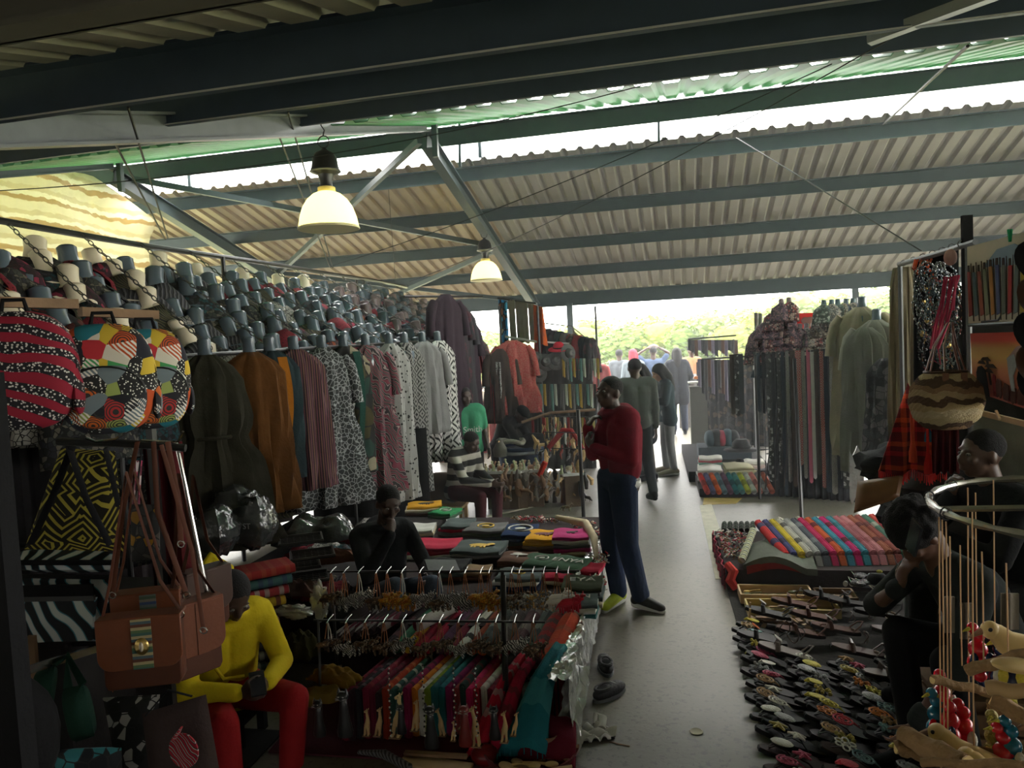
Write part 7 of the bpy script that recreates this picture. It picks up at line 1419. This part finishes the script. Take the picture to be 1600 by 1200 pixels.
# bags on the floor between belts and table
one(lump(Y(1425, 730, 5.6), (.34, .22, .17), 3, .16), 'black_bag_heap', 'large black bag heap below the plaid shawl', 'bag', K('black_nylon', (.018, .020, .022), var=.3))
one(lump(Y(1440, 795, 4.95), (.24, .2, .18), 4, .16), 'black_jacket_heap', 'black jacket heap on the floor behind the curly haired man', 'heap', K('black_jacket_cloth', (.02, .021, .022), var=.4))
one(lump(Y(1490, 800, 4.9), (.34, .2, .28), 5, .14), 'dark_sack', 'dark sack standing behind the ring mobile', 'sack', K('dark_sack_cloth', (.03, .028, .025), var=.4))
flatbag('brown_leather_bag', 'tan brown leather bag with cut pattern lying before the black heap', 'bag', [Y(1340, 752, 4.75), Y(1412, 742, 4.7), Y(1405, 778, 4.6), Y(1334, 802, 4.7)], .12, mat('tan_worn_leather', (.25, .11, .035), .45, spec=.5, var=.4))
t = thing('metal_cone', 'small shiny metal cone standing behind the tan leather bag', 'cone', Y(1364, 740, 6.4)); MB().lathe([(.028, 0), (.024, .02), (.010, .13), (.004, .15)], n=14).build('cone_body', CHROME, t)
one(MB().slab(lambda u, v: tuple(Y(1328+22*u, 705+75*v+8*sin(u*9), 6.5)), 6, 8, .01, (0, -1, 0)), 'white_plastic_wrap', 'white plastic wrap hanging left of the metal cone', 'wrap', FOIL)
one(MB().bar(Y(1472, 740, 4.4), Y(1484, 716, 4.4), .03, .01), 'grey_stick', 'flat grey stick leaning behind the curly haired man', 'stick', GREYST)

# ================================================================ RIGHT CLOTHES TABLE
rt2 = thing('right_clothes_table', 'low cloth covered platform of clothes on the right of the aisle', 'table', (1.25, 6.4, 0))
RP = K('red_pink_blanket_cover', (.34, .03, .06), kind='cells', cols=[(.40, .03, .07), (.30, .05, .06), (.10, .02, .03)], sc=22)
MB().box((1.28, 6.4, .09), (1.58, 1.15, .16)).build('platform', DKC, rt2, world=True, smooth=False)
MB().slab(lambda u, v: (.475+.01*sin(u*40), 5.83+1.15*u, .175-.165*v), 30, 3, .008, (1, 0, 0)).build('cover_edge', RP, rt2, world=True)
gk = 'garments fanned on the right platform'
fan = [('red', (.50, .03, .03), (.06, .05, .12)), ('indigo', (.06, .07, .18), (.04, .04, .08)), ('yellow', (.55, .42, .03), (.45, .34, .03)), ('white speckled', (.42, .41, .38), (.10, .10, .10)), ('grey white', (.32, .32, .31), (.40, .39, .36)), ('slate striped', (.08, .09, .11), (.16, .17, .19)), ('hot pink', (.50, .02, .10), (.38, .01, .07)), ('orange checked', (.50, .10, .03), (.12, .02, .02)), ('sky blue', (.04, .22, .32), (.03, .16, .24)), ('magenta', (.52, .02, .14), (.15, .01, .03)), ('turquoise', (.04, .24, .30), (.03, .15, .18)), ('rose', (.45, .14, .16), (.38, .10, .12)), ('pale pink', (.50, .20, .22), (.38, .13, .14)), ('rust checked', (.28, .09, .05), (.12, .03, .03)), ('brick', (.24, .06, .05), (.14, .04, .04)), ('green checked', (.06, .16, .12), (.28, .30, .24)), ('coral', (.50, .06, .05), (.30, .03, .04)), ('forest', (.04, .11, .08), (.06, .15, .10)), ('scarlet', (.45, .02, .03), (.22, .01, .02)), ('navy white checked', (.05, .07, .11), (.32, .36, .38))]
for i, (nm, c1, c2) in enumerate(fan):
    u = i/(len(fan)-1); x = .86+1.12*u; p = (x, 5.98+.25*u, .17); L = .46
    a = V((x+.09, 5.95+.10*u, .25)); b_ = V((x-.05, 6.45+.22*u, .38))
    t = roll('%s folded cloth fanned on the right platform, %s from left' % (nm, nth(i+1)), a, b_, .034, smat('fan_'+nm.replace(' ', '_'), [c1, c1, c2, c1], 4), gk, name='folded_cloth')
    MB().slab(lambda u, v: (.0+.045*(u-.5)+.03*v, -.02-.07*v, -.0-.01-.20*v*1.0), 3, 4, .03, (0, -1, .2)).build('hanging_fold', MATS['fan_'+nm.replace(' ', '_')], t)
for i in range(14):
    x = .95-.02*i*0+.055*i; t = thing('beret_hat', 'pale cream cap overlapping the next along the rear edge, %s from left' % nth(i+1), 'cap', (x, 6.86+.01*(i % 2), .22+.02*(i % 3)), 0, 'pale caps along the rear of the platform', rot=(.2, .5, .3)); MB().lathe([(.0, .05), (.05, .045), (.075, .015), (.078, 0)], n=14, cap=False).build('crown', K('cream_grey_felt', (.34, .32, .26)), t, solid=.004); MB().ell((0, -.085, .004), (.045, .03, .006), 10, 6).build('brim', K('cream_grey_felt', (.34, .32, .26)), t)
for i in range(3):
    shred('trinket_heap', 'heap of dark beaded trinkets left on the right platform, %s from the back' % nth(i+1), (.62, 6.75-.28*i, .18), (.12, .10, .05), [BEADS[2], BEADS[3], BEADS[1], mat('red_trinket', (.4, .03, .05), .5)], 120, 'trinkets', .02)
for i in range(6):
    x = .56+.05*i; roll('green black folded cloth, %s from left at the back left corner of platform' % nth(i+1), (x, 6.80, .22), (x+.02, 6.95, .25), .024, smat('green_black_fold', [(.05, .06, .045), (.02, .02, .02)], 20), 'green black folds at the platform corner', name='folded_cloth')
wv = thing('checked_blanket', 'large folded dark blanket with pale checked border at the left front of the platform', 'blanket', (.80, 5.95, .17))
MB().slab(lambda u, v: (-.18+.52*u, -.10+.42*v-.10*u*(1-v), .03+.08*sin(pi*min(1, u*1.2))*(1-.5*v)+.10*v*u), 14, 8, .05).build('blanket_body', K('green_grey_wool', (.10, .11, .09), var=.4), wv)
MB().tube([(-.19+.02*k, -.06+.055*k, .05+.02*k) for k in range(8)], .030, 8).build('checked_border', smat('checked_cream_green', [(.42, .40, .28), (.10, .12, .08), (.42, .42, .34), (.22, .25, .12)], 22), wv)
MB().slab(lambda u, v: (-.16+.44*u, -.12-.03*v, .02+.045*sin(pi*u)-.05*v), 10, 3, .02, (0, -1, 0)).build('red_underside', mats_b[0], wv)
one(MB().tube([(.50, 5.86, .20), (.54, 5.80, .16), (.51, 5.78, .10), (.55, 5.76, .04)], [.03, .04, .04, .03], 8), 'red_ribbon_bundle', 'bright coral red fabric bundle at the near left corner of the platform', 'bundle', K('coral_red', (.62, .06, .05)))
# mat and boxes of combs and utensils
MATM = K('dark_ground_sheet', (.030, .028, .026), var=.5)
t = one(MB().slab(lambda u, v: (.49+1.9*u, 3.05+2.75*v, .012+.004*sin(u*40)*sin(v*33)), 30, 30, .008), 'ground_sheet', 'dark ground sheet spread under the sandals on the right', 'mat', MATM)
def tray(label, x0, x1, y0, y1, z, h, m, items, grp):
    t = thing('utensil_box', label, 'box', ((x0+x1)/2, (y0+y1)/2, z), 0, grp); w, d = x1-x0, y1-y0
    MB().box((0, 0, .006), (w, d, .012)).build('box_floor', m, t, smooth=False)
    for s in (-1, 1): MB().box((0, s*d/2, h/2), (w, .012, h)).build('box_side', m, t, smooth=False); MB().box((s*w/2, 0, h/2), (.012, d, h)).build('box_side', m, t, smooth=False)
    return t
tray('pale wooden box of carved utensils nearest the clothes platform', .56, 1.06, 5.50, 5.72, .02, .07, CREAMW, 0, 'utensil boxes'); tray('pale wooden box with yellow lining before the first box', .58, 1.18, 5.24, 5.44, .02, .06, mat('yellow_lined_wood', (.45, .34, .12), .6), 0, 'utensil boxes'); tray('brown box right of the first utensil box', 1.10, 1.36, 5.52, 5.72, .02, .05, mat('brown_box_wood', (.16, .09, .04), .6), 0, 'utensil boxes')
for i in range(22):
    x = .60+g.uniform(0, .42); y = 5.55+g.uniform(0, .12)-(.26 if i > 11 else 0); m = [K('green_horn', (.14, .15, .09)), CREAMW, mat('yellow_wood', (.45, .28, .03), .5), DBROWN][i % 4]; nm = ['greenish horn', 'pale wooden', 'yellow wooden', 'dark wooden'][i % 4]
    spoon((x, y, .045+.008*(i % 3)), g.uniform(-.25, .25), .8, '%s utensil, one of those lying in the %s utensil box' % (nm, 'first' if i <= 11 else 'second'), m, 'utensils in the two boxes, kind %s' % 'abcdefgh'[(i % 4)+(4 if i > 11 else 0)])
for i in range(26):
    x = .58+g.uniform(0, .42); y = 5.02+g.uniform(0, .18); t = thing('wooden_comb', 'small wooden comb or clip in the heap before the utensil boxes', 'comb', (x, y, .03+.012*(i % 3)), g.uniform(0, 3), 'small wooden combs heaped before the boxes'); b = MB(); b.box((0, 0, 0), (.03, .06, .006)); [b.box((-.011+.0055*k, -.045, 0), (.003, .035, .005)) for k in range(5)]; b.build('comb_body', [CREAMW, BRL, WOODD][i % 3], t, smooth=False)
for i, (x, y) in enumerate(((.56, 5.12), (.545, 5.0))): one(MB().bar((x, y, .03), (x+.02, y+.02, .16), .02, .012), 'wooden_peg', 'small upright pale wooden stick at the corner of the sheet, %s one' % ('rear' if i == 0 else 'front'), 'stick', CREAMW)
# dark pouches and black felt hats pile
for i in range(24):
    px = 1330+g.uniform(0, 62); py = 846+g.uniform(0, 78); q = at(px, py, z=.14); t = thing('black_pouch', 'shiny black beaded pouch in the heap beside the curly haired man', 'pouch', q, g.uniform(0, 3), 'black pouches beside the curly haired man'); MB().ell((0, 0, 0), (.055, .045, .022), 12, 6, pw=.7).build('pouch_body', mat('glossy_black_beads', (.02, .02, .022), .2, spec=.7, bump=1., bsc=120), t); MB().tube([(-.03, .03, .01), (0, .07, .03), (.03, .03, .01)], .003, 5).build('cord', CHROME, t)
hat('black felt hat with a small yellow badge among the pouches', at(1372, 915, z=.12), BLK, .95, -.2, 0, None); one(MB().ell(at(1374, 893, z=.22), (.022, .012, .012), 10, 6), 'yellow_badge', 'small yellow green badge on the black felt hat', 'badge', K('yellow_green_badge', (.35, .34, .06)))
one(MB().box(at(1355, 900, z=.05), (.42, .40, .08), rz=.2), 'black_crate', 'low black crate under the beaded pouches', 'crate', BLK, smooth=False, bev=.01)
for i in range(2): one(MB().ell(at(1321+i*10, 912, z=.12), (.018, .008, .022), 10, 6), 'white_oval_tag', 'white oval tag on a black pouch, %s of the pair' % ['left', 'right'][i], 'tag', WHT)
one(MB().box(at(1400, 895, z=.08), (.12, .2, .02), rz=.3), 'striped_card', 'orange and brown striped board beside the khaki trousers', 'board', smat('orange_striped_board', [(.35, .10, .03), (.30, .24, .15), (.12, .04, .02)], 12, 0), smooth=False)

# ---- sandals
def sole_pts(L, w): return [((.5*w*(1-.22*math.exp(-((t_-.45)/.16)**2)))*s*(sin(pi*min(1, max(0, u)))**.45), L*(t_-.5)) for s, rng in ((1, range(0, 13)), (-1, range(12, -1, -1))) for k in rng for t_ in (k/12,) for u in ((k+.3)/12.6,)]
SB = mat('black_shiny_insole', (.014, .014, .015), .5, spec=.3, var=.4); SBR = mat('dark_brown_insole', (.04, .02, .014), .6, spec=.25, var=.4); SOLE = mat('black_rubber', (.012, .012, .012), .7)
MEDM = [('orange beaded', mat('m_orange', (0.61, 0.20, 0.04), .5, bump=1, bsc=150)), ('white beaded', mat('m_white', (0.72, 0.70, 0.61), .4, bump=1, bsc=150)), ('tan beaded', mat('m_tan', (0.46, 0.29, 0.13), .5, bump=1, bsc=150)), ('olive gold', mat('m_gold', (0.43, 0.35, 0.07), .4, bump=1, bsc=150)), ('red beaded', mat('m_red', (0.55, 0.04, 0.06), .5, bump=1, bsc=150)), ('grey silver', mat('m_grey', (0.35, 0.36, 0.35), .35, bump=1, bsc=150)), ('pink beaded', mat('m_pink', (0.49, 0.07, 0.14), .5, bump=1, bsc=150)), ('teal grey', mat('m_teal', (0.17, 0.29, 0.29), .5, bump=1, bsc=150)), ('yellow', mat('m_yellow', (0.61, 0.52, 0.06), .5, bump=1, bsc=150))]
KN = ['oval disc', 'spiral ring', 'looped flower', 'teardrop', 'bead cluster', 'starfish shaped']
def sandal(k):
    t = thing('sandal', 'x', 'shoe', (0, 0, -50)); sp = sole_pts(.25, .092)
    MB().prism(sp, 0, .014).build('sole', SOLE, t); MB().prism([(x*.95, y*.97) for x, y in sp], .014, .018).build('insole', SB, t)
    b = MB()
    for s in (-1, 1): b.tube([(s*.043, -.01, .012), (s*.036, .02, .038), (s*.012, .06, .040), (0, .082, .020)], .0075, 6, flat=.45)
    b.build('strap', SB, t); m = MB(); c = V((0, .035, .054)); r = .038
    if k == 0: m.ell(c, (.034, .048, .009), 16, 6)
    elif k == 1:
        m.tube([c+V((r*(1-j/34)*cos(j*.55), r*1.3*(1-j/34)*sin(j*.55), .002)) for j in range(30)], .0045, 5); m.tube([c+V((0, -.04, 0)), c+V((.0, -.07, -.015))], [.006, .002], 5)
    elif k == 2:
        for j in range(6): a = j*pi/3; cc_ = c+V((.026*cos(a), .032*sin(a), 0)); m.tube([cc_+V((.014*cos(q)*abs(cos(a))+.012*cos(q)*.4, .014*sin(q), 0)) for q in [i*2*pi/10 for i in range(10)]], .0035, 5, closed=True)
        m.ell(c, (.010, .012, .008), 8, 6)
    elif k == 3: m.lathe([(.0, -.004), (.024, -.002), (.026, .003), (0, .006)], c, 14, sy=1.5); m.tube([c+V((0, .03, 0)), c+V((0, .05, -.01))], [.012, .004], 6)
    elif k == 4:
        g3 = random.Random(k)
        for j in range(16): m.ell(c+V((g3.uniform(-.026, .026), g3.uniform(-.04, .04), g3.uniform(-.004, .006))), .009, 7, 5)
    else:
        for j in range(5): a = j*2*pi/5; m.tube([c, c+V((.036*cos(a), .042*sin(a), -.004))], [.011, .004], 6)
    m.build('medallion', MEDM[0][1], t); return t
SP = [sandal(k) for k in range(6)]; PROTOS_KILL += SP
rows = 25; cnt = 0
for r_ in range(rows):
    y = 3.08+.079*r_; npc = 5 if r_ < 17 else 4
    for c in range(npc):
        if r_ > 17 and c > 0 and c < 4: continue
        x = .60+.245*c+R.uniform(-.02, .02)-(.05 if r_ % 2 else 0); k = R.randrange(6); mn, m = MEDM[R.choice([0, 1, 1, 2, 2, 3, 4, 5, 5, 6, 7, 8])]; br = r_ < 6
        if x > 1.35 and r_ < 2: continue
        dup(SP[k], (x, y+R.uniform(-.012, .012), .028+.006*(r_ % 2)), (radians(R.uniform(10, 20)), radians(R.uniform(-6, 6)), radians(92+R.uniform(-16, 16))),
            '%s sandal with %s %s, %s row from the front, %s across' % ('brown' if br else 'black', mn, KN[k], nth(r_+1), nth(c+1)), 'medallion sandals on the ground sheet', {'medallion': m, 'insole': SBR if br else SB, 'strap': SBR if br else SB}, 1.1); cnt += 1
BSO = mat('chocolate_leather_insole', (.085, .032, .022), .65, spec=.2, var=.3)
def bigsandal(label, px, py, rz, m, tag_=None, ring=True):
    q = at(px, py, z=.09); t = thing('leather_sandal', label, 'shoe', q, 0, 'large leather sandals behind the medallion ones', rot=(radians(10), 0, rz)); sp = sole_pts(.30, .11)
    MB().prism(sp, 0, .018).build('sole', SOLE, t); MB().prism([(x*.95, y_*.97) for x, y_ in sp], .018, .023).build('insole', m, t)
    b = MB(); b.tube([(-.05, .03, .015), (-.03, .04, .06), (.03, .04, .06), (.05, .03, .015)], .016, 8, flat=.3); b.build('toe_strap', m, t); b = MB(); b.tube([(-.045, -.09, .02), (-.04, -.13, .07), (0, -.15, .09), (.04, -.13, .07), (.045, -.09, .02)], .008, 6, flat=.5); b.build('heel_strap', m, t)
    if ring: MB().tube([(.014*cos(a), -.10+.014*sin(a), .025) for a in [i*2*pi/12 for i in range(12)]], .0028, 5, closed=True).build('stamped_ring', K('tan_ink', (.28, .20, .14)), t)
    if tag_: MB().box((.01, .045, .075), (.035, .05, .004), rot=euler(.2, .5)).build('price_tag', tag_, t, smooth=False)
WT = K('white_card', (.48, .46, .42)); 
for i, (px, py, rz, m, tg, nm) in enumerate(((1240, 945, 1.2, BSO, None, 'brown'), (1290, 935, 1.1, mat('dark_insole', (.02, .018, .017), .65, spec=.2), None, 'black'), (1270, 965, 1.2, BSO, None, 'chocolate brown'), (1330, 945, 1.3, MATS['dark_insole'], WT, 'black wide'), (1250, 990, 1.3, BSO, K('striped_tan_card', (.35, .26, .16)), 'brown cross strapped'), (1305, 985, 1.25, BSO, WT, 'brown tagged'), (1370, 960, 1.4, MATS['dark_insole'], None, 'black heavy'), (1400, 990, 1.3, DBROWN, K('cream_bead_clasp', (.42, .38, .28)), 'dark brown clasped'), (1225, 1020, 1.0, mat('grey_taupe_leather', (.16, .13, .11), .5), WT, 'grey taupe'), (1340, 1020, 1.2, DBROWN, None, 'dark brown laced'), (1420, 1015, 1.3, MATS['dark_insole'], WT, 'black white strapped'), (1390, 1058, 1.5, MATS['grey_taupe_leather'], WT, 'taupe glossy'), (1440, 1010, 1.1, mat('maroon_insole', (.09, .02, .03), .4), K('yellow_card', (.50, .36, .02)), 'maroon yellow tagged'), (1460, 1050, 1.4, MATS['dark_insole'], MATS['yellow_card'], 'black yellow tagged'), (1200, 960, 1.1, SB, WT, 'small black'), (1190, 1000, 1.1, SB, K('orange_card', (.40, .09, .02)), 'black orange tagged'))):
    bigsandal('%s large leather sandal, %s from the left rear of that cluster' % (nm, nth(i+1)), px, py, rz+.3, m, tg)
# ================================================================ RIGHT FRONT: driftwood bird mobile
mc = at(1600, 795, y=1.75); MC = V((mc.x-.0, 1.75, mc.z)); RAD = .335
mo = thing('wind_mobile', 'ribbed metal ring mobile with hanging strings, wood and birds at right front', 'mobile', MC)
def rp(a): return V((.165+RAD*cos(a)-.0, RAD*sin(a), .0))
MB().tube([rp(2*pi*k/48) for k in range(48)], [.0095 if k % 2 else .0065 for k in range(48)], 8, closed=True).build('metal_ring', CHROME, mo)
MB().tube([rp(pi)+V((0, 0, .0)), V((.2, 0, .004)), rp(0)], .007, 8).build('cross_bar', CHROME, mo)
for k in range(3): a = pi*.72+k*.5; q = rp(a); MB().tube([q+V((.012*cos(j), 0, .014*sin(j))) for j in [i*2*pi/10 for i in range(10)]], .0018, 5, closed=True).build('wire_tie', BLACKM, mo)
STG = mat('tan_string', (.50, .30, .15), .7, var=.1)
strs = [(1467, 808, 1200, 1.66), (1472, 812, 1195, 1.68), (1478, 815, 1180, 1.64), (1484, 838, 1200, 1.70), (1500, 852, 1040, 1.78), (1512, 762, 1195, 1.82), (1524, 770, 1050, 1.86), (1534, 862, 1035, 1.62), (1552, 750, 1180, 1.9), (1572, 880, 1030, 1.56), (1519, 800, 1200, 1.60)]
for i, (px, a, b_, y) in enumerate(strs):
    A = Y(px, a, y); B = Y(px+3, b_, y); one(MB().tube([A, A.lerp(B, .5)+V((.001*sin(i), 0, 0)), B], .0016, 5), 'hanging_string', 'thin tan string of the ring mobile, %s from left' % nth(sorted(q[0] for q in strs).index(px)+1), 'string', STG, 'strings of the ring mobile')
BIRD = mat('pale_yellow_carved_wood', (.66, .47, .20), .45, var=.15, bump=.1, bsc=25); WING = mat('bark_brown_inlay', (.28, .16, .07), .7, var=.5); LOG = mat('driftwood', (.33, .20, .09), .85, var=.75, bump=1., bsc=55)
def bird(label, px, py, y, s, flip=1, yaw=0, tail=True):
    p = Y(px, py, y); t = thing('wooden_bird', label, 'carving', p, yaw, 'pale carved birds on driftwood'); f = flip
    b = MB(); b.tube([(.085*s*f, 0, .005), (.05*s*f, 0, .0), (.01*s*f, 0, .0), (-.025*s*f, 0, .016), (-.045*s*f, 0, .036), (-.056*s*f, 0, .044*s)], [.010*s, .026*s, .034*s, .027*s, .020*s, .017*s], 14); b.ell((-.056*s*f, 0, .044*s), .020*s, 12, 8)
    if tail: b.slab(lambda u, v: ((.07+.07*u)*s*f, (v-.5)*.035*s, .008+.006*u), 4, 3, .008)
    b.build('carved_body', BIRD, t); MB().tube([(-.072*s*f, 0, .042*s), (-.100*s*f, 0, .026*s)], [.008*s, .002*s], 8).build('beak', mat('brown_beak', (.32, .17, .10), .5), t)
    for q in (-1, 1): MB().ell((-.062*s*f, q*.016*s, .050*s), (.005*s, .003*s, .005*s), 10, 6).build('eye', BLACKM, t); MB().ell((.035*s*f, q*.027*s, .010), (.034*s, .008*s, .016*s), 12, 8).build('wing', WING, t)
    return t
def log(label, a, b_, r, m=LOG, bend=.0025):
    A, B = V(a), V(b_); t = thing('driftwood_stick', label, 'wood', A, 0, 'driftwood pieces of the mobile'); d = B-A; n = 10
    MB().tube([d*(i/n)+V((0, 0, bend*sin(i*1.3))) for i in range(n+1)], [r*(.68+.04*sin(i*2.3)) for i in range(n+1)], 12).build('bark', m, t); x, u = frame(d)
    for q in (d*-.004, d*1.004): MB().tube([q, q+d.normalized()*.003], r*.6, 12).build('cut_end', BIRD, t)
bird('pale carved bird with long beak perched highest on the driftwood', 1592, 1016, 1.62, .92)
bird('pale carved bird with large eye low on the driftwood log', 1512, 1188, 1.6, .95, 1, -.5); bird('small pale bird head peeping from the bottom edge', 1556, 1225, 1.5, .85, 1, -.6, False)
bird('pale carved bird body partly out of frame at the lower right', 1660, 1165, 1.6, .9)
one(MB().ell(Y(1590, 1040, 1.5), (.055, .02, .014), 14, 8, rot=euler(.3, 0, .2)), 'carved_feather', 'pale carved feather piece just under the highest bird', 'carving', BIRD)
log('upper driftwood stick under the highest bird', Y(1512, 1048, 1.58), Y(1640, 1012, 1.50), .017); log('driftwood stick pointing left with a cut yellow end', Y(1457, 1062, 1.62), Y(1560, 1085, 1.66), .014); log('thick short driftwood log at right middle', Y(1543, 1075, 1.5), Y(1650, 1085, 1.45), .020, mat('light_driftwood', (.45, .29, .13), .6, var=.4))
log('driftwood branch slanting down behind the short log', Y(1550, 1090, 1.6), Y(1650, 1150, 1.55), .024); log('large driftwood log slanting at the bottom right', Y(1412, 1150, 1.62), Y(1510, 1195, 1.5), .030); log('pale cut stub beside the large slanting log', Y(1400, 1168, 1.6), Y(1440, 1178, 1.6), .020)
log('thin stick lying across the bottom right corner', Y(1440, 1192, 1.5), Y(1640, 1195, 1.4), .012)
def beadbird(label, px, py, y, c1, c2, s=1.):
    t = thing('beaded_bird', label, 'ornament', Y(px, py, y), R.uniform(-1, 1), 'bright beaded birds on the mobile'); b = MB(); g4 = random.Random(px)
    pts = [(V((0, 0, .05)), .014), (V((0, 0, .02)), .020), (V((0, 0, -.012)), .022), (V((.004, 0, -.04)), .014), (V((-.01, 0, .068)), .012)]
    for q, r in pts: b.ell(q*s, r*s, 12, 8)
    b.build('bird_body', c1, t); w = MB(); [w.ell(V((x, -.018, z))*s, (.010*s, .006*s, .02*s), 8, 6) for x, z in ((-.016, 0), (.016, 0))]; w.build('wing', c2, t); MB().tube([V((-.018, -.004, .068))*s, V((-.034, -.006, .062))*s], [.005*s, .001], 6).build('beak', MATS['m_yellow'], t)
    MB().tube([V((.004, 0, -.05))*s, V((.014, 0, -.085))*s], [.008*s, .003], 6).build('tail', c2, t)
GR = mat('glossy_red_beads', (.55, .01, .02), .25, spec=.6); GB = mat('glossy_teal_blue_beads', (.01, .13, .20), .25, spec=.6); GN = mat('glossy_navy_beads', (.01, .02, .07), .25, spec=.6)
for i, (px, py, y, a, b_, nm) in enumerate(((1472, 1098, 1.75, GR, MATS['m_white'], 'red winged'), (1464, 1130, 1.72, GB, GR, 'teal blue'), (1484, 1140, 1.70, GR, GN, 'red and navy'), (1506, 1148, 1.72, GR, MATS['m_white'], 'crimson'), (1528, 1028, 1.75, GR, GN, 'small red'), (1578, 1052, 1.70, GN, MATS['m_yellow'], 'navy and yellow'), (1563, 1050, 1.72, GN, MATS['m_white'], 'navy and white'), (1568, 1190, 1.6, GR, GB, 'red and teal'), (1580, 1180, 1.6, GB, MATS['m_white'], 'teal and white'), (1555, 1165, 1.66, MATS['m_gold'], GN, 'olive'))):
    beadbird('%s glossy beaded bird ornament among the driftwood' % nm, px, py, y, a, b_, 1.0)
for i, (px, py, w) in enumerate(((1484, 965, .035), (1509, 975, .045), (1573, 960, .06))): one(MB().slab(lambda u, v: tuple(Y(px-8+16*u*(w/.035), py-32+56*v, 2.35+.01*sin(u*9))), 4, 6, .008, (0, -1, 0)), 'hanging_packet', 'pale hanging packet behind the strings, %s from left' % nth(i+1), 'packet', K('pale_paper_packet', (.20, .17, .13)), 'packets behind the strings')
log('rough forked wood knot under the crossing sticks', Y(1545, 1100, 1.7), Y(1575, 1118, 1.68), .02)
# little clips and tags closing the sandal field, loose laces over the big sandals
for i in range(10):
    px = 1210+g.uniform(0, 190); py = 925+g.uniform(0, 120); q = at(px, py, z=.13)
    t = thing('shoe_lace_loop', 'thin dark leather loop rising from the large sandals', 'lace', q, g.uniform(0, 3), 'leather loops of the large sandals'); MB().tube([(.035*cos(a), .012*sin(a*2), .02+.035*sin(a)) for a in [j*2*pi/16 for j in range(16)]], .0035, 5, closed=True).build('loop', DBROWN, t)

# ================================================================ TIDY UP
for t in PROTOS_KILL: kill(t)
bpy.context.view_layer.update()
SEEN = {}
for o in SC.objects:
    if o.parent is None and o.get('label'): SEEN.setdefault(o['label'], []).append(o)
def scr(o):
    d = V(o.matrix_world.translation)-V((0, 0, EYE)); return d.dot(RR)/max(.1, d.dot(FF))
for lab, os_ in SEEN.items():
    if len(os_) > 1:
        os_.sort(key=scr)
        for i, o in enumerate(os_): o['label'] = lab+', '+nth(i+1)+' from left'
